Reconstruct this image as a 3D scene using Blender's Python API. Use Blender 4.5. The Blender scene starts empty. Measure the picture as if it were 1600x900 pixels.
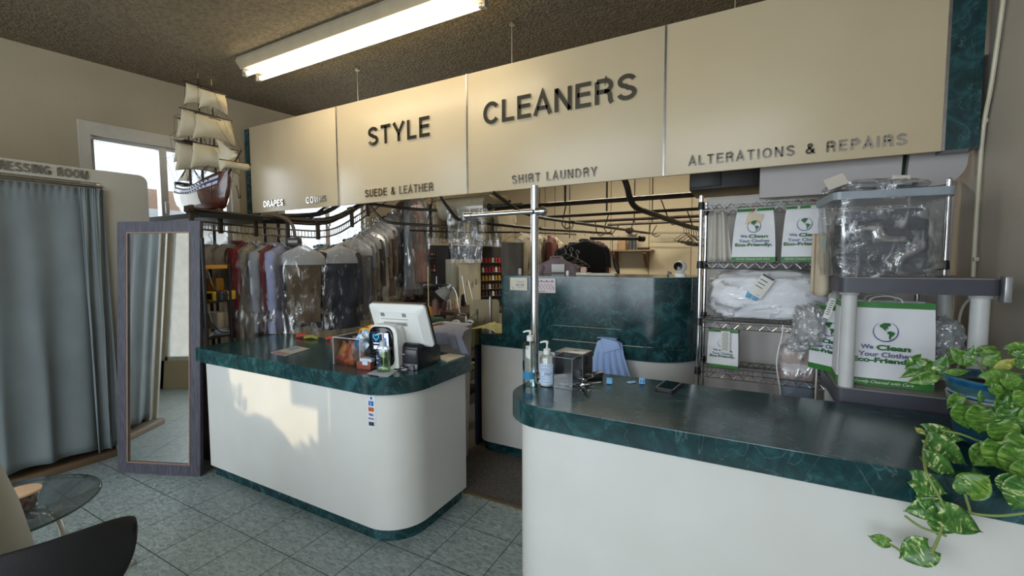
import bpy, bmesh, math, random
from mathutils import Vector, Matrix, Quaternion, noise
PI = math.pi
S = bpy.context.scene
C = S.collection
random.seed(7)

# ---------------------------------------------------------------- camera
CAM_O = Vector((3.757, -1.400, 1.572))
RX = Vector((0.8807, 0.4736, -0.0034)).normalized()
FW = Vector((-0.4728, 0.8788, -0.0626)).normalized()
FW = (FW - RX * FW.dot(RX)).normalized()
UP = RX.cross(FW)
FPX = 680.8
cam = bpy.data.cameras.new('camera'); cam.sensor_width = 36; cam.lens = 36 * FPX / 1600; cam.clip_start = 0.02
camo = bpy.data.objects.new('camera', cam); C.objects.link(camo)
camo.matrix_world = Matrix.Translation(CAM_O) @ Matrix((RX, UP, -FW)).transposed().to_4x4()
S.camera = camo

# ---------------------------------------------------------------- light and exposure
S.view_settings.view_transform = 'Standard'
S.view_settings.look = 'None'
S.view_settings.gamma = 1
S.view_settings.use_curve_mapping = False
S.view_settings.exposure = 0.0
S.cycles.transparent_max_bounces = 24
S.cycles.max_bounces = 8
W = bpy.data.worlds.new('sky'); S.world = W; W.use_nodes = True
WORLD_STR = 1.6
SKY_COL = (0.80, 0.90, 1.0, 1)
bg = W.node_tree.nodes['Background']; bg.inputs[0].default_value = SKY_COL; bg.inputs[1].default_value = WORLD_STR
SUN_DIR = Vector((0.25, 1.0, -0.35)).normalized()      # travelling direction of the low warm sun
sun = bpy.data.lights.new('sun', 'SUN'); sun.energy = 2.2; sun.angle = 0.005; sun.color = (1.0, 0.80, 0.52)
suno = bpy.data.objects.new('sun', sun); C.objects.link(suno)
suno.location = (-5, -14, 8); suno.rotation_euler = SUN_DIR.to_track_quat('-Z', 'Y').to_euler()
def area(name, loc, aim, sx, sy, e, col):
    l = bpy.data.lights.new(name, 'AREA'); l.shape = 'RECTANGLE'; l.size = sx; l.size_y = sy; l.energy = e; l.color = col
    o = bpy.data.objects.new(name, l); C.objects.link(o); o.location = loc
    o.rotation_euler = (Vector(aim) - Vector(loc)).to_track_quat('-Z', 'Y').to_euler(); return o
area('shopfront_daylight', (1.6, -4.05, 1.9), (1.6, 0, 1.2), 5.6, 2.4, 250, (0.82, 0.91, 1.0))
area('side_window_daylight', (-1.62, 0.84, 2.3), (3, 1.0, 1.5), 1.1, 0.9, 14, (0.88, 0.94, 1.0))
area('rear_window_daylight', (-1.38, 2.6, 2.2), (3, 3.4, 1.2), 1.2, 0.8, 40, (0.84, 0.92, 1.0))
area('workroom_fill', (2.3, 4.4, 3.3), (2.3, 4.4, 0), 2.4, 0.25, 80, (1.0, 0.92, 0.76))  # fill light added to brighten the dim back area, no fitting there

def ray(u, v):
    return FW + RX * ((u - 800) / FPX) - UP * ((v - 450) / FPX)
def atY(u, v, y): r = ray(u, v); return CAM_O + r * ((y - CAM_O.y) / r.y)
def atX(u, v, x): r = ray(u, v); return CAM_O + r * ((x - CAM_O.x) / r.x)
def atZ(u, v, z): r = ray(u, v); return CAM_O + r * ((z - CAM_O.z) / r.z)
def atD(u, v, t): return CAM_O + ray(u, v) * t

# ---------------------------------------------------------------- materials
def newmat(name):
    m = bpy.data.materials.new(name); m.use_nodes = True
    return m, m.node_tree.nodes, m.node_tree.links, m.node_tree.nodes['Principled BSDF']
def c4(c): return (c[0], c[1], c[2], 1)
def sr(r, g, b):
    f = lambda x: ((x / 255 + 0.055) / 1.055) ** 2.4 if x / 255 > 0.04045 else x / 255 / 12.92
    return (f(r), f(g), f(b))
def mat(name, col, rough=0.6, metal=0.0, col2=None, scale=8.0, bump=0.0, bscale=None, detail=4, spec=0.5, emit=None, estr=0, stretch=None, coat=0, lo=0.35, hi=0.65):
    m, N, L, P = newmat(name)
    P.inputs['Base Color'].default_value = c4(col); P.inputs['Roughness'].default_value = rough
    P.inputs['Metallic'].default_value = metal; P.inputs['Specular IOR Level'].default_value = spec
    P.inputs['Coat Weight'].default_value = coat
    if emit:
        P.inputs['Emission Color'].default_value = c4(emit); P.inputs['Emission Strength'].default_value = estr
    tc = N.new('ShaderNodeTexCoord'); mp = N.new('ShaderNodeMapping'); L.new(tc.outputs['Object'], mp.inputs[0])
    if stretch: mp.inputs['Scale'].default_value = stretch
    if col2 is None: col2 = tuple(x * 0.88 for x in col)
    n = N.new('ShaderNodeTexNoise'); n.inputs['Scale'].default_value = scale; n.inputs['Detail'].default_value = detail
    L.new(mp.outputs[0], n.inputs['Vector'])
    r = N.new('ShaderNodeValToRGB'); r.color_ramp.elements[0].position = lo; r.color_ramp.elements[1].position = hi
    r.color_ramp.elements[0].color = c4(col2); r.color_ramp.elements[1].color = c4(col)
    L.new(n.outputs['Fac'], r.inputs[0]); L.new(r.outputs[0], P.inputs['Base Color'])
    if bump:
        n2 = N.new('ShaderNodeTexNoise'); n2.inputs['Scale'].default_value = bscale or scale * 6; n2.inputs['Detail'].default_value = 3
        L.new(mp.outputs[0], n2.inputs['Vector'])
        b = N.new('ShaderNodeBump'); b.inputs['Strength'].default_value = bump; b.inputs['Distance'].default_value = 0.01
        L.new(n2.outputs['Fac'], b.inputs['Height']); L.new(b.outputs[0], P.inputs['Normal'])
    return m
_mc = {}
def cm(r, g, b, rough=0.7, **k):
    """cached mottled material from an sRGB colour"""
    key = (r, g, b, rough, tuple(sorted(k.items())))
    if key not in _mc: _mc[key] = mat('tone_%d_%d_%d' % (r, g, b), sr(r, g, b), rough, **k)
    return _mc[key]
def film(name, tint=(1, 1, 1), amount=0.035, rough=0.14, bump=0.8, scale=14, stretch=(1, 1, 0.35), white=0.15):
    """thin clear plastic: mostly see-through, wrinkled highlights, a little milky"""
    m, N, L, P = newmat(name); N.remove(P)
    out = N['Material Output']
    tr = N.new('ShaderNodeBsdfTransparent'); tr.inputs[0].default_value = c4(tint)
    gl = N.new('ShaderNodeBsdfGlossy'); gl.inputs['Roughness'].default_value = rough
    df = N.new('ShaderNodeBsdfDiffuse'); df.inputs[0].default_value = (0.8, 0.82, 0.84, 1)
    mx = N.new('ShaderNodeMixShader'); mx.inputs[0].default_value = white
    L.new(gl.outputs[0], mx.inputs[1]); L.new(df.outputs[0], mx.inputs[2])
    tc = N.new('ShaderNodeTexCoord'); mp = N.new('ShaderNodeMapping'); mp.inputs['Scale'].default_value = stretch
    L.new(tc.outputs['Object'], mp.inputs[0])
    n = N.new('ShaderNodeTexNoise'); n.inputs['Scale'].default_value = scale; n.inputs['Detail'].default_value = 5; n.inputs['Distortion'].default_value = 1.2
    L.new(mp.outputs[0], n.inputs['Vector'])
    b = N.new('ShaderNodeBump'); b.inputs['Strength'].default_value = bump; b.inputs['Distance'].default_value = 0.03
    L.new(n.outputs['Fac'], b.inputs['Height']); L.new(b.outputs[0], gl.inputs['Normal'])
    lw = N.new('ShaderNodeLayerWeight'); lw.inputs[0].default_value = 0.35
    mr = N.new('ShaderNodeMapRange'); mr.inputs['To Min'].default_value = amount; mr.inputs['To Max'].default_value = min(1, amount + 0.3)
    L.new(lw.outputs['Fresnel'], mr.inputs[0])
    r = N.new('ShaderNodeValToRGB'); r.color_ramp.elements[0].position = 0.56; r.color_ramp.elements[1].position = 0.68
    r.color_ramp.elements[0].color = (0, 0, 0, 1); r.color_ramp.elements[1].color = (0.5, 0.5, 0.5, 1)
    L.new(n.outputs['Fac'], r.inputs[0])
    ad = N.new('ShaderNodeMath'); ad.operation = 'ADD'; ad.use_clamp = True; L.new(mr.outputs[0], ad.inputs[0]); L.new(r.outputs[0], ad.inputs[1])
    m2 = N.new('ShaderNodeMixShader'); L.new(ad.outputs[0], m2.inputs[0]); L.new(tr.outputs[0], m2.inputs[1]); L.new(mx.outputs[0], m2.inputs[2])
    L.new(m2.outputs[0], out.inputs[0]); return m
def glassy(name, tint=(0.95, 0.98, 0.97), refl=0.08, rough=0.02):
    m, N, L, P = newmat(name); N.remove(P); out = N['Material Output']
    tr = N.new('ShaderNodeBsdfTransparent'); tr.inputs[0].default_value = c4(tint)
    gl = N.new('ShaderNodeBsdfGlossy'); gl.inputs['Roughness'].default_value = rough
    lw = N.new('ShaderNodeLayerWeight'); lw.inputs[0].default_value = 0.3
    mr = N.new('ShaderNodeMapRange'); mr.inputs['To Min'].default_value = refl; mr.inputs['To Max'].default_value = 0.75
    L.new(lw.outputs['Fresnel'], mr.inputs[0])
    m2 = N.new('ShaderNodeMixShader'); L.new(mr.outputs[0], m2.inputs[0]); L.new(tr.outputs[0], m2.inputs[1]); L.new(gl.outputs[0], m2.inputs[2])
    L.new(m2.outputs[0], out.inputs[0]); return m
def marble(name):
    m, N, L, P = newmat(name)
    P.inputs['Roughness'].default_value = 0.17; P.inputs['Specular IOR Level'].default_value = 0.6
    tc = N.new('ShaderNodeTexCoord')
    n1 = N.new('ShaderNodeTexNoise'); n1.inputs['Scale'].default_value = 7; n1.inputs['Detail'].default_value = 9; n1.inputs['Roughness'].default_value = 0.62; n1.inputs['Distortion'].default_value = 1.6
    L.new(tc.outputs['Object'], n1.inputs['Vector'])
    r1 = N.new('ShaderNodeValToRGB'); e = r1.color_ramp.elements
    e[0].position = 0.33; e[0].color = c4((0.006, 0.024, 0.026)); e[1].position = 0.72; e[1].color = c4((0.028, 0.112, 0.122))
    k = e.new(0.5); k.color = c4((0.009, 0.046, 0.052))
    L.new(n1.outputs['Fac'], r1.inputs[0])
    n2 = N.new('ShaderNodeTexNoise'); n2.inputs['Scale'].default_value = 3.2; n2.inputs['Detail'].default_value = 6; n2.inputs['Distortion'].default_value = 2.6
    L.new(tc.outputs['Object'], n2.inputs['Vector'])
    s = N.new('ShaderNodeMath'); s.operation = 'SUBTRACT'; s.inputs[1].default_value = 0.5; L.new(n2.outputs['Fac'], s.inputs[0])
    a = N.new('ShaderNodeMath'); a.operation = 'ABSOLUTE'; L.new(s.outputs[0], a.inputs[0])
    r2 = N.new('ShaderNodeValToRGB'); e = r2.color_ramp.elements; e[0].position = 0.0; e[0].color = (0.30, 0.30, 0.30, 1); e[1].position = 0.008; e[1].color = (0, 0, 0, 1)
    L.new(a.outputs[0], r2.inputs[0])
    mx = N.new('ShaderNodeMixRGB'); mx.inputs[2].default_value = c4((0.20, 0.34, 0.34)); L.new(r2.outputs[0], mx.inputs[0]); L.new(r1.outputs[0], mx.inputs[1])
    L.new(mx.outputs[0], P.inputs['Base Color']); return m

# ---------------------------------------------------------------- mesh helpers (every shape goes into a bmesh)
def nb(): return bmesh.new()
def rotm(rz=0, rx=0, ry=0): return Matrix.Rotation(rz, 4, 'Z') @ Matrix.Rotation(ry, 4, 'Y') @ Matrix.Rotation(rx, 4, 'X')
def box(bm, c, s, rz=0, rx=0, ry=0, bev=0.0):
    r = bmesh.ops.create_cube(bm, size=1.0)
    M = Matrix.Translation(c) @ rotm(rz, rx, ry) @ Matrix.Diagonal((s[0], s[1], s[2], 1))
    bmesh.ops.transform(bm, matrix=M, verts=r['verts'])
    if bev > 0:
        es = set()
        for v in r['verts']: es.update(v.link_edges)
        bmesh.ops.bevel(bm, geom=list(es), offset=bev, segments=2, profile=0.5, affect='EDGES')
    return bm
def bx(bm, x0, x1, y0, y1, z0, z1, bev=0.0):
    return box(bm, ((x0 + x1) / 2, (y0 + y1) / 2, (z0 + z1) / 2), (x1 - x0, y1 - y0, z1 - z0), bev=bev)
def cyl(bm, p0, p1, r, r1=None, n=12, caps=True):
    p0 = Vector(p0); p1 = Vector(p1); d = p1 - p0
    if d.length < 1e-6: return bm
    q = d.to_track_quat('Z', 'Y').to_matrix().to_4x4()
    bmesh.ops.create_cone(bm, cap_ends=caps, segments=n, radius1=r, radius2=r if r1 is None else r1, depth=d.length, matrix=Matrix.Translation((p0 + p1) / 2) @ q)
    return bm
def tube(bm, pts, r, n=8, smooth=True, closed=False):
    pts = [Vector(p) for p in pts]
    if smooth and len(pts) > 2:
        q = []
        for i in range(len(pts) - 1):
            p0 = pts[max(i - 1, 0)]; p1 = pts[i]; p2 = pts[i + 1]; p3 = pts[min(i + 2, len(pts) - 1)]
            for k in range(4):
                t = k / 4
                q.append(0.5 * ((2 * p1) + (-p0 + p2) * t + (2 * p0 - 5 * p1 + 4 * p2 - p3) * t * t + (-p0 + 3 * p1 - 3 * p2 + p3) * t ** 3))
        q.append(pts[-1]); pts = q
    rings = []; up = None
    for i, p in enumerate(pts):
        d = (pts[min(i + 1, len(pts) - 1)] - pts[max(i - 1, 0)]).normalized()
        if up is None: up = d.orthogonal().normalized()
        else:
            up = (up - d * up.dot(d)); up = up.normalized() if up.length > 1e-5 else d.orthogonal().normalized()
        s = d.cross(up); rr = r[min(i, len(r) - 1)] if isinstance(r, (list, tuple)) else r
        rings.append([bm.verts.new(p + (up * math.cos(a) + s * math.sin(a)) * rr) for a in [2 * PI * k / n for k in range(n)]])
    for a, b in zip(rings, rings[1:]):
        for k in range(n): bm.faces.new((a[k], a[(k + 1) % n], b[(k + 1) % n], b[k]))
    bm.faces.new(rings[0][::-1]); bm.faces.new(rings[-1]); return bm
def lathe(bm, prof, c=(0, 0, 0), n=24, sx=1, sy=1):
    c = Vector(c); rings = []
    for r, z in prof: rings.append([bm.verts.new(c + Vector((r * math.cos(a) * sx, r * math.sin(a) * sy, z))) for a in [2 * PI * k / n for k in range(n)]])
    for a, b in zip(rings, rings[1:]):
        for k in range(n): bm.faces.new((a[k], a[(k + 1) % n], b[(k + 1) % n], b[k]))
    if prof[0][0] > 1e-5: bm.faces.new(rings[0][::-1])
    if prof[-1][0] > 1e-5: bm.faces.new(rings[-1])
    return bm
def prism(bm, poly, z0, z1, bev=0):
    a = [bm.verts.new((p[0], p[1], z0)) for p in poly]; b = [bm.verts.new((p[0], p[1], z1)) for p in poly]; n = len(poly)
    bm.faces.new(a[::-1]); top = bm.faces.new(b)
    for k in range(n): bm.faces.new((a[k], a[(k + 1) % n], b[(k + 1) % n], b[k]))
    return bm
def rrect(x0, x1, y0, y1, r, n=8):
    """rounded rectangle; r = radii (front-left, front-right, back-right, back-left)"""
    out = []
    for (cx, cy, rr, a0) in ((x0, y0, r[0], PI), (x1, y0, r[1], 1.5 * PI), (x1, y1, r[2], 0), (x0, y1, r[3], 0.5 * PI)):
        sx = 1 if cx == x0 else -1; sy = 1 if cy == y0 else -1
        if rr < 1e-4: out.append((cx, cy)); continue
        ox, oy = cx + sx * rr, cy + sy * rr
        for k in range(n + 1):
            a = a0 + 0.5 * PI * k / n; out.append((ox + rr * math.cos(a), oy + rr * math.sin(a)))
    return out
def grid(bm, fn, nu, nv, closed_u=False):
    V = [[bm.verts.new(fn(i / nu, j / nv)) for i in range(nu if closed_u else nu + 1)] for j in range(nv + 1)]
    for j in range(nv):
        for i in range(nu):
            i2 = (i + 1) % nu if closed_u else i + 1
            bm.faces.new((V[j][i], V[j][i2], V[j + 1][i2], V[j + 1][i]))
    return bm
def thicken(bm, t):
    bmesh.ops.recalc_face_normals(bm, faces=bm.faces[:]); bm.normal_update()
    fs = bm.faces[:]; vs = bm.verts[:]; es = [(e.verts[0], e.verts[1], e.link_faces[0]) for e in bm.edges if len(e.link_faces) == 1]
    m = {v: bm.verts.new(v.co - v.normal * t) for v in vs}
    for f in fs: bm.faces.new([m[v] for v in reversed(f.verts[:])])
    for a, b, f in es:
        try: bm.faces.new((b, a, m[a], m[b]))
        except ValueError: pass
    return bm
def fbm(v, s=1.0, k=3): return noise.fractal(Vector(v) * s, 1.0, 2.0, k)

def obj(name, bm, m, parent=None, label=None, smooth=None, local=False):
    """links bm as one mesh; vertices are in world metres unless local=True"""
    if parent is not None and not local:
        bpy.context.view_layer.update() if False else None
        bmesh.ops.transform(bm, matrix=root_matrix(parent).inverted(), verts=bm.verts[:])
    bmesh.ops.recalc_face_normals(bm, faces=bm.faces[:])
    me = bpy.data.meshes.new(name); bm.to_mesh(me); bm.free()
    ms = m if isinstance(m, (list, tuple)) else [m]
    for x in ms: me.materials.append(x)
    o = bpy.data.objects.new(name, me); C.objects.link(o)
    if parent is not None: o.parent = parent
    if label: o['label'] = label
    ang = math.radians(38) if smooth is None else smooth
    if ang:
        for p in me.polygons: p.use_smooth = True
        me.set_sharp_from_angle(angle=ang)
    return o
def root_matrix(o):
    M = Matrix.LocRotScale(o.location, o.rotation_euler, o.scale)
    return root_matrix(o.parent) @ M if o.parent else M
def thing(name, label, cat, loc=(0, 0, 0), rz=0, group=None):
    o = bpy.data.objects.new(name, None); C.objects.link(o); o.empty_display_size = 0.05
    o.location = loc; o.rotation_euler = (0, 0, rz); o['label'] = label; o['category'] = cat
    if group: o['group'] = group
    return o
def tag(o, label, cat, group=None, kind=None):
    o['label'] = label; o['category'] = cat
    if group: o['group'] = group
    if kind: o['kind'] = kind
    return o
def struct(name, bm, m, parent=None, label=None, smooth=None):
    o = obj(name, bm, m, parent, label, smooth)
    o['kind'] = 'structure'; return o
def copy_tree(o, parent=None):
    c = o.copy(); C.objects.link(c)
    if parent is not None: c.parent = parent
    for ch in list(o.children): copy_tree(ch, c)
    return c
def solo(name, bm, m, label, cat, group=None, kind=None, base=None, smooth=None):
    """a thing that is one mesh, its origin at its base"""
    if base is None:
        n = len(bm.verts); base = (sum(v.co.x for v in bm.verts) / n, sum(v.co.y for v in bm.verts) / n, min(v.co.z for v in bm.verts))
    bmesh.ops.transform(bm, matrix=Matrix.Translation(-Vector(base)), verts=bm.verts[:])
    o = obj(name, bm, m, None, None, smooth); o.location = base
    return tag(o, label, cat, group, kind)
def text(name, s, m, parent, origin, xd, zd, width=None, height=None, depth=0.002, spacing=1.0, bold=0.0, label=None, shear=0, center=False):
    """raised lettering; origin = lower left of the capitals, xd/zd = writing and up directions (world)"""
    cu = bpy.data.curves.new(name, 'FONT'); cu.body = s; cu.size = 1; cu.extrude = 0.5; cu.space_character = spacing; cu.offset = bold; cu.shear = shear; cu.resolution_u = 4
    to = bpy.data.objects.new(name + '_tmp', cu); C.objects.link(to)
    dg = bpy.context.evaluated_depsgraph_get(); me = bpy.data.meshes.new_from_object(to.evaluated_get(dg))
    bpy.data.objects.remove(to); bpy.data.curves.remove(cu)
    xs = [v.co.x for v in me.vertices]; ys = [v.co.y for v in me.vertices]
    w = max(xs) - min(xs); h = max(ys) - min(ys) 
    sy = height / h if height else (width / w); sx = width / w if width else sy
    xd = Vector(xd).normalized(); zd = Vector(zd).normalized(); nd = xd.cross(zd)
    M = Matrix((xd, zd, nd)).transposed()
    org = Vector(origin)
    if center: org = org - xd * (w * sx / 2)
    P = root_matrix(parent).inverted() if parent else Matrix()
    for v in me.vertices:
        v.co = P @ (org + M @ Vector(((v.co.x - min(xs)) * sx, (v.co.y - min(ys)) * sy, (v.co.z + 0.5) * depth)))
    me.materials.append(m); me.name = name
    o = bpy.data.objects.new(name, me); C.objects.link(o)
    if parent: o.parent = parent
    if label: o['label'] = label
    return o
# ---------------------------------------------------------------- cut metal lettering: plain grotesque capitals as ribbons of even stroke
def arc(cx, cy, rx, ry, a0, a1, n=12):
    return [(cx + rx * math.cos(math.radians(a0 + (a1 - a0) * k / n)), cy + ry * math.sin(math.radians(a0 + (a1 - a0) * k / n))) for k in range(n + 1)]
def glyphs():
    w = 0.075   # half stroke keeps strokes inside the unit cap height
    b, t = w, 1 - w
    G = {}
    G['S'] = (0.68, [arc(0.34, 0.735, 0.255, 0.19, 15, 180, 12) + arc(0.34, 0.735, 0.255, 0.19, 180, 262, 6)[1:] + arc(0.34, 0.275, 0.27, 0.2, 82, -12, 8)[0:] + arc(0.34, 0.275, 0.27, 0.2, -12, -170, 12)[1:]])
    G['T'] = (0.64, [[(0.0, t), (0.64, t)], [(0.32, 0), (0.32, t)]])
    G['Y'] = (0.70, [[(0.03, 1), (0.35, 0.42), (0.67, 1)], [(0.35, 0), (0.35, 0.44)]])
    G['L'] = (0.56, [[(w, 1), (w, b), (0.56, b)]])
    G['E'] = (0.60, [[(0.60, t), (w, t), (w, b), (0.61, b)], [(w, 0.53), (0.57, 0.53)]])
    G['C'] = (0.74, [arc(0.39, 0.5, 0.32, t - 0.5, 38, 322, 24)])
    G['G'] = (0.78, [arc(0.39, 0.5, 0.32, t - 0.5, 38, 330, 24) + [(0.70, 0.45)], [(0.42, 0.45), (0.775, 0.45)], [(0.70, 0.45), (0.70, 0.0)]])
    G['O'] = (0.80, [arc(0.40, 0.5, 0.33, t - 0.5, 0, 360, 30)])
    G['A'] = (0.72, [[(0.03, 0), (0.36, 0.97), (0.69, 0)], [(0.14, 0.3), (0.58, 0.3)]])
    G['N'] = (0.70, [[(w, 0), (w, 1)], [(0.70 - w, 0), (0.70 - w, 1)], [(w, 0.96), (0.70 - w, 0.04)]])
    G['M'] = (0.82, [[(w, 0), (w, 1)], [(0.82 - w, 0), (0.82 - w, 1)], [(w, 0.96), (0.41, 0.06), (0.82 - w, 0.96)]])
    G['W'] = (0.98, [[(0.05, 1), (0.27, 0.04), (0.49, 0.94), (0.71, 0.04), (0.93, 1)]])
    G['I'] = (0.16, [[(0.08, 0), (0.08, 1)]])
    G['H'] = (0.70, [[(w, 0), (w, 1)], [(0.70 - w, 0), (0.70 - w, 1)], [(w, 0.53), (0.70 - w, 0.53)]])
    G['U'] = (0.70, [[(w, 1)] + arc(0.35, 0.335, 0.35 - w, 0.26, 180, 360, 14) + [(0.70 - w, 1)]])
    G['D'] = (0.72, [[(w, b), (w, t)], [(w, t), (0.30, t)] + arc(0.32, 0.5, 0.33, t - 0.5, 90, -90, 18) + [(w, b)]])
    G['P'] = (0.64, [[(w, 0), (w, t)], [(w, t), (0.36, t)] + arc(0.36, 0.70, 0.21, t - 0.70, 90, -90, 12) + [(w, 0.475)]])
    G['R'] = (0.68, [[(w, 0), (w, t)], [(w, t), (0.38, t)] + arc(0.38, 0.71, 0.22, t - 0.71, 90, -90, 12) + [(w, 0.495)], [(0.36, 0.50), (0.50, 0.46), (0.56, 0.36), (0.58, 0.12), (0.64, 0.0)]])
    G['&'] = (0.76, [[(0.72, 0.02), (0.26, 0.62)] + arc(0.36, 0.78, 0.14, 0.145, 200, -20, 12) + [(0.40, 0.60), (0.18, 0.42)] + arc(0.30, 0.265, 0.22, 0.19, 140, 300, 10) + [(0.58, 0.25), (0.66, 0.46)]])
    G[' '] = (0.34, [])
    return G
GLYPH = glyphs()
def ribbon(bm, pts, hw, M, depth):
    P = [Vector((p[0], p[1])) for p in pts]; n = len(P); closed = (P[0] - P[-1]).length < 1e-4
    if closed: P = P[:-1]; n -= 1
    L, R = [], []
    for i in range(n):
        a = P[(i - 1) % n] if (closed or i > 0) else None; c = P[(i + 1) % n] if (closed or i < n - 1) else None
        d1 = (P[i] - a).normalized() if a is not None else None; d2 = (c - P[i]).normalized() if c is not None else None
        d1 = d1 or d2; d2 = d2 or d1
        n1 = Vector((-d1.y, d1.x)); n2 = Vector((-d2.y, d2.x)); m = (n1 + n2)
        m = m.normalized() if m.length > 1e-4 else n1
        k = hw / max(m.dot(n1), 0.45)
        L.append(P[i] + m * k); R.append(P[i] - m * k)
    rows = []
    for l, r in zip(L, R):
        rows.append([bm.verts.new(M(p.x, p.y, z)) for p, z in ((l, 0), (r, 0), (r, depth), (l, depth))])
    seq = list(zip(rows, rows[1:])) + ([(rows[-1], rows[0])] if closed else [])
    for a, b in seq:
        for k in range(4): bm.faces.new((a[k], a[(k + 1) % 4], b[(k + 1) % 4], b[k]))
    if not closed: bm.faces.new(rows[0]); bm.faces.new(rows[-1][::-1])
def caps(name, s, m, parent, origin, xd, zd, width, h, depth=0.012, gap=0.17, hw=0.075, label=None):
    tot = sum(GLYPH[c][0] + gap for c in s) - gap
    sx = width / tot; xd = Vector(xd).normalized(); zd = Vector(zd).normalized(); nd = xd.cross(zd); org = Vector(origin)
    bm = nb(); x = 0
    asp = h / sx if sx else 1
    for c in s:
        gw, strokes = GLYPH[c]
        for st_ in strokes:
            # work in a space where both axes are metres, so the stroke keeps its width
            pts = [((x + px_) * sx, py_ * h) for px_, py_ in st_]
            ribbon(bm, pts, hw * h, lambda a, b, z: org + xd * a + zd * b + nd * z, depth)
        x += gw + gap
    return obj(name, bm, m, parent, label, smooth=0)
# ---------------------------------------------------------------- shared materials
M_MARBLE = marble('green_marble_laminate')
M_CREAM = mat('cream_laminate', sr(222, 221, 216), 0.32, col2=sr(217, 215, 209), scale=3)
M_WALL = mat('wall_paint', sr(180, 167, 142), 0.75, col2=sr(173, 160, 135), scale=1.2, bump=0.12, bscale=90)
M_WALLR = mat('right_wall_paint', sr(196, 186, 172), 0.5, col2=sr(188, 178, 164), scale=1.5, bump=0.08, bscale=70)
M_BACKW = mat('back_wall_panel', sr(214, 200, 168), 0.7, col2=sr(206, 192, 160), scale=1.2)
M_BLACK = mat('black_metal', sr(24, 23, 22), 0.45, col2=sr(14, 14, 14), scale=20)
M_BROWNPIPE = mat('dark_bronze_pipe', sr(62, 52, 42), 0.42, 0.5, col2=sr(40, 34, 28), scale=12)
M_CHROME = mat('chrome', (0.72, 0.72, 0.74), 0.14, 1.0, col2=(0.62, 0.62, 0.64), scale=5)
M_STEEL = mat('brushed_steel', (0.42, 0.41, 0.39), 0.32, 1.0, col2=(0.32, 0.31, 0.29), scale=18)
M_DULLSTEEL = mat('dull_steel', (0.30, 0.28, 0.25), 0.4, 0.8, col2=(0.2, 0.19, 0.17), scale=25)
M_WHITEP = mat('white_plastic', sr(232, 232, 228), 0.35, scale=4, col2=sr(226, 226, 221))
M_BLACKP = mat('black_plastic', sr(28, 28, 30), 0.35, scale=10, col2=sr(22, 22, 24))
M_GLASS = glassy('clear_glass')
M_WINGLASS = glassy('window_glass', (0.97, 0.98, 0.98), 0.03)
M_FILM = film('garment_film')
M_PAPER = mat('white_paper', sr(230, 228, 222), 0.7, scale=6, col2=sr(224, 221, 213))
M_GREENBAND = mat('green_print', sr(52, 128, 48), 0.5, scale=12, col2=sr(44, 112, 42))
M_INKGREEN = mat('green_ink', sr(40, 104, 48), 0.5)
M_INKBLUE = mat('blue_ink', sr(84, 96, 142), 0.5)
M_INKBLACK = mat('black_ink', sr(30, 30, 34), 0.5)
M_WHITEBAG = mat('white_paper_bag', sr(232, 231, 232), 0.55, col2=sr(222, 222, 225), scale=5, bump=0.25, bscale=14)

# ---------------------------------------------------------------- floor
def tile_floor():
    m, N, L, P = newmat('slate_tiles')
    tc = N.new('ShaderNodeTexCoord')
    sx = N.new('ShaderNodeSeparateXYZ'); L.new(tc.outputs['Object'], sx.inputs[0])
    def gr(o):
        a = N.new('ShaderNodeMath'); a.operation = 'DIVIDE'; a.inputs[1].default_value = 0.33; L.new(o, a.inputs[0])
        b = N.new('ShaderNodeMath'); b.operation = 'ADD'; b.inputs[1].default_value = 0.5; L.new(a.outputs[0], b.inputs[0])
        f = N.new('ShaderNodeMath'); f.operation = 'FRACT'; L.new(b.outputs[0], f.inputs[0])
        s = N.new('ShaderNodeMath'); s.operation = 'SUBTRACT'; s.inputs[1].default_value = 0.5; L.new(f.outputs[0], s.inputs[0])
        c = N.new('ShaderNodeMath'); c.operation = 'ABSOLUTE'; L.new(s.outputs[0], c.inputs[0])
        d = N.new('ShaderNodeMath'); d.operation = 'LESS_THAN'; d.inputs[1].default_value = 0.0075; L.new(c.outputs[0], d.inputs[0])
        return d.outputs[0]
    g = N.new('ShaderNodeMath'); g.operation = 'MAXIMUM'; L.new(gr(sx.outputs[0]), g.inputs[0]); L.new(gr(sx.outputs[1]), g.inputs[1])
    mp = N.new('ShaderNodeMapping'); mp.inputs['Scale'].default_value = (1, 2.2, 1); mp.inputs['Rotation'].default_value = (0, 0, 0.5); L.new(tc.outputs['Object'], mp.inputs[0])
    n = N.new('ShaderNodeTexNoise'); n.inputs['Scale'].default_value = 26; n.inputs['Detail'].default_value = 5; n.inputs['Distortion'].default_value = 1.0; L.new(mp.outputs[0], n.inputs['Vector'])
    r = N.new('ShaderNodeValToRGB'); e = r.color_ramp.elements; e[0].position = 0.3; e[0].color = c4(sr(112, 124, 122)); e[1].position = 0.72; e[1].color = c4(sr(174, 186, 182))
    L.new(n.outputs['Fac'], r.inputs[0])
    mx = N.new('ShaderNodeMixRGB'); mx.inputs[2].default_value = c4(sr(44, 44, 42)); L.new(g.outputs[0], mx.inputs[0]); L.new(r.outputs[0], mx.inputs[1])
    L.new(mx.outputs[0], P.inputs['Base Color']); P.inputs['Roughness'].default_value = 0.36
    inv = N.new('ShaderNodeMath'); inv.operation = 'SUBTRACT'; L.new(n.outputs['Fac'], inv.inputs[0]); L.new(g.outputs[0], inv.inputs[1])
    b = N.new('ShaderNodeBump'); b.inputs['Strength'].default_value = 0.35; b.inputs['Distance'].default_value = 0.008
    L.new(inv.outputs[0], b.inputs['Height']); L.new(b.outputs[0], P.inputs['Normal']); return m
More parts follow.
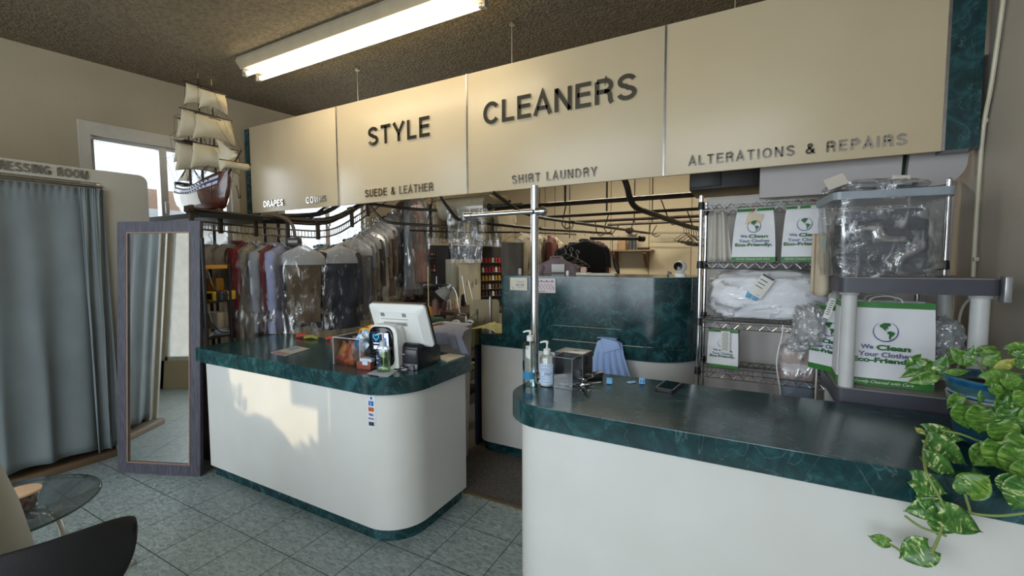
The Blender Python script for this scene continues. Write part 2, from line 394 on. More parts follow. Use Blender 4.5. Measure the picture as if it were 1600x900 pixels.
M_CARPET = mat('grey_carpet', sr(112, 106, 98), 0.95, col2=sr(84, 80, 76), scale=60, bump=0.6, bscale=260)
struct('floor', prism(nb(), [(-2.3, -4.0), (4.86, -4.0), (4.86, 0.985), (-1.7, 0.985)], -0.1, 0), tile_floor())
struct('floor.001', prism(nb(), [(-1.7, 0.985), (4.86, 0.985), (4.86, 6.4), (-0.9, 6.4)], -0.1, -0.004), M_CARPET)
struct('trim_1', bx(nb(), 2.1, 2.9, 0.965, 1.0, -0.002, 0.006, 0.002), cm(104, 86, 62, 0.6))
CZ = 3.37
M_CEIL = mat('popcorn_ceiling', sr(130, 116, 90), 0.9, col2=sr(106, 94, 72), scale=34, bump=1.0, bscale=48)
M_CEIL.node_tree.nodes['Bump'].inputs['Distance'].default_value = 0.03
struct('ceiling', prism(nb(), [(-2.3, -4.0), (4.9, -4.0), (4.9, 6.4), (-0.9, 6.4)], CZ, CZ + 0.1), M_CEIL)

def wx(y): return -1.557 + 0.139 * (y + 0.163)          # inner face of the slightly skewed left wall
def wall_bits(bm, y0, y1, z0, z1, t=0.12):
    a = [(wx(y0), y0), (wx(y0) - t, y0), (wx(y1) - t, y1), (wx(y1), y1)]
    prism(bm, a, z0, z1)
W1 = (0.325, 1.45, 1.55, 2.72); W2 = (2.02, 3.15, 1.62, 2.62)
bm = nb()
wall_bits(bm, -4.0, W1[0], 0, CZ); wall_bits(bm, W1[1], W2[0], 0, CZ); wall_bits(bm, W2[1], 6.4, 0, CZ)
for w in (W1, W2): wall_bits(bm, w[0], w[1], 0, w[2]); wall_bits(bm, w[0], w[1], w[3], CZ)
struct('wall_left', bm, M_WALL)
def side_window(idx, w, mull):
    root = thing('window_%d' % idx, '', '', (wx(w[0]), w[0], w[2])); del root['label']; del root['category']; root['kind'] = 'structure'
    y0, y1, z0, z1 = w; f = nb()
    def bar(bm, a, b, c, d, t0, t1):     # y a..b, z c..d, from inner face +t0 to -t1
        prism(bm, [(wx(a) + t0, a), (wx(a) - t1, a), (wx(b) - t1, b), (wx(b) + t0, b)], c, d)
    cs = 0.075
    bar(f, y0 - cs, y1 + cs, z1, z1 + cs + 0.04, 0.018, 0.0); bar(f, y0 - cs, y0, z0 - cs, z1, 0.018, 0.0); bar(f, y1, y1 + cs, z0 - cs, z1, 0.018, 0.0); bar(f, y0 - cs, y1 + cs, z0 - cs, z0, 0.03, 0.0)
    struct('window_casing', f, cm(206, 200, 186, 0.5), root)
    f = nb(); e = 0.035
    bar(f, y0, y1, z1 - e, z1, -0.03, 0.09); bar(f, y0, y1, z0, z0 + e, -0.03, 0.09); bar(f, y0, y0 + e, z0, z1, -0.03, 0.09); bar(f, y1 - e, y1, z0, z1, -0.03, 0.09)
    bar(f, mull - 0.03, mull + 0.03, z0, z1, -0.02, 0.1)
    struct('window_frame', f, cm(190, 190, 190, 0.35, metal=0.3), root)
    f = nb(); bar(f, y0 + e, y1 - e, z0 + e, z1 - e, -0.06, 0.064); struct('window_pane', f, M_WINGLASS, root)
    f = nb(); box(f, (wx(mull) + 0.012, mull + 0.0, (z0 + z1) / 2 - 0.02), (0.03, 0.03, 0.12), bev=0.004); struct('window_latch', f, cm(210, 210, 206, 0.4), root)
side_window(1, W1, 0.86); side_window(2, W2, 2.6)
struct('wall_back', bx(nb(), -1.0, 4.9, 6.28, 6.4, 0, CZ), M_BACKW)
bm = nb()
for x in (0.35, 0.55, 1.62, 2.28, 2.95, 3.35, 4.1): bx(bm, x - 0.006, x + 0.006, 6.272, 6.282, 0.1, CZ)
struct('trim_2', bm, cm(150, 134, 104, 0.7))
struct('wall_right', bx(nb(), 4.78, 4.9, -4.0, 6.4, 0, CZ), M_WALLR)

# shop front behind the photographer: piers, sill, glass
FY = -3.9
bm = nb()
bx(bm, -2.3, 4.9, FY - 0.12, FY, 0, 0.42); bx(bm, -2.3, 4.9, FY - 0.12, FY, 3.05, CZ)
bx(bm, -2.3, -1.7, FY - 0.12, FY, 0, CZ); bx(bm, 4.55, 4.9, FY - 0.12, FY, 0, CZ)
struct('wall_front', bm, M_WALL)
root = thing('window_3', '', '', (1.4, FY - 0.06, 0.42)); del root['label']; del root['category']; root['kind'] = 'structure'
bm = nb()
for x in (-1.7, -0.9, 0.5, 1.8, 3.1, 4.55): bx(bm, x - 0.035, x + 0.035, FY - 0.1, FY - 0.01, 0.42, 3.05)
for z in (0.42, 2.62, 3.02): bx(bm, -1.7, 4.55, FY - 0.1, FY - 0.01, z, z + 0.06)
struct('window_frame', bm, cm(200, 200, 196, 0.35, metal=0.3), root)
struct('window_pane', bx(nb(), -1.7, 4.55, FY - 0.06, FY - 0.055, 0.45, 3.03), M_WINGLASS, root)

# unseen awning, buildings, hedge and board, added to let one sun patch through
GY_ = -8.0; K_ = (0.30 - GY_)
def back(u, v):
    q = atY(u, v, 0.30); return (q.x - 0.25 * K_, q.z + 0.35 * K_)
q1, q2, q3, q4, q5, q6, q7, q8 = [back(*a) for a in ((343, 568), (353, 627), (382, 636), (418, 643), (453, 688), (511, 708), (514, 690), (511, 560))]
M_STREET = cm(206, 196, 182, 0.8)
def slab_y(bm, pts, y0, y1):
    A = [bm.verts.new((x, y0, z)) for x, z in pts]; B = [bm.verts.new((x, y1, z)) for x, z in pts]
    bm.faces.new(A); bm.faces.new(B[::-1])
    for k in range(len(pts)): bm.faces.new((A[k], A[(k + 1) % len(pts)], B[(k + 1) % len(pts)], B[k]))
bm = nb(); dxs = (q1[0] - q2[0]) / (q1[1] - q2[1])
slab_y(bm, [(-16, -1), (q2[0] + 0.02, -1), (q2[0], q2[1]), (q1[0] + dxs * 3.5, q1[1] + 3.5), (-16, q1[1] + 3.5)], GY_ - 0.6, GY_)  # added blocker, its slanted edge bounds the sun patch on the left
solo('sun_blocker_building', bm, M_STREET, 'unseen pale building added across the street to block sun left of the gap', 'building', 'added sun blockers across the street')
bm = nb(); slab_y(bm, [(q8[0], -1), (20, -1), (20, 8), (q8[0], 8)], GY_ - 0.6, GY_)  # added blocker, bounds the sun patch on the right
solo('sun_blocker_building', bm, M_STREET, 'unseen pale building added across the street to block sun right of the gap', 'building', 'added sun blockers across the street')
bm = nb(); r0 = back(453, 589); r1 = back(501, 636)
slab_y(bm, [(r0[0], back(453, 627)[1]), (r1[0], r1[1]), (r1[0], r0[1] + 1.4), (r0[0], r0[1] + 1.4)], GY_ - 0.05, GY_)
cyl(bm, (r1[0] - 0.05, GY_ - 0.03, r1[1] + 0.1), (r1[0] - 0.05, GY_ - 0.03, r1[1] + 1.5), 0.03)
solo('sun_blocker_board', bm, cm(180, 178, 170, 0.6), 'unseen board added in the street gap for its rectangular shadow', 'signboard')  # board added out of view to throw the rectangular shadow
bm = nb(); prof = [(q2[0] - 0.4, -1)] + [(q2[0] - 0.4, q2[1] + 0.02)]
hp_ = [q2, q3, q4, q5, q6, (q6[0] + 0.3, q6[1])]
for a, b in zip(hp_, hp_[1:]):
    for k in range(6): f = k / 6; prof.append((a[0] + (b[0] - a[0]) * f, a[1] + (b[1] - a[1]) * f + 0.012 * math.sin(k * 5.1 + a[0] * 30)))
prof += [(q6[0] + 0.3, q6[1]), (q6[0] + 0.3, -1)]
slab_y(bm, prof, GY_ - 0.3, GY_ - 0.1)  # profile shaped to cut the lower edge of the sun patch
solo('sun_blocker_hedge', bm, cm(70, 96, 52, 0.9, bump=0.5), 'unseen hedge added across the street to block sun below the gap', 'hedge')
bm = nb()
def sprig(u, v, h, n):
    x, z = back(u, v); tube(bm, [(x, GY_ - 0.2, z - 0.05), (x + 0.01, GY_ - 0.2, z + h)], 0.006, n=4)
    for k in range(n):
        s_ = -1 if k % 2 else 1; zz_ = z + h * (0.3 + 0.7 * k / n); c = Vector((x + s_ * 0.035, GY_ - 0.2, zz_ + 0.02))
        vs = [bm.verts.new(c + Vector(o)) for o in ((-0.035 * s_, 0, -0.02), (0, 0, -0.018), (0.035 * s_, 0, 0.02), (-0.005 * s_, 0, 0.022))]; bm.faces.new(vs)
for a in ((365, 630, 0.20, 7), (372, 634, 0.12, 5), (462, 694, 0.06, 3), (470, 697, 0.08, 4), (485, 700, 0.12, 6), (492, 702, 0.10, 5), (499, 702, 0.18, 7), (505, 704, 0.08, 4)): sprig(*a)  # leaf shapes added to fringe the sun patch with leafy shadows
thicken(bm, 0.002); solo('sun_blocker_sprigs', bm, cm(70, 110, 52, 0.8), 'leafy sprigs added on top of the unseen hedge for their shadows', 'plant', kind='stuff')
bm = nb(); bx(bm, -3.5, 5.6, -4.75, -4.05, 2.78, 2.86); bx(bm, -3.5, 5.6, -4.75, -4.70, 2.72, 2.90); solo('sun_blocker_awning', bm, cm(60, 80, 70, 0.8), 'unseen flat green awning added outside to cut the sun from above', 'awning')  # put in out of view to stop the sun above the patch
struct('trim_4', bx(nb(), -3.5, 5.6, FY - 0.16, FY - 0.12, 2.86, 3.6), M_STREET)

# dressing room: box against the left wall with a curtained opening
def dx(y): return -0.70 + 0.075 * (y - 0.13)
bm = nb(); t = 0.04
def dwall(bm, y0, y1, z0, z1): prism(bm, [(dx(y0), y0), (dx(y0) - t, y0), (dx(y1) - t, y1), (dx(y1), y1)], z0, z1)
dwall(bm, -1.6, 0.125, 2.185, 2.285)
# end panel with a rounded upper corner
pts = [(0.125, 0.0), (0.41, 0.0), (0.41, 2.235), (0.40, 2.262), (0.385, 2.277), (0.36, 2.287), (0.125, 2.287)]
for (a, b) in ((0, -t),):
    A = [bm.verts.new((dx(y), y, z)) for y, z in pts]; B = [bm.verts.new((dx(y) - t, y, z)) for y, z in pts]
    bm.faces.new(A); bm.faces.new(B[::-1])
    for k in range(len(pts)): bm.faces.new((A[k], A[(k + 1) % len(pts)], B[(k + 1) % len(pts)], B[k]))
bx(bm, -1.5, -0.70, 0.36, 0.40, 0, 2.235)
bx(bm, -1.75, -0.80, -1.64, -1.60, 0, 2.285)
dwall(bm, -1.6, -1.5, 0, 2.19)
struct('wall_dressing_room', bm, mat('dressing_room_panel', sr(186, 182, 170), 0.5, col2=sr(180, 175, 163), scale=2))
bm = nb(); bx(bm, -1.5, -0.74, -1.6, 0.36, 0.0, 0.045); struct('floor.002', bm, cm(96, 78, 58, 0.6))
struct('trim_3', bx(nb(), -0.745, -0.70, -1.55, 0.41, 0.0, 0.05, 0.004), cm(120, 98, 72, 0.6))
# its curtain
root = thing('dressing_room_curtain', 'long grey-green curtain hanging across the dressing room doorway', 'curtain', (-0.74, -0.7, 0.0))
def curtain(y0, y1, folds, amp, xo, seed):
    bm = nb()
    def fn(u, v):
        y = y0 + (y1 - y0) * u; z = 2.135 - v * 2.09
        a = amp * (0.35 + 0.65 * v)
        x = dx(y) + xo + a * math.sin(2 * PI * folds * (u + 0.02 * math.sin(7 * u + seed) * (1 + v))) + 0.012 * fbm((u * 6, v * 1.5, seed))
        y += 0.02 * math.cos(2 * PI * folds * u) * v
        if v < 0.03: x += 0.008 * math.sin(2 * PI * folds * 6 * u)
        z += (0.035 + 0.02 * u - 0.004 * math.sin(2 * PI * folds * u)) * v * v
        return (x, y, z)
    return thicken(grid(bm, fn, 150, 30), 0.003)
M_CURT = mat('curtain_cloth', sr(122, 130, 132), 0.85, col2=sr(113, 121, 123), scale=3, bump=0.1, bscale=300)
obj('curtain_cloth', curtain(-1.5, 0.06, 6.5, 0.016, 0.0, 1.3), M_CURT, root, smooth=3)
b2 = curtain(-0.02, 0.118, 2, 0.014, 0.032, 4.2); obj('curtain_cloth', b2, M_CURT, root, 'narrow overlapping end fold of the curtain', smooth=3)
bm = nb(); cyl(bm, (dx(-1.5), -1.5, 2.155), (dx(0.12), 0.118, 2.155), 0.012); obj('curtain_rod', bm, M_STEEL, root)
M_LETTER = mat('mirror_letters', (0.55, 0.53, 0.5), 0.1, 1.0, col2=(0.5, 0.48, 0.45))
ds = thing('dressing_room_sign', 'silver lettering reading DRESSING ROOM above the curtain', 'sign', (dx(-0.2) + 0.002, -0.2, 2.2))
xd = Vector((0.075, 1, 0)).normalized()
caps('lettering', 'DRESSING ROOM', M_LETTER, ds, (dx(-0.445) + 0.001, -0.445, 2.205), xd, (0, 0, 1), 0.488, 0.062, 0.006, 0.25, 0.09)

# conduit on the right wall, cable, light fitting on the ceiling
p = [atX(1566, -60, 4.745), atX(1562, 0, 4.75), atX(1547, 130, 4.757), atX(1538, 200, 4.765), atX(1531, 300, 4.768), atX(1523, 430, 4.768), atX(1521, 520, 4.768)]
r = thing('wall_conduit', 'thin cream cable conduit running down the right wall', 'conduit', (4.76, 1.7, 0.9))
p = [Vector((4.762, q.y, q.z)) for q in p] + [Vector((4.762, p[-1].y, 0.92))]
obj('conduit_tube', tube(nb(), p, 0.009), cm(214, 206, 180, 0.4), r)
bm = nb(); box(bm, (4.765, atX(1524, 405, 4.768).y, atX(1524, 405, 4.768).z), (0.02, 0.05, 0.02), bev=0.003)
box(bm, (4.765, atX(1538, 190, 4.768).y, atX(1538, 190, 4.768).z), (0.02, 0.05, 0.02), bev=0.003); obj('conduit_clip', bm, cm(200, 192, 170, 0.5), r)

# ---------------------------------------------------------------- ceiling light (two 8 ft tubes on a strip housing)
lx0, lx1 = -0.23, 2.19
L0 = thing('ceiling_light', 'twin-tube fluorescent strip light fixed to the textured ceiling', 'ceiling light', ((lx0 + lx1) / 2, 1.06, CZ))
bm = nb(); prismpts = [(0.93, CZ - 0.03), (1.20, CZ - 0.03), (1.155, CZ - 0.088), (0.975, CZ - 0.088)]
bx(bm, lx0 - 0.03, lx1 + 0.03, 0.94, 1.19, CZ - 0.03, CZ - 0.001)
A = [[bm.verts.new((x, y, z)) for y, z in prismpts] for x in (lx0 - 0.03, lx1 + 0.03)]
bm.faces.new(A[0]); bm.faces.new(A[1][::-1])
for k in range(4): bm.faces.new((A[0][k], A[0][(k + 1) % 4], A[1][(k + 1) % 4], A[1][k]))
obj('light_housing', bm, cm(160, 148, 124, 0.4), L0)
M_TUBE = mat('lit_tube', (1, 1, 1), 0.4, emit=(1.0, 0.86, 0.60), estr=14)
for y in (1.005, 1.125):
    tb = obj('fluorescent_tube', cyl(nb(), (lx0 + 0.03, y, CZ - 0.125), (lx1 - 0.03, y, CZ - 0.125), 0.019, n=16), M_TUBE, L0)
    bm = nb()
    for x, s in ((lx0 + 0.03, -1), (lx1 - 0.03, 1)):
        cyl(bm, (x, y, CZ - 0.125), (x + s * 0.03, y, CZ - 0.125), 0.018, n=16); box(bm, (x + s * 0.045, y, CZ - 0.11), (0.022, 0.04, 0.07), bev=0.004)
    obj('tube_socket', bm, cm(170, 166, 156, 0.35, metal=0.4), tb)
# ---------------------------------------------------------------- counters
TOPZ0, TOPZ = 0.858, 0.955
def counter(name, label, cat_, tx, ty, tr, inset, kick, base_loc, zt=(TOPZ0, TOPZ)):
    root = thing(name, label, cat_, base_loc)
    i = inset; k = kick
    def sub(a): return tuple(max(0, r - a) if r > 0 else 0 for r in tr)
    bm = nb(); prism(bm, rrect(tx[0] + i[0], tx[1] - i[1], ty[0] + i[2], ty[1] - i[3], sub(0.03), 12), 0.075, zt[0]); obj('counter_body', bm, M_CREAM, root)
    bm = nb(); prism(bm, rrect(tx[0], tx[1], ty[0], ty[1], tr, 12), zt[0], zt[1])
    es = [e for e in bm.edges if abs(e.verts[0].co.z - e.verts[1].co.z) < 1e-6 and e.verts[0].co.z > zt[1] - 1e-4]
    bmesh.ops.bevel(bm, geom=es, offset=0.004, segments=2, profile=0.5, affect='EDGES')
    obj('countertop', bm, M_MARBLE, root)
    bm = nb(); prism(bm, rrect(tx[0] + i[0] + k, tx[1] - i[1] - k, ty[0] + i[2] + k, ty[1] - i[3] - k, sub(0.05), 12), 0.0, 0.078); obj('kick_base', bm, M_MARBLE, root)
    return root
LC = counter('service_counter', 'white service counter with dark green marble top, cash register and candy bin on it', 'counter', (0.27, 2.20), (0.245, 0.95), (0.03, 0.26, 0.02, 0.02), (0.045, 0.04, 0.055, 0.03), 0.022, (1.23, 0.6, 0))
RC = counter('service_counter', 'white front counter with green marble top running to the right wall under the trailing plant', 'counter', (2.785, 4.775), (0.245, 0.905), (0.22, 0.0, 0.0, 0.20), (0.035, 0.0, 0.05, 0.03), 0.022, (3.8, 0.6, 0))
# payment sticker on the left counter front
sx0 = 1.90; fy = 0.299
s0 = atY(579, 617, fy); s1 = atY(581, 669, fy)
bm = nb(); w = 0.058
st = thing('payment_sticker', 'vertical white sticker of card payment symbols on the white counter front', 'sticker', (s0.x, fy - 0.001, s1.z))
# the sticker lies where the front starts to round, so it is built on a gently curved strip
ztop, zbot = s0.z, s1.z
def cy(x):   # front face of the counter body incl. rounded corner
    x1 = 2.16; rr = 0.23; ox = x1 - rr; y0 = 0.30
    return y0 if x < ox else y0 + rr - math.sqrt(max(rr * rr - (x - ox) ** 2, 0))
xc = s0.x
def strip(bm, xa, xb, za, zb, off):
    grid(bm, lambda u, v: (xa + (xb - xa) * u, cy(xa + (xb - xa) * u) - off, za + (zb - za) * v), 6, 1); return bm
obj('sticker_backing', thicken(strip(bm, xc - w / 2, xc + w / 2, zbot, ztop, 0.0015), 0.0008), cm(224, 228, 236, 0.4), st)
H = ztop - zbot
def blk(nm, fr0, fr1, ww, colr):
    obj(nm, thicken(strip(nb(), xc - ww / 2, xc + ww / 2, ztop - H * fr1, ztop - H * fr0, 0.0028), 0.0006), colr, st)
blk('blue_logo', 0.19, 0.33, 0.032, cm(40, 108, 190, 0.4)); blk('orange_logo', 0.38, 0.50, 0.036, cm(196, 92, 40, 0.4)); blk('black_logo', 0.82, 0.93, 0.034, cm(60, 56, 60, 0.4))
zx = (1, 0, 0); zz = (0, 0, 1)
text('visa_mark', 'VISA', cm(36, 50, 110, 0.4), st, (xc - 0.017, cy(xc) - 0.0035, ztop - H * 0.63), zx, zz, 0.034, 0.013, 0.001, 1, 0.01)
text('discover_mark', 'DISCOVER', cm(80, 74, 84, 0.4), st, (xc - 0.019, cy(xc) - 0.0035, ztop - H * 0.74), zx, zz, 0.038, 0.009, 0.001)
bm = nb()
for k, rr in enumerate((0.004, 0.008, 0.012)):
    tube(bm, [(xc - 0.006 + rr * math.cos(a), cy(xc) - 0.003, ztop - H * 0.1 + rr * math.sin(a)) for a in (-0.8, -0.3, 0.3, 0.8)], 0.0012, n=5)
obj('contactless_mark', bm, cm(50, 70, 120, 0.4), st)
text('logo_print', 'S', cm(220, 226, 240, 0.4), st, (xc - 0.006, cy(xc) - 0.0036, ztop - H * 0.31), zx, zz, 0.012, 0.017, 0.001)

# back counter: low L-shaped counter with a tall marble screen on it
BC = thing('work_counter', 'low cream work counter with a tall dark green marble screen behind the front counters', 'counter', (2.6, 1.95, 0))
bm = nb(); prism(bm, rrect(1.80, 3.47, 1.60, 2.35, (0.12, 0.33, 0.0, 0.0), 12), 0.08, 0.90); obj('counter_body', bm, M_CREAM, BC)
bm = nb(); prism(bm, rrect(1.785, 3.50, 1.575, 2.35, (0.12, 0.34, 0.0, 0.0), 12), 0.89, 0.985)
obj('countertop', bm, M_MARBLE, BC)
bm = nb(); prism(bm, rrect(1.81, 3.45, 1.625, 2.33, (0.12, 0.31, 0.0, 0.0), 12), 0.0, 0.083); obj('kick_base', bm, M_MARBLE, BC)
bm = nb(); prism(bm, rrect(2.04, 3.475, 1.595, 2.30, (0.03, 0.32, 0.0, 0.0), 12), 0.985, 1.455); obj('marble_screen', bm, M_MARBLE, BC)
bm = nb(); p0 = atY(866, 508, 1.59); p1 = atY(970, 515, 1.59); tube(bm, [p0, p1], 0.0022, n=6)
obj('screen_trim', bm, cm(150, 156, 140, 0.4), BC, 'short pale line of trim on the screen')
bm = nb(); tube(bm, [(2.50, 1.573, 0.988), (3.16, 1.573, 0.988)], 0.0035, n=6); obj('edge_strip', bm, cm(170, 172, 150, 0.35), BC)
# ---------------------------------------------------------------- overhead sign
SY = 1.6
SG = thing('overhead_sign', 'long cream overhead sign reading STYLE CLEANERS, hung on wires from the ceiling', 'sign', (1.7, SY + 0.03, 2.12))
M_SIGN = mat('sign_panel', sr(212, 194, 160), 0.33, col2=sr(207, 188, 154), scale=1.5)
xs = [-1.205, 0.215, 1.735, 3.265, 4.612]
zb, zt_ = 2.118, 3.068
for a, b in zip(xs, xs[1:]):
    bm = nb(); bx(bm, a + 0.004, b - 0.004, SY, SY + 0.02, zb, zt_, 0.002); obj('sign_panel', bm, M_SIGN, SG)
for x in xs[1:]:
    bm = nb(); bx(bm, x - 0.006, x + 0.006, SY - 0.006, SY + 0.012, zb, zt_); obj('divider_strip', bm, M_STEEL, SG)
bm = nb(); bx(bm, -1.285, -1.21, SY - 0.004, SY + 0.1, zb - 0.02, zt_ - 0.01); obj('marble_end_panel', bm, M_MARBLE, SG)
bm = nb(); bx(bm, 4.618, 4.742, SY - 0.004, SY + 0.12, zb, CZ - 0.01); bx(bm, 4.712, 4.716, SY - 0.008, SY, zb, CZ - 0.02); obj('marble_end_panel', bm, M_MARBLE, SG)
for u in (558, 800, 1146):
    v = {558: 113, 800: 30, 1146: -60}[u]
    x = atY(u, 100, SY + 0.01).x
    bm = nb(); cyl(bm, (x, SY + 0.01, zt_ - 0.02), (x, SY + 0.01, CZ), 0.0035, n=6); cyl(bm, (x, SY + 0.01, CZ - 0.02), (x, SY + 0.01, CZ), 0.022, 0.012, n=12)
    obj('hanging_wire', bm, cm(190, 180, 150, 0.4, metal=0.3), SG)
def sign_text(s, x0, x1, z0, h, gap, hw=0.075, d=0.012):
    caps('lettering', s, M_LETTER, SG, (x0, SY - 0.001, z0), (1, 0, 0), (0, 0, 1), x1 - x0, h, d, gap, hw, label='lettering reading ' + s)
sign_text('STYLE', 0.645, 1.36, 2.632, 0.165, 0.19, 0.09)
sign_text('CLEANERS', 1.90, 3.085, 2.640, 0.167, 0.16, 0.09)
sign_text('DRAPES', -0.965, -0.63, 2.170, 0.066, 0.2, 0.09)
sign_text('GOWNS', -0.254, 0.047, 2.166, 0.064, 0.2, 0.09)
sign_text('SUEDE & LEATHER', 0.588, 1.388, 2.168, 0.070, 0.24, 0.085)
sign_text('SHIRT LAUNDRY', 2.151, 2.82, 2.160, 0.064, 0.3, 0.08)
sign_text('ALTERATIONS & REPAIRS', 3.416, 4.468, 2.166, 0.058, 0.28, 0.085)
# ---------------------------------------------------------------- garments on hangers
def face_rz(u, v):
    d = ray(u, v); return math.atan2(-d.x, d.y)
def ringmesh(bm, secs, n=18, seed=0, fold=0.0, cap=True):
    """secs: (z, halfwidth, halfthick, xoff); superellipse rings joined into one surface"""
    rings = []
    for z, w, t, xo in secs:
        row = []
        for k in range(n):
            a = 2 * PI * k / n; c, s = math.cos(a), math.sin(a)
            x = w * math.copysign(abs(c) ** 0.8, c); y = t * math.copysign(abs(s) ** 0.8, s)
            if fold:
                f = fold * fbm((x * 22 + seed, z * 2.6, y * 9 + seed), 1) * min(1, max(0, -z - 0.1) * 3)
                y += f; x += f * 0.5
            row.append(bm.verts.new((x + xo, y, z)))
        rings.append(row)
    for a, b in zip(rings, rings[1:]):
        for k in range(n): bm.faces.new((a[k], a[(k + 1) % n], b[(k + 1) % n], b[k]))
    if cap: bm.faces.new(rings[0]); bm.faces.new(rings[-1][::-1])
    return bm
def hanger_bm(w=0.2, wire=0.0022):
    bm = nb()
    tube(bm, [(0.012, 0, 0.0), (0.016, 0, 0.018), (0.0, 0, 0.034), (-0.018, 0, 0.02), (-0.016, 0, 0.0), (0, 0, -0.02), (0, 0, -0.05)], wire, n=5)
    tube(bm, [(0, 0, -0.05), (w, 0, -0.125), (w * 0.97, 0, -0.135), (-w * 0.97, 0, -0.135), (-w, 0, -0.125), (0, 0, -0.05)], wire, n=5, smooth=False)
    return bm
def garment_secs(kind, L, w):
    if kind == 'shirt':
        return [(-0.065, 0.045, 0.03, 0), (-0.085, 0.075, 0.042, 0), (-0.115, w * 0.78, 0.045, 0), (-0.145, w, 0.05, 0), (-0.24, w * 0.97, 0.06, 0), (-0.42, w * 0.93, 0.058, 0), (-L * 0.8, w * 0.95, 0.055, 0), (-L, w * 0.99, 0.058, 0)]
    if kind == 'dress':
        return [(-0.065, 0.05, 0.03, 0), (-0.11, w * 0.7, 0.04, 0), (-0.15, w * 0.85, 0.045, 0), (-0.38, w * 0.7, 0.05, 0), (-L * 0.7, w * 0.95, 0.07, 0), (-L, w * 1.1, 0.085, 0)]
    return [(-0.12, w * 0.82, 0.014, 0), (-0.14, w * 0.85, 0.022, 0), (-0.3, w * 0.86, 0.03, 0), (-L * 0.7, w * 0.83, 0.032, 0), (-L, w * 0.8, 0.03, 0)]
def garment_bm(kind, L, w, seed):
    bm = nb(); secs = []
    base = garment_secs(kind, L, w)
    for a, b in zip(base, base[1:]):
        m = max(1, int((a[0] - b[0]) / 0.05))
        for k in range(m): secs.append(tuple(a[i] + (b[i] - a[i]) * k / m for i in range(4)))
    secs.append(base[-1]); ringmesh(bm, secs, 28, seed, 0.04)
    if kind == 'shirt':
        for s in (-1, 1):
            sl = min(L * 0.86, 0.62) if seed % 3 else 0.30
            tube(bm, [(s * w * 0.74, 0, -0.14), (s * w * 0.88, -0.01, -0.20), (s * w * 0.93, -0.018, -0.33), (s * w * 0.93, -0.022, -sl)], [0.045, 0.05, 0.05, 0.048, 0.045, 0.045, 0.042, 0.042, 0.04, 0.04, 0.038, 0.036, 0.036], n=9)
        # collar
        tube(bm, [(-0.045, -0.01, -0.085), (-0.05, 0.03, -0.06), (0, 0.045, -0.055), (0.05, 0.03, -0.06), (0.045, -0.01, -0.085), (0.01, -0.045, -0.115)], 0.011, n=6)
        tube(bm, [(-0.045, -0.01, -0.085), (-0.01, -0.045, -0.115)], 0.011, n=6)
    return bm
def cover_bm(L, w, seed, flare=1.12):
    bm = nb()
    secs = [(-0.035, 0.018, 0.014, 0), (-0.07, 0.06, 0.04, 0), (-0.11, w * 0.72, 0.066, 0), (-0.15, w * 1.02, 0.078, 0), (-0.2, w * 1.10, 0.085, 0)]
    m = max(4, int((L - 0.2) / 0.06))
    for k in range(1, m + 1):
        f = k / m; secs.append((-0.2 - (L - 0.2) * f, w * (1.12 + (flare - 1.12 + 0.03 * math.sin(seed + k)) * f), 0.09 + 0.012 * math.sin(seed * 2 + k * 1.3), 0.006 * math.sin(k + seed)))
    return ringmesh(bm, secs, 24, seed + 5, 0.035, cap=False)
def cape_bm(w):
    bm = nb(); ringmesh(bm, [(-0.055, 0.03, 0.02, 0), (-0.08, 0.075, 0.05, 0), (-0.115, w * 0.82, 0.056, 0), (-0.15, w * 1.04, 0.062, 0), (-0.18, w * 1.06, 0.07, 0), (-0.225, w * 1.06, 0.074, 0)], 20, 3, 0.01, cap=False); return bm
M_CAPE = film('shoulder_cape_sheet', amount=0.42, white=0.9, bump=0.25, rough=0.4)
CLOTHES = []
def garment(name, cat, label, u, v, t, off, col, kind='shirt', L=0.78, w=0.21, cover=True, cape=False, group=None, lod=False, pos=None, coverL=None, rough=0.8):
    P = Vector(pos) if pos else atD(u, v, t)
    i = len(CLOTHES) + 1
    root = thing(name, label, cat, P, face_rz(u, v) + math.radians(off), group); CLOTHES.append(root)
    if not lod: obj('hanger', hanger_bm(w * 0.95), M_STEEL, root, local=True)
    body = obj('garment_cloth', garment_bm(kind, L, w, i), cm(*col, rough, scale=9, bump=0.15, bscale=40), root, local=True, smooth=1.2)
    if cape: obj('shoulder_cape', cape_bm(w), M_CAPE, root, local=True, smooth=3)
    if cover: obj('plastic_cover', cover_bm(coverL or L + 0.08, w, i), M_FILM, root, local=True, smooth=3)
    return root

GL = 'bagged garments hanging on the conveyor behind the service counter'
V0 = 366
garment('bagged_laundry', 'garment', 'white laundry bunched in clear plastic above the yellow shelf rack', 330, V0 + 4, 3.75, 30, (240, 236, 232), 'dress', 0.42, 0.16, group=GL)
garment('bagged_laundry', 'garment', 'second white plastic bundle, between the rack and the red garment', 356, V0 + 4, 3.8, 15, (236, 232, 228), 'dress', 0.5, 0.15, group=GL)
garment('bagged_dress', 'dress', 'dull pink-brown garment in plastic left of the dark red one', 372, V0 + 2, 3.95, 66, (128, 92, 88), L=0.9, group=GL)
garment('bagged_dress', 'dress', 'dark red long garment in clear plastic beside the yellow rack', 381, V0 + 2, 3.75, 62, (128, 26, 34), 'shirt', L=0.86, w=0.19, group=GL)
garment('bagged_coat', 'coat', 'pale beige garment in a long plastic cover right of the dark red one', 391, V0 + 4, 3.72, 60, (132, 124, 112), 'dress', L=0.88, w=0.19, group=GL)
garment('bagged_jacket', 'jacket', 'charcoal garment between the beige cover and the light grey suit', 401, V0 + 4, 3.95, 70, (44, 44, 48), L=0.86, group=GL)
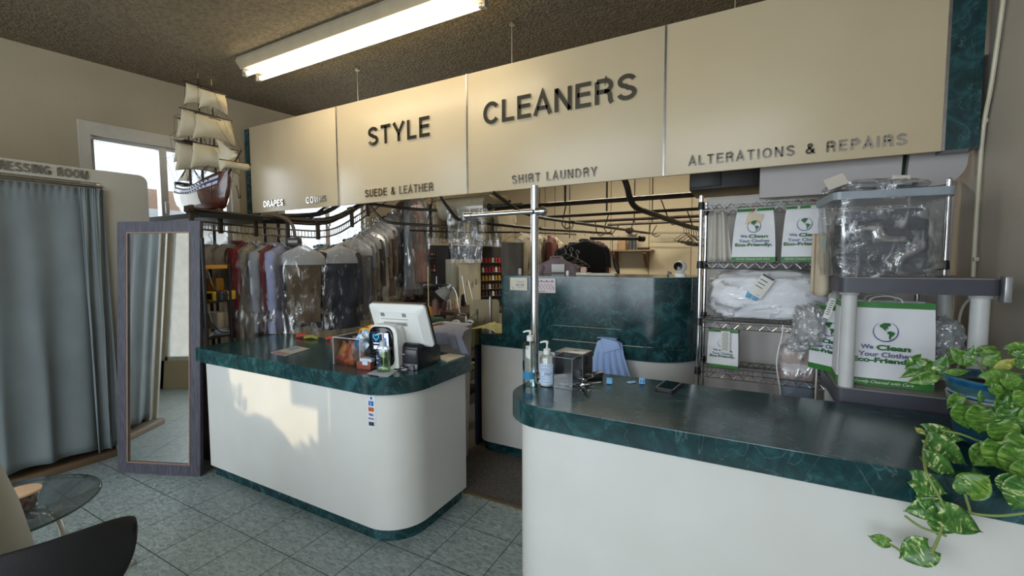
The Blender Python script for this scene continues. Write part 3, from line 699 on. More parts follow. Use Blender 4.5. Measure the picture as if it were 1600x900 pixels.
garment('bagged_jacket', 'jacket', 'light grey suit jacket in plastic left of the maroon garment', 411, V0 + 6, 3.8, 64, (138, 142, 150), L=0.8, group=GL)
garment('bagged_shirt', 'shirt', 'maroon shirt in plastic between the grey suit and the cream garment', 421, V0 + 6, 3.85, 66, (104, 34, 38), L=0.82, group=GL)
garment('bagged_shirt', 'shirt', 'cream garment in plastic just left of the pale blue one', 430, V0 + 6, 3.95, 68, (170, 162, 148), L=0.78, group=GL)
garment('bagged_shirt', 'shirt', 'pale lavender-blue shirt in plastic left of the gap before the brown trousers', 438, V0 + 6, 3.85, 60, (146, 152, 186), L=0.82, w=0.2, group=GL)
garment('bagged_shirt', 'shirt', 'dark navy shirt in plastic behind the brown trousers', 458, V0 + 8, 4.05, 40, (40, 48, 72), L=0.82, group=GL)
garment('bagged_trousers', 'trousers', 'olive-brown trousers in plastic under a white shoulder cape', 472, V0 + 8, 3.85, 8, (96, 80, 58), 'pants', L=0.74, w=0.175, cape=True, group=GL)
garment('bagged_shirt', 'shirt', 'steel blue short-sleeved shirt in plastic right of the brown trousers', 506, V0 + 8, 4.12, 42, (78, 112, 138), L=0.62, w=0.2, group=GL)
garment('bagged_shirt', 'shirt', 'pale grey-lavender shirt hanging below and behind the steel blue one', 500, V0 + 10, 4.3, 40, (158, 158, 170), L=0.82, w=0.16, group=GL)
garment('bagged_jacket', 'jacket', 'black jacket in plastic right of the steel blue shirt', 512, V0 + 8, 4.15, 48, (22, 22, 26), L=0.82, group=GL)
garment('bagged_jacket', 'jacket', 'dark navy suit under a white shoulder cape, first of the climbing row', 530, V0 + 8, 4.1, 22, (34, 38, 50), L=0.84, w=0.185, cape=True, group=GL)
garment('bagged_jacket', 'jacket', 'black garment just behind the caped navy suit', 546, V0 + 0, 4.3, 34, (20, 20, 22), L=0.86, cape=True, group=GL)
row_cols = [(112, 116, 132), (128, 116, 104), (52, 50, 52), (120, 122, 130), (136, 114, 96), (96, 74, 60), (98, 102, 128), (60, 60, 66), (110, 104, 96), (92, 84, 84), (124, 120, 116), (70, 66, 62)]
GR = 'caped shirts in the tight row climbing behind the cash register'
for k, c in enumerate(row_cols):
    f = k / (len(row_cols) - 1)
    garment('bagged_shirt', 'shirt', 'plastic-bagged shirt with white shoulder cape in the tight row climbing behind the cash register', 556 + 78 * f, 364 - 50 * f, 4.35 + 1.0 * f, 36 + 6 * math.sin(k * 2.1), c, L=0.86, w=0.195, cape=True, group=GR, lod=k > 5)
GF = 'long bagged garments left of the plastic film roll'
for k, (u, v, t, c, L) in enumerate([(630, 306, 5.2, (120, 110, 98), 1.02), (636, 304, 5.3, (70, 64, 60), 1.08), (642, 303, 5.15, (118, 122, 124), 1.12), (648, 303, 5.2, (138, 104, 100), 1.05), (653, 302, 5.3, (96, 100, 112), 1.0)]):
    garment('bagged_coat', 'coat', 'long plastic-covered garment hanging high left of the clear film roll', u, v, t, 52 + 5 * (k % 3), c, 'dress', L, 0.16, group=GF)
GY = 'cream bagged garments high in the far left corner'
for k in range(11):
    garment('bagged_shirt', 'shirt', 'cream plastic-covered shirt hung high at the back left under the sign', 668 + 12.0 * k, 303 + 0.6 * k, 6.2 + 0.1 * (k % 2), 50, [(168, 152, 116), (150, 138, 112), (178, 164, 130)][k % 3], L=0.62, w=0.2, group=GY, lod=True)
# middle: unbagged clothes over the work counter
garment('hanging_trousers', 'trousers', 'dark grey trousers hung from a clip hanger left of the chrome pole', 801, 360, 4.3, 14, (92, 84, 74), 'pants', 0.54, 0.135, cover=False)
GW = 'off-white shirts behind the chrome pole'
for k in range(8):
    garment('hanging_shirt', 'shirt', 'off-white shirt in the row hanging just behind the chrome pole', 820 + 6.6 * k, 357 + 0.9 * k, 4.9 + 0.12 * k, 66, [(206, 196, 168), (176, 164, 136), (138, 128, 106)][k % 3], L=0.72, w=0.2, cover=False, group=GW, lod=k % 2 == 1)
garment('hanging_shirt', 'shirt', 'faded red striped shirt among the off-white ones above the mauve shirt', 862, 362, 5.35, 74, (120, 66, 58), L=0.6, w=0.14, cover=False)
garment('hanging_shirt', 'shirt', 'mauve work shirt on a white hanger facing out above the two notices', 870, 392, 3.95, 6, (136, 118, 122), L=0.50, w=0.18, cover=False)
garment('hanging_jacket', 'jacket', 'wide black jacket hanging behind the empty wire hangers', 915, 366, 4.55, 28, (10, 10, 11), L=0.72, w=0.27, cover=False)
garment('hanging_jacket', 'jacket', 'black coat tucked behind the wide black jacket', 898, 372, 4.8, 32, (16, 15, 16), L=0.7, w=0.24, cover=False)
garment('hanging_coat', 'coat', 'cream coat with pale sleeve right of the black jackets', 927, 368, 4.75, 60, (186, 174, 158), L=0.72, w=0.2, cover=False)
garment('hanging_coat', 'coat', 'dark red garment showing as a thin edge right of the cream coat', 938, 370, 4.85, 66, (112, 24, 28), L=0.78, w=0.18, cover=False)
garment('hanging_cloth', 'garment', 'small mustard garment hanging right of the mauve shirt', 903, 396, 4.3, 20, (110, 92, 56), 'pants', 0.36, 0.07, cover=False)
# label on the mauve shirt and tag on the trousers
r = CLOTHES[[c['label'][:5] for c in CLOTHES].index('mauve')]
bm = nb(); box(bm, (0.005, -0.062, -0.155), (0.115, 0.004, 0.07)); obj('paper_tag', bm, M_PAPER, r, local=True, label='white paper label pinned at the collar')
r = [c for c in CLOTHES if c.name.startswith('hanging_trousers')][0]
bm = nb(); box(bm, (0.06, -0.045, -0.42), (0.03, 0.003, 0.09)); obj('paper_tag', bm, M_PAPER, r, local=True)
# empty hangers
def empties(n, f, label, group, m, w=0.19, cat='clothes hanger'):
    first = None
    for k in range(n):
        (u, v, t, off) = f(k)
        if first is None:
            first = solo('wire_hanger', hanger_bm(w, 0.0035), m, label, cat, group, base=(0, 0, 0)); o = first
        else: o = first.copy(); C.objects.link(o)
        o.location = atD(u, v, t); o.rotation_euler = (0, 0, face_rz(u, v) + math.radians(off))
empties(14, lambda k: (1026 + 3.1 * k, 365, 6.9, 50 + 14 * math.sin(k * 3)), 'white wire hanger in the far bunch on the thin rod near the back wall', 'white hangers by the back wall', cm(190, 182, 168, 0.4))
empties(8, lambda k: (1069 + 3.8 * k, 356 + 0.8 * k, 4.4 - 0.06 * k, 62 + 5 * math.sin(k * 2)), 'dark hanger in the bunch just left of the wire shelf post', 'dark hangers beside the wire shelf', cm(74, 66, 56, 0.4))
empties(3, lambda k: (884 + 9 * k, 388 + 4 * k, 4.2, 25 + 12 * k), 'empty wire hanger in front of the black jacket', 'empty hangers right of the mauve shirt', cm(140, 136, 128, 0.35, metal=0.6))
# ---------------------------------------------------------------- garment conveyor and pipe racks
CV = thing('garment_conveyor', 'brown metal garment conveyor curving up behind the sign with a ladder chain of hanger slots', 'conveyor', (0.0, 1.2, 1.75))
path = [atD(300, 357, 3.45), atD(345, 361, 3.65), atD(400, 366, 3.85), atD(450, 369, 4.0), atD(497, 371, 4.15), atD(525, 366, 4.25), atD(550, 352, 4.4), atD(575, 335, 4.6), atD(602, 316, 4.9), atD(630, 298, 5.3)]
def offset(pts, dz, side=0):
    out = []
    for i, p in enumerate(pts):
        d = (pts[min(i + 1, len(pts) - 1)] - pts[max(i - 1, 0)]); d.z = 0; d.normalize(); s = Vector((d.y, -d.x, 0))
        out.append(p + Vector((0, 0, dz)) + s * side)
    return out
M_CONV = mat('conveyor_metal', sr(118, 106, 88), 0.4, 0.6, col2=sr(84, 74, 60), scale=22)
for dz in (0.0, 0.062):
    obj('chain_rail', tube(nb(), offset(path, dz), 0.008, n=6), M_CONV, CV)
obj('track_pipe', tube(nb(), offset(path, 0.15, 0.03), 0.017, n=10), M_BROWNPIPE, CV)
obj('track_pipe', tube(nb(), offset(path, 0.13, -0.06), 0.013, n=8), M_BROWNPIPE, CV)
# rungs (slots) between the two chain rails
full = []
a = offset(path, 0)
for i in range(len(a) - 1):
    for k in range(9): full.append(a[i].lerp(a[i + 1], k / 9))
bm = nb()
for p in full: cyl(bm, p, p + Vector((0, 0, 0.062)), 0.0035, n=5)
obj('slot_rungs', bm, M_CONV, CV)['kind'] = 'stuff'
for i in (0, 1, 2, 3, 4, 6, 7):
    p = path[i]; bm = nb(); box(bm, p + Vector((0, 0, 0.075)), (0.03, 0.03, 0.19), bev=0.004); box(bm, p + Vector((0.01, -0.02, 0.15)), (0.06, 0.05, 0.05), bev=0.006); box(bm, p + Vector((0, 0, 0.175)), (0.05, 0.02, 0.02)); obj('track_bracket', bm, cm(70, 60, 48, 0.45, metal=0.5), CV)
# drive box with its flexible pipe
bm = nb(); q = atD(459, 378, 3.9); box(bm, q, (0.11, 0.09, 0.075), rz=0.6, bev=0.006); obj('drive_box', bm, M_BLACK, CV)
bm = nb()
for k in range(4): box(bm, q + Vector((0.045, -0.04, 0.0)) + Vector((0.5, 0.35, 0)) * (k - 1.5) * 0.03, (0.02, 0.02, 0.022), rz=0.6)
obj('indicator_windows', bm, cm(150, 142, 120, 0.4), CV)
obj('flexible_pipe', tube(nb(), [atD(405, 340, 3.95), atD(425, 336, 3.9), atD(445, 341, 3.88), atD(457, 352, 3.88), atD(461, 370, 3.9)], 0.015, n=8), cm(96, 78, 60, 0.5), CV)
# black deck above the conveyor end, on which the ship stands
bm = nb(); prism(bm, [(-0.98, 0.50), (-0.08, 0.50), (0.02, 0.80), (0.02, 1.10), (-0.98, 1.10)], 1.925, 1.965)
obj('top_deck', bm, M_BLACK, CV)
obj('deck_beam', tube(nb(), [(0.0, 0.95, 1.935), atD(470, 345, 4.2), atD(520, 342, 4.6), atD(560, 322, 5.0)], 0.03, n=8), M_BLACK, CV)
obj('deck_beam', tube(nb(), [atD(430, 338, 4.3), atD(500, 334, 4.7), atD(535, 316, 5.0), atD(552, 300, 5.2)], 0.024, n=8), M_BLACK, CV)
obj('deck_beam', tube(nb(), [atD(478, 345, 4.6), atD(500, 330, 4.8), atD(520, 312, 5.0)], 0.016, n=8), M_BLACK, CV)
for (x, y) in ((-0.92, 0.56), (-0.92, 1.04), (-0.10, 1.04)):
    bm = nb(); cyl(bm, (x, y, 0.0), (x, y, 1.926), 0.014, n=8); obj('support_post', bm, M_BLACK, CV)
bm = nb(); p = atD(436, 400, 4.3); cyl(bm, (p.x, p.y, 0), (p.x, p.y, 2.0), 0.018, n=8); obj('support_post', bm, M_BROWNPIPE, CV)

PR = thing('pipe_rack', 'overhead rack of dark bronze pipes hung from the ceiling behind the sign', 'pipe rack', (2.5, 3.5, 2.0))
def pipe(pts, r=0.013, m=None, nm='pipe', sm=True): obj(nm, tube(nb(), pts, r, n=8, smooth=sm), m or M_BROWNPIPE, PR)
def xline(u, v, y, x0, x1, r):       # pipe running parallel to the sign
    p = atY(u, v, y); pipe([(x0, y, p.z), (x1, y, p.z)], r)
xline(1093, 303.5, 2.9, 1.0, 4.75, 0.024)
xline(1095, 326, 3.9, 1.3, 4.75, 0.019)
xline(1095, 337.5, 4.5, 1.5, 4.75, 0.019)
xline(1095, 345, 5.1, 1.9, 4.75, 0.019)
pipe([atD(574, 318, 4.4), atD(640, 326, 4.5), atD(700, 330, 4.5), atD(770, 338, 4.5)], 0.015)
pipe([atD(578, 322, 4.15), atD(592, 338, 4.15), atD(606, 347, 4.15), atD(650, 351, 4.2), atD(716, 355, 4.2)], 0.013)
pipe([atD(688, 306, 3.7), atD(702, 327, 3.75), atD(719, 344, 3.8), atD(760, 349, 3.9), atD(838, 357, 4.3), atD(901.6, 361.5, 4.9), atD(956, 365, 5.6)], 0.014)
pipe([atD(770, 300, 3.4), atD(806, 326, 3.5), atD(838, 338, 3.7), atD(900, 348, 4.3), atD(1014, 364.5, 5.9)], 0.015)
pipe([atD(974, 276, 3.2), atD(980, 292, 3.2), atD(985, 312, 3.25), atD(994, 324, 3.3), atD(1018, 333.5, 3.5), atD(1073, 353, 4.2), atD(1096, 358, 4.5)], 0.022)
pipe([atD(640, 360, 4.9), atD(740, 363, 5.0), atD(820, 363, 5.2), atD(900, 366, 5.6)], 0.01)
pipe([atD(923, 372.4, 4.7), atD(1003, 373, 5.0)], 0.02, nm='hanging_bar')
bm = nb(); cyl(bm, atD(999, 373, 4.98), atD(1006, 373, 5.0), 0.034, n=12); obj('end_cap', bm, M_BROWNPIPE, PR)
pipe([atY(1000, 364.5, 6.0), atY(1078, 364, 6.0)], 0.006, nm='thin_rod')
for (u, v, y, r) in [(843, 340, 5.2, 0.008), (883, 318, 2.9, 0.012), (890, 372, 5.1, 0.008), (948, 330, 3.9, 0.011), (991, 349, 5.1, 0.009), (1019, 349, 5.1, 0.009)]:
    p = atY(u, v, y); bm = nb(); cyl(bm, (p.x, y, p.z), (p.x, y, CZ), r, n=6); obj('ceiling_rod', bm, M_BROWNPIPE, PR)
def hookrod(a, b, c):   # slanting rod with a curved hook foot
    bm = nb(); tube(bm, [a, b], 0.007, n=6); tube(bm, [b, b + Vector((0.04, 0, -0.05)), b + Vector((0.1, 0, -0.03))], 0.006, n=6); obj('hook_rod', bm, M_BROWNPIPE, PR)
for (u0, v0, u1, v1, t) in [(884, 322, 878, 350, 4.6), (951, 335, 944, 357, 5.2), (1033, 312, 1045, 344, 4.7), (1074, 330, 1081, 350, 5.0), (967, 352, 956, 366, 5.8), (1016, 350, 1015, 362, 6.3), (1026, 352, 1019, 364, 5.9), (930, 345, 932, 362, 5.4), (990, 344, 985, 362, 5.9)]:
    hookrod(atD(u0, v0, t), atD(u1, v1, t), 0)
bm = nb(); q = atD(889, 352, 5.0); tube(bm, [q + Vector((0.05 * math.cos(a), 0, 0.05 * math.sin(a))) for a in [PI * 2 * k / 10 for k in range(11)]], 0.006, n=5, smooth=False); obj('hook_ring', bm, M_BROWNPIPE, PR)

# film roll on its bar
FR = thing('film_roll', 'big roll of clear garment film hanging under the sign with a length pulled down', 'film roll', (1.66, 1.84, 1.95))
a = atY(694, 331, 1.84); b = atY(764, 326, 1.84); zc = (a.z + b.z) / 2 + 0.015
bm = nb(); lathe(bm, [(0.03, 0), (0.10, 0), (0.102, 0.004), (0.102, b.x - a.x - 0.004), (0.10, b.x - a.x), (0.03, b.x - a.x), (0.03, 0)], n=32)
bmesh.ops.transform(bm, matrix=Matrix.Translation((a.x, 1.84, zc)) @ Matrix.Rotation(PI / 2, 4, 'Y'), verts=bm.verts[:])
obj('film_wound', bm, mat('wound_film', sr(150, 142, 122), 0.22, col2=sr(126, 118, 100), scale=30, stretch=(1, 8, 8), coat=0.5), FR)
bm = nb(); cyl(bm, (a.x - 0.05, 1.84, zc), (b.x + 0.32, 1.84, zc), 0.014); cyl(bm, (b.x + 0.005, 1.84, zc), (b.x + 0.03, 1.84, zc), 0.028); obj('roll_bar', bm, M_BLACK, FR)
def fn(u, v):
    x = a.x + 0.10 + (b.x - a.x - 0.04) * (u * (1 - 0.25 * v) + 0.12 * v); z = zc - 0.02 - v * 0.46
    return (x + 0.01 * math.sin(9 * v + u * 4), 1.84 - 0.102 + 0.03 * fbm((u * 5, v * 3, 2)) - 0.02 * v, z)
obj('pulled_film', grid(nb(), fn, 26, 26), film('pulled_film_sheet', amount=0.12, white=0.3, stretch=(1, 1, 0.2), scale=20), FR, smooth=3)
F2 = thing('film_roll', 'smaller cream roll of film on the bar right of the big clear roll', 'film roll', (2.3, 2.6, 2.05))
bm = nb(); p = atD(765, 313, 4.4); q = atD(790, 314, 4.5); cyl(bm, p, q, 0.055, n=20); obj('film_wound', bm, cm(206, 196, 156, 0.35), F2)
bm = nb(); cyl(bm, p - (q - p) * 0.3, q + (q - p) * 0.3, 0.012); obj('roll_bar', bm, M_BLACK, F2)

# chrome garment pole on the front counter
GP = thing('garment_pole', 'chrome pole with a crossbar standing at the left end of the front counter', 'pole', (2.80, 0.66, TOPZ))
pb = atY(835.5, 560, 0.66); pt = atY(829.5, 291, 0.66); X0 = pb.x
bm = nb(); cyl(bm, (X0, 0.66, TOPZ + 0.004), (X0, 0.66, pt.z), 0.0205, n=24); obj('upright', bm, M_CHROME, GP)
bm = nb(); lathe(bm, [(0.045, 0), (0.045, 0.006), (0.03, 0.014), (0.0215, 0.03)], (X0, 0.66, TOPZ), 24); obj('base_flange', bm, M_CHROME, GP)
ta = atY(735, 337.5, 0.655); tb_ = atY(842, 331, 0.655); zz_ = (ta.z + tb_.z) / 2
bm = nb(); cyl(bm, (ta.x, 0.625, zz_), (X0 + 0.01, 0.625, zz_), 0.0125, n=20); cyl(bm, (ta.x - 0.012, 0.625, zz_), (ta.x + 0.03, 0.625, zz_), 0.0175, n=16); obj('crossbar', bm, M_CHROME, GP)
bm = nb(); cyl(bm, (X0 + 0.02, 0.64, zz_), (X0 + 0.055, 0.64, zz_), 0.019, n=10); lathe(bm, [(0.018, 0), (0.026, 0.008), (0.024, 0.02), (0.012, 0.03), (0.0, 0.032)], n=16)
vs = bm.verts[-16 * 5:]; bm.verts.ensure_lookup_table()
bm.free(); bm = nb(); cyl(bm, (X0 + 0.018, 0.64, zz_), (X0 + 0.05, 0.64, zz_), 0.02, n=12); cyl(bm, (X0 + 0.05, 0.64, zz_), (X0 + 0.068, 0.64, zz_), 0.026, 0.02, n=12); cyl(bm, (X0 + 0.068, 0.64, zz_), (X0 + 0.078, 0.64, zz_), 0.02, 0.008, n=12)
obj('clamp_knob', bm, M_CHROME, GP)
# ---------------------------------------------------------------- chrome wire shelf
WS = thing('wire_shelf', 'chrome wire shelving unit against the back right, loaded with white laundry bags', 'shelving unit', (4.05, 1.63, 0))
wx0, wx1, wy0, wy1, wh = 3.51, 4.60, 1.45, 1.81, 1.945
for x in (wx0, wx1):
    for y in (wy0, wy1):
        bm = nb(); cyl(bm, (x, y, 0), (x, y, wh), 0.0125, n=12)
        bm2 = bm; lathe(bm, [(0.0125, 0), (0.0125, 0.008), (0.004, 0.014), (0, 0.014)], (x, y, wh), 12)
        po = obj('post', bm, M_CHROME, WS)
        for z in (0.58, 0.90, 1.20, 1.545, 1.895): obj('collar', lathe(nb(), [(0.0128, -0.024), (0.02, -0.022), (0.017, 0.02), (0.0128, 0.022)], (x, y, z), 12), M_BLACKP, po)
def wireshelf(z, nm='wire_deck'):
    bm = nb(); h = 0.034
    def truss(p, q, n):
        p = Vector(p); q = Vector(q)
        cyl(bm, p, q, 0.0032, n=5); cyl(bm, p - Vector((0, 0, h)), q - Vector((0, 0, h)), 0.0032, n=5)
        for k in range(n):
            a = p.lerp(q, k / n); b = p.lerp(q, (k + 0.5) / n); c = p.lerp(q, (k + 1) / n)
            cyl(bm, a - Vector((0, 0, h)), b, 0.0024, n=4); cyl(bm, b, c - Vector((0, 0, h)), 0.0024, n=4)
    truss((wx0, wy0, z), (wx1, wy0, z), 17); truss((wx0, wy1, z), (wx1, wy1, z), 17); truss((wx0, wy0, z), (wx0, wy1, z), 5); truss((wx1, wy0, z), (wx1, wy1, z), 5)
    for k in range(1, 44):
        x = wx0 + (wx1 - wx0) * k / 44; cyl(bm, (x, wy0, z + 0.003), (x, wy1, z + 0.003), 0.0015, n=4)
    for f in (0.33, 0.66): cyl(bm, (wx0, wy0 + (wy1 - wy0) * f, z), (wx1, wy0 + (wy1 - wy0) * f, z), 0.0028, n=5)
    obj(nm, bm, M_CHROME, WS)
for z in (0.58, 0.90, 1.20, 1.555, 1.90): wireshelf(z)
# white sheet hanging behind the shelf
M_SHEET = mat('grey_white_sheet', sr(212, 207, 203), 0.8, col2=sr(202, 196, 192), scale=3, bump=0.1, bscale=50)
bm = grid(nb(), lambda u, v: (3.50 + 1.265 * u, 1.90 + 0.018 * math.sin(u * 38 + 2 * math.sin(v * 3)) * (0.4 + v) + 0.02 * fbm((u * 3, v * 2, 5)), 2.0 - 1.45 * v), 90, 20)
solo('hanging_sheet', thicken(bm, 0.003), M_SHEET, 'greyish white sheet hung as a backdrop behind the wire shelf', 'sheet', smooth=3)

# ---------------------------------------------------------------- printed carrier bags
def eco_bag(label, loc, rz, w, d, h, group=None, top=True, lean=0.0, handles=True, tagged=None, squash=0.0, seed=0, script=True):
    root = thing('carrier_bag', label, 'bag', loc, rz, group)
    def sh(x, y, z):
        f = z / h
        k = 1 - squash * f * f
        c = 0.006 * fbm((x * 14 + seed, y * 14, z * 11 + seed), 1) * min(1, f * 6)
        return (x * (1 - squash * 0.35 * f * f), y * k + c + math.sin(lean) * z, z)
    bm = nb(); nu = 12; nv = 12
    per = []
    for k in range(nu): per.append((-w / 2 + w * k / nu, -d / 2))
    for k in range(5): per.append((w / 2, -d / 2 + d * k / 5))
    for k in range(nu): per.append((w / 2 - w * k / nu, d / 2))
    for k in range(5): per.append((-w / 2, d / 2 - d * k / 5))
    def rows(z0, z1, n, off):
        R = []
        for j in range(n + 1):
            z = z0 + (z1 - z0) * j / n
            R.append([bm.verts.new(sh(x * (1 + off * 2 / w), y * (1 + off * 2 / d), z)) for x, y in per])
        for a, b in zip(R, R[1:]):
            for k in range(len(per)): bm.faces.new((a[k], a[(k + 1) % len(per)], b[(k + 1) % len(per)], b[k]))
        return R
    R = rows(0, h, nv, 0); bm.faces.new(R[0][::-1]); obj('bag_body', bm, M_WHITEBAG, root, local=True, smooth=0.6)
    for z0, z1 in ((0.0005, h * 0.085), (h * 0.935, h + 0.001)):
        bm = nb(); rows(z0, z1, 2, 0.0012); obj('green_band', bm, M_GREENBAND, root, local=True, label='green printed band')
    if handles:
        for s in (-1, 1):
            y = s * d * 0.4 * (1 - squash); bm = nb()
            tube(bm, [(-w * 0.17, y, h - 0.02), (-w * 0.16, y, h + 0.012), (-w * 0.06, y + 0.004, h + 0.026), (w * 0.06, y + 0.004, h + 0.026), (w * 0.16, y, h + 0.012), (w * 0.17, y, h - 0.02)], 0.0025, n=5)
            obj('handle', bm, M_WHITEP, root, local=True)
    # print on the front: globe and slogan, following the front face
    def F(x, z, o=0.0075): p = sh(x, -d / 2, z); return (x * (1 - squash * 0.35 * (z / h) ** 2), p[1] - o * 0.35 - 0.0015 - 0.001, z)
    s = min(w, h * 0.62)
    cz = h * 0.66; r = s * 0.19; cx = w * 0.0
    bm = nb()
    pts = [(cx + r * math.cos(a), cz + r * math.sin(a)) for a in [math.radians(-235 + 295 * k / 26) for k in range(27)]]
    for k in range(26):
        hw = r * (0.03 + 0.09 * (math.sin(PI * k / 26)))
        tube(bm, [F(*pts[k]), F(*pts[k + 1])], hw * 0.6, n=4, smooth=False)
    obj('globe_ring', bm, M_INKBLUE, root, local=True)
    NA = [(-0.50, 0.62), (-0.1, 0.86), (0.35, 0.84), (0.42, 0.62), (0.15, 0.45), (0.24, 0.25), (0.02, 0.30), (0.1, 0.02), (-0.12, 0.16), (-0.28, 0.34), (-0.45, 0.42)]
    SA = [(0.18, 0.0), (0.42, 0.06), (0.78, -0.12), (0.66, -0.36), (0.48, -0.5), (0.38, -0.84), (0.26, -0.62), (0.3, -0.34), (0.12, -0.16)]
    bm = nb()
    for poly in (NA, SA):
        A = [bm.verts.new(F(cx + r * a, cz + r * b, 0.012)) for a, b in poly]; B = [bm.verts.new(F(cx + r * a, cz + r * b, 0.006)) for a, b in poly]
        bm.faces.new(A); bm.faces.new(B[::-1])
        for k in range(len(poly)): bm.faces.new((A[k], A[(k + 1) % len(poly)], B[(k + 1) % len(poly)], B[k]))
    obj('globe_land', bm, M_INKGREEN, root, local=True)
    Mx = root_matrix(root); xd = Mx.to_3x3() @ Vector((1, 0, 0)); zd = (Mx.to_3x3() @ Vector((0, math.sin(lean) - squash * 0.0, 1))).normalized()
    def tx(nm, st_, x, z, ww, hh, m, bold, sp=1.0, shear=0): text(nm, st_, m, root, Mx @ Vector(F(x, z, 0.01)), xd, zd, ww, hh, 0.0015, sp, bold, shear=shear)
    tx('slogan_print', 'We', -s * 0.37, h * 0.445, s * 0.19, s * 0.085, M_INKBLUE, 0.02)
    tx('slogan_print', 'Clean', -s * 0.13, h * 0.435, s * 0.50, s * 0.105, M_INKGREEN, 0.04)
    tx('slogan_print', 'Your Clothes', -s * 0.40, h * 0.355, s * 0.80, s * 0.095, M_INKBLUE, 0.015)
    tx('slogan_print', 'Eco-Friendly.', -s * 0.49, h * 0.265, s * 0.98, s * 0.125, M_INKGREEN, 0.045)
    if script:
        tx('band_script', 'Gently Cleaned with Care', -s * 0.44, h * 0.022, s * 0.88, h * 0.045, M_PAPER, 0.0, shear=0.35)
    return root
EB = 'small printed carrier bags on the wire shelf'
eb1 = eco_bag('white and green carrier bag with a beige tag clipped on, second shelf', (3.795, 1.58, 1.562), -0.12, 0.225, 0.13, 0.315, squash=0.55, seed=3, handles=False, group=EB)
bm = nb(); box(bm, (-0.004, -0.045, 0.232), (0.082, 0.004, 0.105), ry=0.25, bev=0.001); obj('beige_tag', bm, cm(214, 198, 172, 0.6), eb1, local=True, label='beige paper tag')
bm = nb(); box(bm, (-0.012, -0.036, 0.30), (0.007, 0.006, 0.05)); obj('red_clip', bm, cm(180, 40, 50, 0.5), eb1, local=True)
eb2 = eco_bag('white and green carrier bag without a tag, beside the tagged one', (4.04, 1.56, 1.562), -0.12, 0.21, 0.14, 0.315, squash=0.5, seed=8, handles=False, group=EB)
eb3 = eco_bag('small carrier bag with a long receipt stapled on, standing behind the front counter', (3.645, 1.60, 0.907), -0.10, 0.175, 0.10, 0.235, seed=5, squash=0.2, group=EB, script=False)
bm = nb(); grid(bm, lambda u, v: (-0.02 + 0.052 * u + 0.01, -0.064 - 0.004 * math.sin(v * 3), 0.232 - 0.13 * v), 2, 8); thicken(bm, 0.0012); obj('receipt', bm, M_PAPER, eb3, local=True)
bm = nb()
for k in range(14): box(bm, (0.016, -0.0705, 0.222 - 0.008 * k), (0.036 if k % 3 else 0.026, 0.0012, 0.0026))
obj('receipt_print', bm, cm(120, 120, 124, 0.6), eb3, local=True)
# a pale draped cloth left of the tagged bag
bm = grid(nb(), lambda u, v: (3.545 + 0.13 * u * (0.75 + 0.25 * v), 1.60 + 0.02 * math.sin(u * 14 + v), 1.865 - 0.30 * v), 20, 10)
solo('draped_cloth', thicken(bm, 0.006), mat('ivory_cloth', sr(212, 206, 196), 0.8, scale=6, bump=0.1), 'ivory cloth hanging beside the tagged carrier bag', 'cloth', smooth=3)

# big clear sack of white laundry
def blob(bm, c, s, seed, amp, n=40, m=26, p=0.75, flat=0.85):
    def fn(u, v):
        a = 2 * PI * u; b = PI * (v - 0.5); cb, sb = math.cos(b), math.sin(b)
        x = math.copysign(abs(math.cos(a)) ** p, math.cos(a)) * max(cb, 0) ** p; y = math.copysign(abs(math.sin(a)) ** p, math.sin(a)) * max(cb, 0) ** p; z = math.copysign(abs(sb) ** p, sb)
        f = 1 + amp * fbm((x * 2.6 + seed, y * 2.6, z * 3.4), 1, 4) + amp * 0.6 * abs(fbm((x * 6 + seed, y * 6, z * 9), 1, 2))
        z2 = z * s[2] * f
        if z < 0: z2 = max(z2, -s[2] * flat)
        return (c[0] + x * s[0] * f, c[1] + y * s[1] * f, c[2] + z2)
    return grid(bm, fn, n, m, closed_u=True)
M_LINEN = mat('white_linen', sr(240, 240, 242), 0.8, col2=sr(224, 224, 228), scale=5, bump=1.0, bscale=9, stretch=(0.6, 1, 2.4))
sk = thing('laundry_sack', 'big clear plastic sack stuffed with folded white laundry on the middle shelf', 'laundry bag', (3.87, 1.62, 1.205))
obj('folded_laundry', blob(nb(), (3.87, 1.60, 1.36), (0.295, 0.16, 0.15), 3.3, 0.10, 70, 44, 0.62), M_LINEN, sk, smooth=3)
obj('clear_sack', blob(nb(), (3.87, 1.60, 1.362), (0.315, 0.175, 0.162), 3.3, 0.09, 60, 36, 0.64, 0.96), film('sack_film', amount=0.05, white=0.25, bump=0.9, scale=9, stretch=(1, 1, 1.8)), sk, smooth=3)
bm = nb(); box(bm, (3.835, 1.402, 1.425), (0.072, 0.003, 0.13), ry=0.55, rx=-0.12, bev=0.001); obj('paper_tag', bm, M_PAPER, sk, label='white paper laundry tag')
bm = nb(); box(bm, (3.865, 1.400, 1.475), (0.062, 0.002, 0.010), ry=0.55, rx=-0.12)
for k in range(4): box(bm, (3.845 - 0.012 * k, 1.3995, 1.455 - 0.017 * k), (0.04, 0.002, 0.004), ry=0.55, rx=-0.12)
obj('tag_print', bm, cm(70, 70, 78, 0.6), sk)
for k, (x, z, nn) in enumerate([(3.772, 1.375, '1'), (3.805, 1.362, '8')]):
    bm = nb(); box(bm, (x, 1.396, z), (0.027, 0.004, 0.036), ry=0.35, bev=0.001); t_ = obj('blue_number_tag', bm, cm(96, 168, 212, 0.5), sk, label='small light blue number tag')
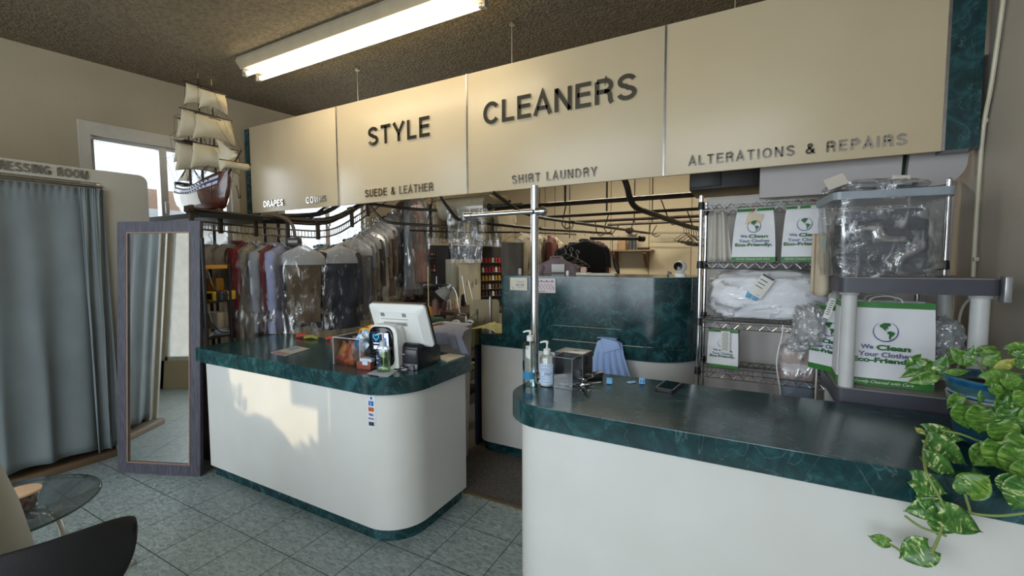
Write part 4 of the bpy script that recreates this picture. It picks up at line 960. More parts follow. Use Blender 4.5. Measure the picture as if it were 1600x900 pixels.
# clear pouch of coloured linens on the lower shelf
pch = thing('linen_pouch', 'clear zipped pouch of pink, white and blue folded linens behind the counter', 'pouch', (4.03, 1.52, 0.91))
y_ = 1.46
def q(u, v, y=1.46): return atY(u, v, y)
for (v0, v1, colr, nm) in [(545, 571, (196, 178, 170), 'pink_linen'), (567, 583, (214, 206, 206), 'white_linen'), (579, 598, (186, 164, 160), 'rose_linen'), (592, 632, (136, 148, 164), 'blue_linen')]:
    a = q(1219, v1); b = q(1274, v0); bm = nb(); blob(bm, ((a.x + b.x) / 2, 1.54, (a.z + b.z) / 2), ((b.x - a.x) / 2, 0.07, (b.z - a.z) / 2), v0, 0.06, 24, 12, 0.4)
    obj('folded_linen', bm, cm(*colr, 0.85), pch, smooth=3)
a = q(1215, 630); b = q(1278, 518)
bm = grid(nb(), lambda u, v: (a.x + (b.x - a.x) * u + 0.012 * math.sin(v * 7 + 1) * (1 - u), 1.455 - 0.01 * math.sin(u * 3.1) - 0.006 * fbm((u * 5, v * 5, 1)), a.z + (b.z - a.z) * v * (1.0 + 0.06 * (1 - u))), 16, 20); obj('clear_front', thicken(bm, 0.002), M_FILM, pch, smooth=3)
bm = nb(); tube(bm, [(a.x + 0.0 + 0.012 * math.sin(v * 7 + 1), 1.45, a.z + (b.z - a.z) * v * 1.06) for v in [k / 10 for k in range(11)]], 0.004, n=6); tube(bm, [(b.x, 1.45, a.z), (b.x, 1.45, a.z + (b.z - a.z) * 0.72)], 0.004, n=6); tube(bm, [(a.x + 0.01, 1.45, b.z + 0.012), (b.x - 0.04, 1.45, b.z - 0.02)], 0.004, n=6)
obj('white_piping', bm, M_WHITEP, pch)
# crumpled plastic bundles between the shelf and the plastic rack
M_CRUMP = film('crumpled_plastic', amount=0.42, white=0.5, bump=1.0, scale=10, stretch=(1, 1, 1), rough=0.1)
def bundle(label, c, s, seed, tagp=None, inner=(196, 194, 196)):
    r = thing('plastic_bundle', label, 'plastic bag', (c[0], c[1], c[2] - s[2]), 0, 'crumpled plastic bags by the shelves')
    obj('bag_contents', blob(nb(), c, (s[0] * 0.8, s[1] * 0.8, s[2] * 0.82), seed + 2, 0.2, 30, 18, 0.8), cm(*inner, 0.8), r, smooth=3)
    obj('clear_bag', blob(nb(), c, s, seed, 0.2, 60, 36, 0.85, 0.95), M_CRUMP, r, smooth=0.5)
    if tagp:
        bm = nb(); box(bm, tagp[0], tagp[1], ry=tagp[2], bev=0.001); obj('receipt', bm, M_PAPER, r, label='narrow white receipt strip')
        bm = nb()
        for k in range(7):
            bm_c = Vector(tagp[0]) + Matrix.Rotation(tagp[2], 3, 'Y') @ Vector((0, -0.003, tagp[1][2] * (0.38 - 0.11 * k))); box(bm, bm_c, (tagp[1][0] * 0.6, 0.001, 0.004), ry=tagp[2])
        obj('receipt_print', bm, cm(90, 90, 96, 0.6), r)
    return r
k = atY(1265, 510, 1.30)
bundle('crumpled clear plastic bag with a receipt strip, left of the big carrier bag', (k.x, 1.30, k.z), (0.07, 0.09, 0.105), 11, (atY(1296, 482, 1.16), (0.026, 0.003, 0.10), 0.28))
k = atY(1250, 535, 1.36)
bundle('small crumpled plastic bag just above the linen pouch', (k.x, 1.36, k.z), (0.06, 0.05, 0.05), 17)
k = atY(1470, 533, 1.2)
bundle('clear plastic bag poking out right of the big carrier bag', (k.x, 1.20, k.z), (0.07, 0.09, 0.10), 23, None, (150, 156, 164))

# ---------------------------------------------------------------- plastic shelving rack beside the wall
PS = thing('plastic_rack', 'dark grey plastic shelving rack with round pale legs behind the counter end', 'shelving unit', (4.37, 1.17, 0))
px0, px1, py0, py1 = 4.115, 4.62, 0.945, 1.385
def deck(z, nm='shelf_deck'):
    bm = nb(); prism(bm, rrect(px0, px1, py0, py1, (0.03, 0.03, 0.03, 0.03), 5), z - 0.062, z)
    es = [e for e in bm.edges if abs(e.verts[0].co.z - e.verts[1].co.z) < 1e-6 and e.verts[0].co.z > z - 1e-4]
    o = obj(nm, bm, mat('slate_plastic', sr(72, 72, 82), 0.45, col2=sr(64, 64, 73), scale=6), PS)
    bm = nb(); prism(bm, rrect(px0 + 0.01, px1 - 0.01, py0 + 0.01, py1 - 0.01, (0.02, 0.02, 0.02, 0.02), 5), z - 0.002, z + 0.004); obj('deck_surface', bm, cm(140, 136, 132, 0.5), o)
    for x in (px0 + 0.045, px1 - 0.045):
        for y in (py0 + 0.045, py1 - 0.045): obj('leg_socket', lathe(nb(), [(0.0, -0.075), (0.036, -0.075), (0.038, -0.062)], (x, y, z), 20), cm(176, 176, 174, 0.4), o)
for z in (0.52, 1.005, 1.492): deck(z)
for x in (px0 + 0.045, px1 - 0.045):
    for y in (py0 + 0.045, py1 - 0.045):
        bm = nb(); cyl(bm, (x, y, 0), (x, y, 1.43), 0.0285, n=24); obj('leg', bm, cm(206, 206, 204, 0.4), PS)
bm = nb(); box(bm, (px1 + 0.014, py0 + 0.02, 1.455), (0.022, 0.05, 0.10), bev=0.004); obj('side_bracket', bm, cm(168, 168, 170, 0.35, metal=0.6), PS)
bb = eco_bag('large white and green carrier bag printed with a globe on the grey plastic rack', (4.305, 1.13, 1.010), -0.03, 0.335, 0.16, 0.372, seed=2, squash=0.12)
bbx = eco_bag('carrier bag mostly hidden behind the pale rack leg, left of the large one', (4.17, 1.30, 1.010), -0.75, 0.20, 0.12, 0.33, seed=9, squash=0.2, script=False)

# storage bin with dark contents wrapped in film
bn = thing('storage_bin', 'clear lidded storage bin of dark clothes wrapped in shiny plastic on the rack top', 'storage bin', (4.265, 1.10, 1.497), 0.08)
BW, BD, BH = 0.335, 0.28, 0.365
def binsh(w, d, z0, z1, grow, bm):
    A = [bm.verts.new((x, y, z0)) for x, y in rrect(-w / 2, w / 2, -d / 2, d / 2, (0.025,) * 4, 4)]
    B = [bm.verts.new((x, y, z1)) for x, y in rrect(-w / 2 - grow, w / 2 + grow, -d / 2 - grow, d / 2 + grow, (0.03,) * 4, 4)]
    n = len(A)
    for k in range(n): bm.faces.new((A[k], A[(k + 1) % n], B[(k + 1) % n], B[k]))
    bm.faces.new(A[::-1]); return B
M_BIN = film('bin_plastic', amount=0.07, white=0.4, bump=0.15, rough=0.15)
bm = nb(); binsh(BW, BD, 0.0, BH - 0.03, 0.018, bm); obj('bin_body', bm, M_BIN, bn, local=True)
bm = nb(); prism(bm, rrect(-BW / 2 - 0.035, BW / 2 + 0.035, -BD / 2 - 0.03, BD / 2 + 0.03, (0.03,) * 4, 5), BH - 0.035, BH - 0.002); obj('bin_lid', bm, mat('translucent_lid', sr(148, 156, 164), 0.3, col2=sr(136, 144, 152), scale=6), bn, local=True)
for z in range(6):
    bm = nb(); blob(bm, (0.005, 0, 0.035 + 0.045 * z), (BW / 2 - 0.02, BD / 2 - 0.015, 0.03), z * 3.1, 0.05, 34, 8, 0.35); obj('folded_garment', bm, cm(*[(62, 66, 76), (54, 58, 68), (70, 74, 84)][z % 3], 0.8), bn, local=True, smooth=3)
bm = nb()
def wrap(u, v):
    a = 2 * PI * u; c, s = math.cos(a), math.sin(a); p = 0.28
    x = math.copysign(abs(c) ** p, c) * (BW / 2 + 0.022 + 0.01 * v); y = math.copysign(abs(s) ** p, s) * (BD / 2 + 0.022 + 0.01 * v)
    f = 0.009 * fbm((x * 9, y * 9, v * 6 + x * 5), 1, 4)
    return (x + f, y - abs(f), 0.0 + v * (BH - 0.03))
grid(bm, wrap, 110, 30, closed_u=True); obj('wrapping_film', bm, film('wrap_film', amount=0.05, white=0.10, bump=1.0, scale=7, stretch=(1.0, 1, 1.6), rough=0.12), bn, local=True, smooth=3)
bm = nb(); box(bm, (-BW / 2 - 0.035, -0.04, 0.15), (0.002, 0.05, 0.07)); obj('bin_label', bm, cm(150, 176, 168, 0.5), bn, local=True)
bl = thing('garment_pile', 'crumpled dark bagged garments with paper tags lying on the bin lid', 'clothes', (4.27, 1.10, 1.862))
obj('dark_garment', blob(nb(), (4.25, 1.10, 1.885), (0.135, 0.10, 0.03), 5, 0.25, 50, 20, 0.8), cm(110, 98, 86, 0.7, scale=14), bl, smooth=1)
obj('clear_bag', blob(nb(), (4.25, 1.10, 1.889), (0.16, 0.115, 0.033), 9, 0.3, 50, 20, 0.8), M_CRUMP, bl, smooth=0.6)
for (u, v, w_, h_, ry) in [(1306, 284, 0.075, 0.06, -0.35), (1408, 277, 0.06, 0.02, 0.1)]:
    p = atY(u, v, 1.0); bm = nb(); box(bm, p, (w_, 0.003, h_), ry=ry, rx=-0.5); obj('paper_tag', bm, cm(214, 204, 190, 0.6), bl)
# cloth hanging below the bin at its left
def hang(u, v): return (atY(1268 + 34 * u, 395, 1.22).x, 1.22 + 0.02 * math.sin(u * 8), 1.70 - (0.31 - 0.04 * abs(u - 0.4)) * v)
solo('draped_cloth', thicken(grid(nb(), hang, 14, 12), 0.01), cm(206, 190, 166, 0.8), 'cream cloth hanging down left of the storage bin', 'cloth', smooth=3)
# curved white duct panels under the sign, dark gap between them, black box
DK = thing('duct_cover', 'curved off-white duct cover below the sign in two panels with a dark green gap', 'duct', (4.0, 1.85, 1.95))
M_DUCT = mat('duct_panel', sr(186, 180, 178), 0.5, col2=sr(178, 172, 170), scale=3)
def ductp(u0, u1, y, zb_, rr, skew, nm):
    x0 = atY(u0, 290, y).x; x1 = atY(u1, 260, y).x
    pts = [(x0, 2.6), (x0 - skew, zb_)]
    for k in range(9): a = -PI / 2 + PI / 2 * k / 8; pts.append((x1 - rr + rr * math.cos(a), zb_ + rr + rr * math.sin(a)))
    pts.append((x1 + 0.02, 2.6)); bm = nb()
    A = [bm.verts.new((x, y, z)) for x, z in pts]; B = [bm.verts.new((x, y + 0.05, z)) for x, z in pts]
    bm.faces.new(A[::-1]); bm.faces.new(B)
    for k in range(len(pts)): bm.faces.new((A[k], A[(k + 1) % len(pts)], B[(k + 1) % len(pts)], B[k]))
    obj(nm, bm, M_DUCT, DK)
ductp(1187, 1408, 1.74, 1.955, 0.005, 0.0, 'duct_panel')
ductp(1430, 1512, 1.74, 1.962, 0.12, 0.04, 'duct_panel')
xg = atY(1405, 270, 1.81).x; bm = nb(); bx(bm, xg - 0.06, xg + 0.14, 1.81, 1.86, 1.97, 2.6); obj('gap_backing', bm, cm(30, 66, 36, 0.6), DK, 'dark green strip showing in the gap')
BB = thing('black_speaker_box', 'black boxed unit mounted above the pipe rack, right of centre under the sign', 'speaker', (3.55, 2.3, 2.0))
a = atY(1077, 300, 2.25); b = atY(1186, 262, 2.25)
bm = nb(); bx(bm, a.x, b.x + 0.1, 2.25, 2.75, a.z + 0.01, 2.7, 0.006); obj('box_body', bm, M_BLACK, BB)
p = atY(1091, 290, 2.24); bm = nb(); cyl(bm, (p.x, 2.246, p.z), (p.x, 2.252, p.z), 0.016, n=16); obj('box_knob', bm, cm(8, 8, 8, 0.3), BB)
bm = nb(); bx(bm, a.x + 0.01, a.x + 0.22, 2.235, 2.25, a.z + 0.03, 2.5, 0.003); obj('front_panel', bm, cm(40, 40, 42, 0.4), BB)
# cable dropping behind the rack by the right wall
solo('power_cable', tube(nb(), [(4.765, 1.5, 1.42), atY(1512, 470, 1.5), atY(1500, 492, 1.48), atY(1497, 530, 1.46), atY(1497, 570, 1.46), (4.60, 1.46, 0.6)], 0.006), cm(210, 206, 192, 0.5), 'white cable looping down the wall behind the rack', 'cable')
# ---------------------------------------------------------------- standing mirror
Lp = Vector((-0.35, -0.01, 0.0)); Rp = Vector((0.275, 0.244, 0.0)); ax = (Rp - Lp).normalized(); mw = (Rp - Lp).length
nrm = Vector((-ax.y, ax.x, 0)); lean = math.radians(3.3); upv = (nrm * math.sin(lean) + Vector((0, 0, 1)) * math.cos(lean)); bk = ax.cross(upv) * -1
MR = thing('standing_mirror', 'tall floor mirror in a weathered blue-grey wooden frame between curtain and counter', 'mirror', ((Lp + Rp) / 2))
ML = 1.875; fw_ = 0.088
def mq(a, b, c): return Lp + ax * a + upv * b + bk * c       # c: depth behind the front face
def mbox(bm, a0, a1, b0, b1, c0, c1):
    vs = [bm.verts.new(mq(a, b, c)) for a in (a0, a1) for b in (b0, b1) for c in (c0, c1)]
    for f in ((0, 1, 3, 2), (4, 6, 7, 5), (0, 4, 5, 1), (2, 3, 7, 6), (0, 2, 6, 4), (1, 5, 7, 3)): bm.faces.new([vs[k] for k in f])
M_FRAME = mat('weathered_frame', sr(88, 86, 96), 0.5, col2=sr(58, 56, 66), scale=16, stretch=(6, 6, 0.6), bump=0.25, bscale=60, lo=0.3, hi=0.7)
if bk.dot(nrm) < 0: bk = -bk
bm = nb()
f = fw_
# four mitred members
def member(poly):
    for_ = []
    A = [bm.verts.new(mq(a, b, 0.0)) for a, b in poly]; B = [bm.verts.new(mq(a, b, 0.03)) for a, b in poly]
    bm.faces.new(A); bm.faces.new(B[::-1])
    for k in range(4): bm.faces.new((A[k], A[(k + 1) % 4], B[(k + 1) % 4], B[k]))
for poly in ([(0, 0), (f, f), (f, ML - f), (0, ML)], [(mw, 0), (mw, ML), (mw - f, ML - f), (mw - f, f)], [(0, ML), (f, ML - f), (mw - f, ML - f), (mw, ML)], [(0, 0), (mw, 0), (mw - f, f), (f, f)]):
    bm = nb(); member(poly); obj('frame_member', bm, M_FRAME, MR, smooth=0)
bm = nb(); e = 0.008
mbox(bm, f - e, f, f - e, ML - f + e, -0.004, 0.01); mbox(bm, mw - f, mw - f + e, f - e, ML - f + e, -0.004, 0.01); mbox(bm, f, mw - f, ML - f, ML - f + e, -0.004, 0.01); mbox(bm, f, mw - f, f - e, f, -0.004, 0.01)
obj('inner_bead', bm, cm(150, 118, 98, 0.4), MR, 'thin bronze bead around the glass')
bm = nb(); mbox(bm, f - 0.002, mw - f + 0.002, f - 0.002, ML - f + 0.002, 0.008, 0.014); obj('mirror_glass', bm, mat('mirror_silver', (0.9, 0.92, 0.92), 0.015, 1.0, col2=(0.88, 0.9, 0.9)), MR)
bm = nb(); mbox(bm, 0.01, mw - 0.01, 0.01, ML - 0.01, 0.03, 0.036); obj('back_board', bm, cm(70, 52, 40, 0.7), MR)
bm = nb(); a = mq(mw / 2, 1.2, 0.036); tube(bm, [a, (a.x + nrm.x * 0.22, a.y + nrm.y * 0.22, 0.01)], 0.012, n=6); obj('prop_strut', bm, cm(70, 52, 40, 0.7), MR)

# brown wooden cabinet low behind the mirror
cb = thing('wooden_cabinet', 'dark brown wooden cabinet standing low between the mirror and the counter', 'cabinet', (-0.02, 0.62, 0))
bm = nb(); bx(bm, -0.30, 0.24, 0.42, 0.80, 0.0, 0.80, 0.004); obj('cabinet_body', bm, mat('brown_wood', sr(96, 62, 36), 0.5, col2=sr(66, 42, 26), scale=5, stretch=(1, 1, 6)), cb)
bm = nb(); bx(bm, 0.236, 0.244, 0.44, 0.78, 0.28, 0.286); bx(bm, 0.236, 0.244, 0.44, 0.78, 0.52, 0.526); obj('drawer_gap', bm, cm(24, 16, 12, 0.6), cb)
bm = nb(); box(bm, (0.0, 0.60, 0.815), (0.44, 0.3, 0.03), bev=0.004); obj('cabinet_top', bm, cm(60, 44, 36, 0.5), cb)
# black metal rack with yellow shelf and boxes
BR = thing('metal_rack', 'black metal rack with a yellow top shelf beside the mirror', 'rack', (0.02, 0.62, 0.83))
def rp(u, v, t): return atD(u, v, t)
pA = rp(322, 500, 3.22); pB = rp(361, 500, 3.45); pC = rp(332, 500, 3.62)
tz = rp(340, 414, 3.3).z
for p, top in ((pA, rp(322, 372, 3.22).z), (pB, tz), (pC, tz)):
    bm = nb(); cyl(bm, (p.x, p.y, 0.83), (p.x, p.y, top), 0.0125, n=8); obj('rack_post', bm, M_BLACK, BR)
def quad(bm, z, th, grow=0.0):
    c = (pA + pB + pC) / 3; d = pB + pC - pA
    ps = [pA, pB, Vector((pB.x + (pC.x - pA.x), pB.y + (pC.y - pA.y), 0)), pC]
    prism(bm, [(p.x, p.y) for p in ps], z - th, z)
bm = nb(); quad(bm, tz, 0.028); obj('yellow_shelf', bm, cm(208, 152, 34, 0.5), BR)
for v in (470, 525):
    bm = nb(); quad(bm, rp(340, v, 3.35).z, 0.012); obj('rack_shelf', bm, M_BLACK, BR)
solo('white_appliance', box(nb(), rp(337, 500, 3.42) + Vector((0, 0, 0.0)), (0.13, 0.12, 0.13), rz=0.5, bev=0.012), cm(176, 166, 148, 0.6), 'pale rounded appliance on the black rack under the yellow boxes', 'appliance')
z0 = rp(340, 470, 3.35).z
def crate(u, t, colr, lab):
    r = thing('storage_box', lab, 'box', (rp(u, 468, t).x, rp(u, 468, t).y, z0), 0.6, 'boxes on the black rack')
    bm = nb(); box(bm, (0, 0, 0.035), (0.08, 0.09, 0.07), bev=0.003); obj('box_body', bm, cm(*colr, 0.5), r, local=True)
    bm = nb(); box(bm, (0, -0.046, 0.035), (0.05, 0.002, 0.045)); obj('box_label', bm, cm(30, 30, 32, 0.5), r, local=True)
crate(331, 3.36, (220, 190, 60), 'yellow box on the left of the black rack shelf'); crate(345, 3.40, (42, 42, 44), 'black and white box in the middle of the rack'); crate(356, 3.47, (222, 186, 50), 'yellow box at the right end of the rack shelf')
solo('storage_box', box(nb(), (rp(333, 440, 3.45).x, rp(333, 440, 3.45).y, z0 + 0.12), (0.11, 0.09, 0.10), rz=0.5, bev=0.004), cm(178, 128, 46, 0.5), 'mustard box stacked behind the yellow ones', 'box')
solo('looped_cable', tube(nb(), [rp(326, 425, 3.15), rp(333, 447, 3.15), rp(345, 459, 3.2), rp(358, 461, 3.3)], 0.004, n=6), M_BLACK, 'thin black cord looping down the black rack', 'cord')
solo('looped_cable', tube(nb(), [rp(327, 488, 3.15), rp(334, 508, 3.15), rp(346, 519, 3.25), rp(360, 519, 3.35)], 0.004, n=6), M_BLACK, 'second black cord sagging below the yellow boxes', 'cord')

# ---------------------------------------------------------------- model sailing ship (bow towards +x)
SX, SYY, SZ = -0.53, 0.77, 1.966
SH = thing('model_ship', 'large wooden model sailing ship with cream sails on a plinth by the window', 'model ship', (SX, SYY, SZ), math.radians(-6))
M_HULL = mat('varnished_hull', sr(92, 46, 28), 0.28, col2=sr(50, 24, 15), scale=9, stretch=(1, 1, 7), coat=0.6, lo=0.3, hi=0.7)
M_SPAR = mat('dark_spar', sr(44, 30, 22), 0.5, col2=sr(28, 20, 16), scale=20)
M_SAIL = mat('cream_sail', sr(208, 196, 168), 0.8, col2=sr(186, 174, 146), scale=6, bump=0.2, bscale=20)
HL = 0.80   # hull length, x from -0.40 to 0.40
def hsec(s):       # s 0 stern .. 1 bow -> half beam, keel z, rail z
    beam = 0.105 * (1 - max(0, (s - 0.62) / 0.38) ** 2.2) ** 0.8 * (0.72 + 0.28 * min(1, s / 0.25))
    keel = 0.05 + 0.05 * max(0, (s - 0.85) / 0.15) ** 2 * 1.6 + 0.02 * max(0, 0.1 - s) * 10
    rail = 0.255 + 0.075 * abs(s - 0.45) ** 1.6 * 3.2
    return max(beam, 0.006), keel, rail
def hull(u, v):    # u along, v around (keel 0.5)
    s = u; b, k, r = hsec(s); a = (v - 0.5) * 2      # -1..1 port to starboard
    t = abs(a); prof = min(1, (1 - (1 - t) ** 2.6)) if t < 0.75 else 1 - 0.16 * ((t - 0.75) / 0.25) ** 1.5
    y = math.copysign(b * prof, a); z = k + (r - k) * (t ** 1.7)
    x = -HL / 2 + HL * s + 0.05 * (t ** 2) * max(0, s - 0.8) * 5 - 0.03 * (t ** 2) * max(0, 0.15 - s) * 6
    return (x, y, z)
obj('hull', thicken(grid(nb(), hull, 48, 24), 0.006), M_HULL, SH, local=True, smooth=1)
def band(v0, v1, off, s0=0.0, s1=0.93):
    bm = nb()
    for sg in (-1, 1):
        def fn(u, v):
            p = hull(s0 + (s1 - s0) * u, 0.5 + sg * (v0 + (v1 - v0) * v) / 2); return (p[0], p[1] + sg * off, p[2] - 0.002)
        grid(bm, fn, 40, 2)
    return thicken(bm, 0.002)
obj('painted_band', band(0.80, 0.86, 0.004), cm(206, 206, 214, 0.4), SH, 'cream gun-deck band', smooth=1, local=True)
obj('painted_band', band(0.91, 0.96, 0.003), cm(206, 206, 214, 0.4), SH, 'upper cream gun-deck band', smooth=1, local=True)
obj('painted_band', band(0.865, 0.905, 0.0035), cm(40, 52, 112, 0.4), SH, 'dark blue band', smooth=1, local=True)
obj('painted_band', band(0.42, 0.78, 0.0035, 0.0, 0.68), cm(196, 190, 178, 0.35), SH, 'pale lower hull', smooth=1, local=True)
bm = nb()
for sg in (-1, 1):
    for row, vv in enumerate((0.83, 0.935)):
        for k in range(14):
            p = Vector(hull(0.06 + 0.058 * k + 0.02 * row, 0.5 + sg * vv / 2)); box(bm, p + Vector((0, sg * 0.006, 0)), (0.016, 0.008, 0.012))
obj('gun_ports', bm, cm(20, 20, 40, 0.5), SH, local=True)['kind'] = 'stuff'
bm = nb(); grid(bm, lambda u, v: (-HL / 2 + 0.02 + (HL - 0.06) * u, (v - 0.5) * 1.8 * hsec(0.02 + 0.94 * u)[0] * 0.84, hsec(u)[2] - 0.035), 24, 4); obj('deck', thicken(bm, 0.004), cm(120, 84, 52, 0.6), SH, local=True)
bm = nb()
for sg in (-1, 1): tube(bm, [Vector(hull(s, 0.5 + sg * 0.5)) for s in [k / 20 for k in range(20)]], 0.005, n=5)
box(bm, (-0.385, 0, 0.30), (0.03, 0.15, 0.07), bev=0.006); box(bm, (-0.30, 0, 0.285), (0.14, 0.13, 0.03), bev=0.004); box(bm, (0.27, 0, 0.275), (0.12, 0.12, 0.025), bev=0.004)
obj('rails_and_castles', bm, M_SPAR, SH, local=True)
bm = nb(); tube(bm, [(0.36, 0, 0.09), (0.41, 0, 0.17), (0.44, 0, 0.25), (0.455, 0, 0.30)], [0.012, 0.012, 0.014, 0.014, 0.016, 0.014, 0.012, 0.012, 0.012, 0.01, 0.01, 0.01, 0.008], n=8); obj('stem_post', bm, M_HULL, SH, local=True)
bm = nb(); box(bm, (0, 0, 0.012), (0.36, 0.16, 0.024), bev=0.005); box(bm, (-0.12, 0, 0.04), (0.03, 0.09, 0.045), bev=0.004); box(bm, (0.14, 0, 0.04), (0.03, 0.09, 0.045), bev=0.004); bx(bm, -0.3, 0.3, -0.006, 0.006, 0.045, 0.065)
obj('plinth', bm, cm(70, 24, 18, 0.35), SH, local=True)
def mast(x, h, levels, rake=0.0, r=0.011):
    bm = nb(); top = Vector((x + rake, 0, h)); cyl(bm, (x, 0, 0.10), (x + rake * 0.5, 0, h * 0.55), r, r * 0.8, n=10); cyl(bm, (x + rake * 0.5, 0, h * 0.53), top, r * 0.7, r * 0.35, n=8)
    for z in (h * 0.50, h * 0.74): box(bm, (x + rake * z / h, 0, z), (0.07, 0.085, 0.012), bev=0.003); 
    mo = obj('mast', bm, M_SPAR, SH, local=True)
    bm = nb(); cyl(bm, top, top + Vector((0, 0, 0.05)), 0.0035, 0.002, n=6); obj('mast_tip', bm, cm(196, 140, 84, 0.5), mo, local=True)
    for (zt, zb2, wt, wb) in levels:
        bm = nb(); tube(bm, [(x + rake * zt / h + 0.012, -wt - 0.02, zt), (x + rake * zt / h + 0.012, 0, zt + 0.002), (x + rake * zt / h + 0.012, wt + 0.02, zt)], [0.003, 0.004, 0.005, 0.006, 0.0065, 0.006, 0.005, 0.004, 0.003], n=6); obj('yard', bm, M_SPAR, SH, local=True)
        def fn(u, v):
            w = wt + (wb - wt) * v; yy = (u * 2 - 1) * w; bel = 0.055 * math.sin(PI * min(1, v * 1.05)) ** 0.8 * (1 - (u * 2 - 1) ** 2 * 0.7)
            zz2 = zt - 0.004 - (zt - zb2) * v + 0.022 * (1 - (u * 2 - 1) ** 2) * v ** 2 * 1.5
            return (x + rake * zt / h + 0.012 + bel, yy, zz2)
        obj('sail', thicken(grid(nb(), fn, 16, 12), 0.0015), M_SAIL, SH, local=True, smooth=3)
def mp_(n): return n
mast(0.22, 1.05, [(1.00, 0.84, 0.085, 0.10), (0.80, 0.595, 0.115, 0.15), (0.565, 0.36, 0.15, 0.175)])
mast(-0.02, 1.16, [(1.10, 0.92, 0.09, 0.11), (0.88, 0.64, 0.13, 0.165), (0.60, 0.37, 0.165, 0.19)])
mast(-0.26, 0.92, [(0.86, 0.71, 0.075, 0.09), (0.67, 0.48, 0.10, 0.12)])
bm = nb(); cyl(bm, (0.36, 0, 0.27), (0.66, 0, 0.47), 0.009, 0.004, n=8); obj('bowsprit', bm, M_SPAR, SH, local=True)
bm = nb(); cyl(bm, (0.56, -0.11, 0.395), (0.56, 0.11, 0.395), 0.004, n=6); obj('yard', bm, M_SPAR, SH, local=True)
bm = nb(); grid(bm, lambda u, v: (0.565 + 0.02 * math.sin(PI * v), (u * 2 - 1) * 0.09, 0.392 - 0.055 * v), 8, 5); obj('sail', thicken(bm, 0.0015), M_SAIL, SH, local=True, smooth=3)
def tri(a, b, c, nm='sail'):
    a, b, c = map(Vector, (a, b, c))
    bm = nb(); grid(bm, lambda u, v: a.lerp(b, v).lerp(a.lerp(c, v), u) + Vector((0, -0.02 * math.sin(PI * u) * v, 0)), 8, 8); obj(nm, thicken(bm, 0.0015), M_SAIL, SH, local=True, smooth=3)
tri((0.26, 0, 0.62), (0.36, 0, 0.37), (0.60, 0, 0.44)); tri((0.24, 0, 0.55), (0.30, 0, 0.34), (0.50, 0, 0.385))
tri((-0.27, 0, 0.56), (-0.47, 0, 0.36), (-0.29, 0, 0.34))
bm = nb()
L_ = lambda a, b, r=0.0011: cyl(bm, a, b, r, n=4, caps=False)
for (x, h) in ((0.22, 1.05), (-0.02, 1.16), (-0.26, 0.92)):
    for sg in (-1, 1):
        for k in range(7): L_((x - 0.05 + 0.018 * k, sg * 0.098, 0.29), (x, sg * 0.02, h * 0.50))
        for k in range(4): L_((x - 0.02 + 0.012 * k, sg * 0.04, h * 0.50), (x, 0, h * 0.74))
        for k in range(5): z = 0.29 + 0.045 * k; f = (z - 0.29) / (h * 0.5 - 0.29); y = sg * (0.098 - 0.078 * f); L_((x - 0.05 * (1 - f), y, z), (x + 0.058 * (1 - f), y, z))
        for (zz2, w2) in ((h * 0.95, 0.1), (h * 0.76, 0.135), (h * 0.54, 0.17)): L_((x + 0.012, sg * w2, zz2), (x, 0, min(h, zz2 + 0.12))); L_((x + 0.012, sg * w2, zz2), (x - 0.2, sg * 0.03, max(0.3, zz2 - 0.3)))
    L_((x, 0, h), (x + 0.24, 0, h * 0.60))
L_((0.22, 0, 1.04), (0.66, 0, 0.47)); L_((0.22, 0, 0.80), (0.60, 0, 0.43)); L_((0.22, 0, 0.56), (0.5, 0, 0.36)); L_((0.64, 0, 0.46), (0.43, 0, 0.2))
obj('rigging', bm, M_SPAR, SH, local=True)['kind'] = 'stuff'
for sg in (-1, 1):
    bm = nb(); tube(bm, [(0.36, sg * 0.085, 0.25), (0.37, sg * 0.098, 0.16)], 0.003, n=5); tube(bm, [(0.345, sg * 0.10, 0.165), (0.37, sg * 0.10, 0.145), (0.395, sg * 0.10, 0.165)], 0.003, n=5); obj('anchor', bm, M_BLACK, SH, local=True)
SH.scale = (1.09, 1.09, 1.05)

# ---------------------------------------------------------------- neighbour building seen through the side windows
NBG = thing('neighbour_building', 'white house with a brown tiled roof outside the side window', 'building', (-9.5, 4.4, 0))
bm = nb(); bx(bm, -12, -7.2, -2, 5.6, -1, 2.6); obj('house_wall', bm, cm(226, 224, 218, 0.8), NBG)
bm = nb(); A = [bm.verts.new(p) for p in ((-6.9, -2.2, 2.62), (-6.9, 5.8, 2.62), (-9.6, 5.8, 3.42), (-9.6, -2.2, 3.42))]; bm.faces.new(A); thicken(bm, 0.15); obj('roof', bm, cm(150, 116, 92, 0.85, scale=20), NBG)
bm = nb(); bx(bm, -6.92, -6.8, -2.2, 5.8, 2.38, 2.64); obj('fascia_board', bm, cm(196, 196, 198, 0.6), NBG)

# ---------------------------------------------------------------- glass table, tub, chair, base board and planter at the lower left
GTc = (1.06, -0.875); GTR = 0.31; GZ = 0.55
GT = thing('glass_table', 'small round glass table with bent chrome legs beside the dressing room curtain', 'table', (GTc[0], GTc[1], 0))
bm = nb(); lathe(bm, [(0, GZ - 0.01), (GTR - 0.003, GZ - 0.01), (GTR, GZ - 0.007), (GTR, GZ - 0.002), (GTR - 0.003, GZ), (0, GZ)], (GTc[0], GTc[1], 0), 64); obj('glass_top', bm, glassy('table_glass', (0.97, 0.99, 0.985), 0.08, 0.02), GT, smooth=0.6)
bm = nb(); tube(bm, [(GTc[0] + GTR * math.cos(a), GTc[1] + GTR * math.sin(a), GZ - 0.005) for a in [2 * PI * k / 48 for k in range(49)]], 0.0045, n=6, smooth=False); obj('glass_edge', bm, cm(40, 62, 58, 0.2), GT, 'dark green ground edge of the glass')
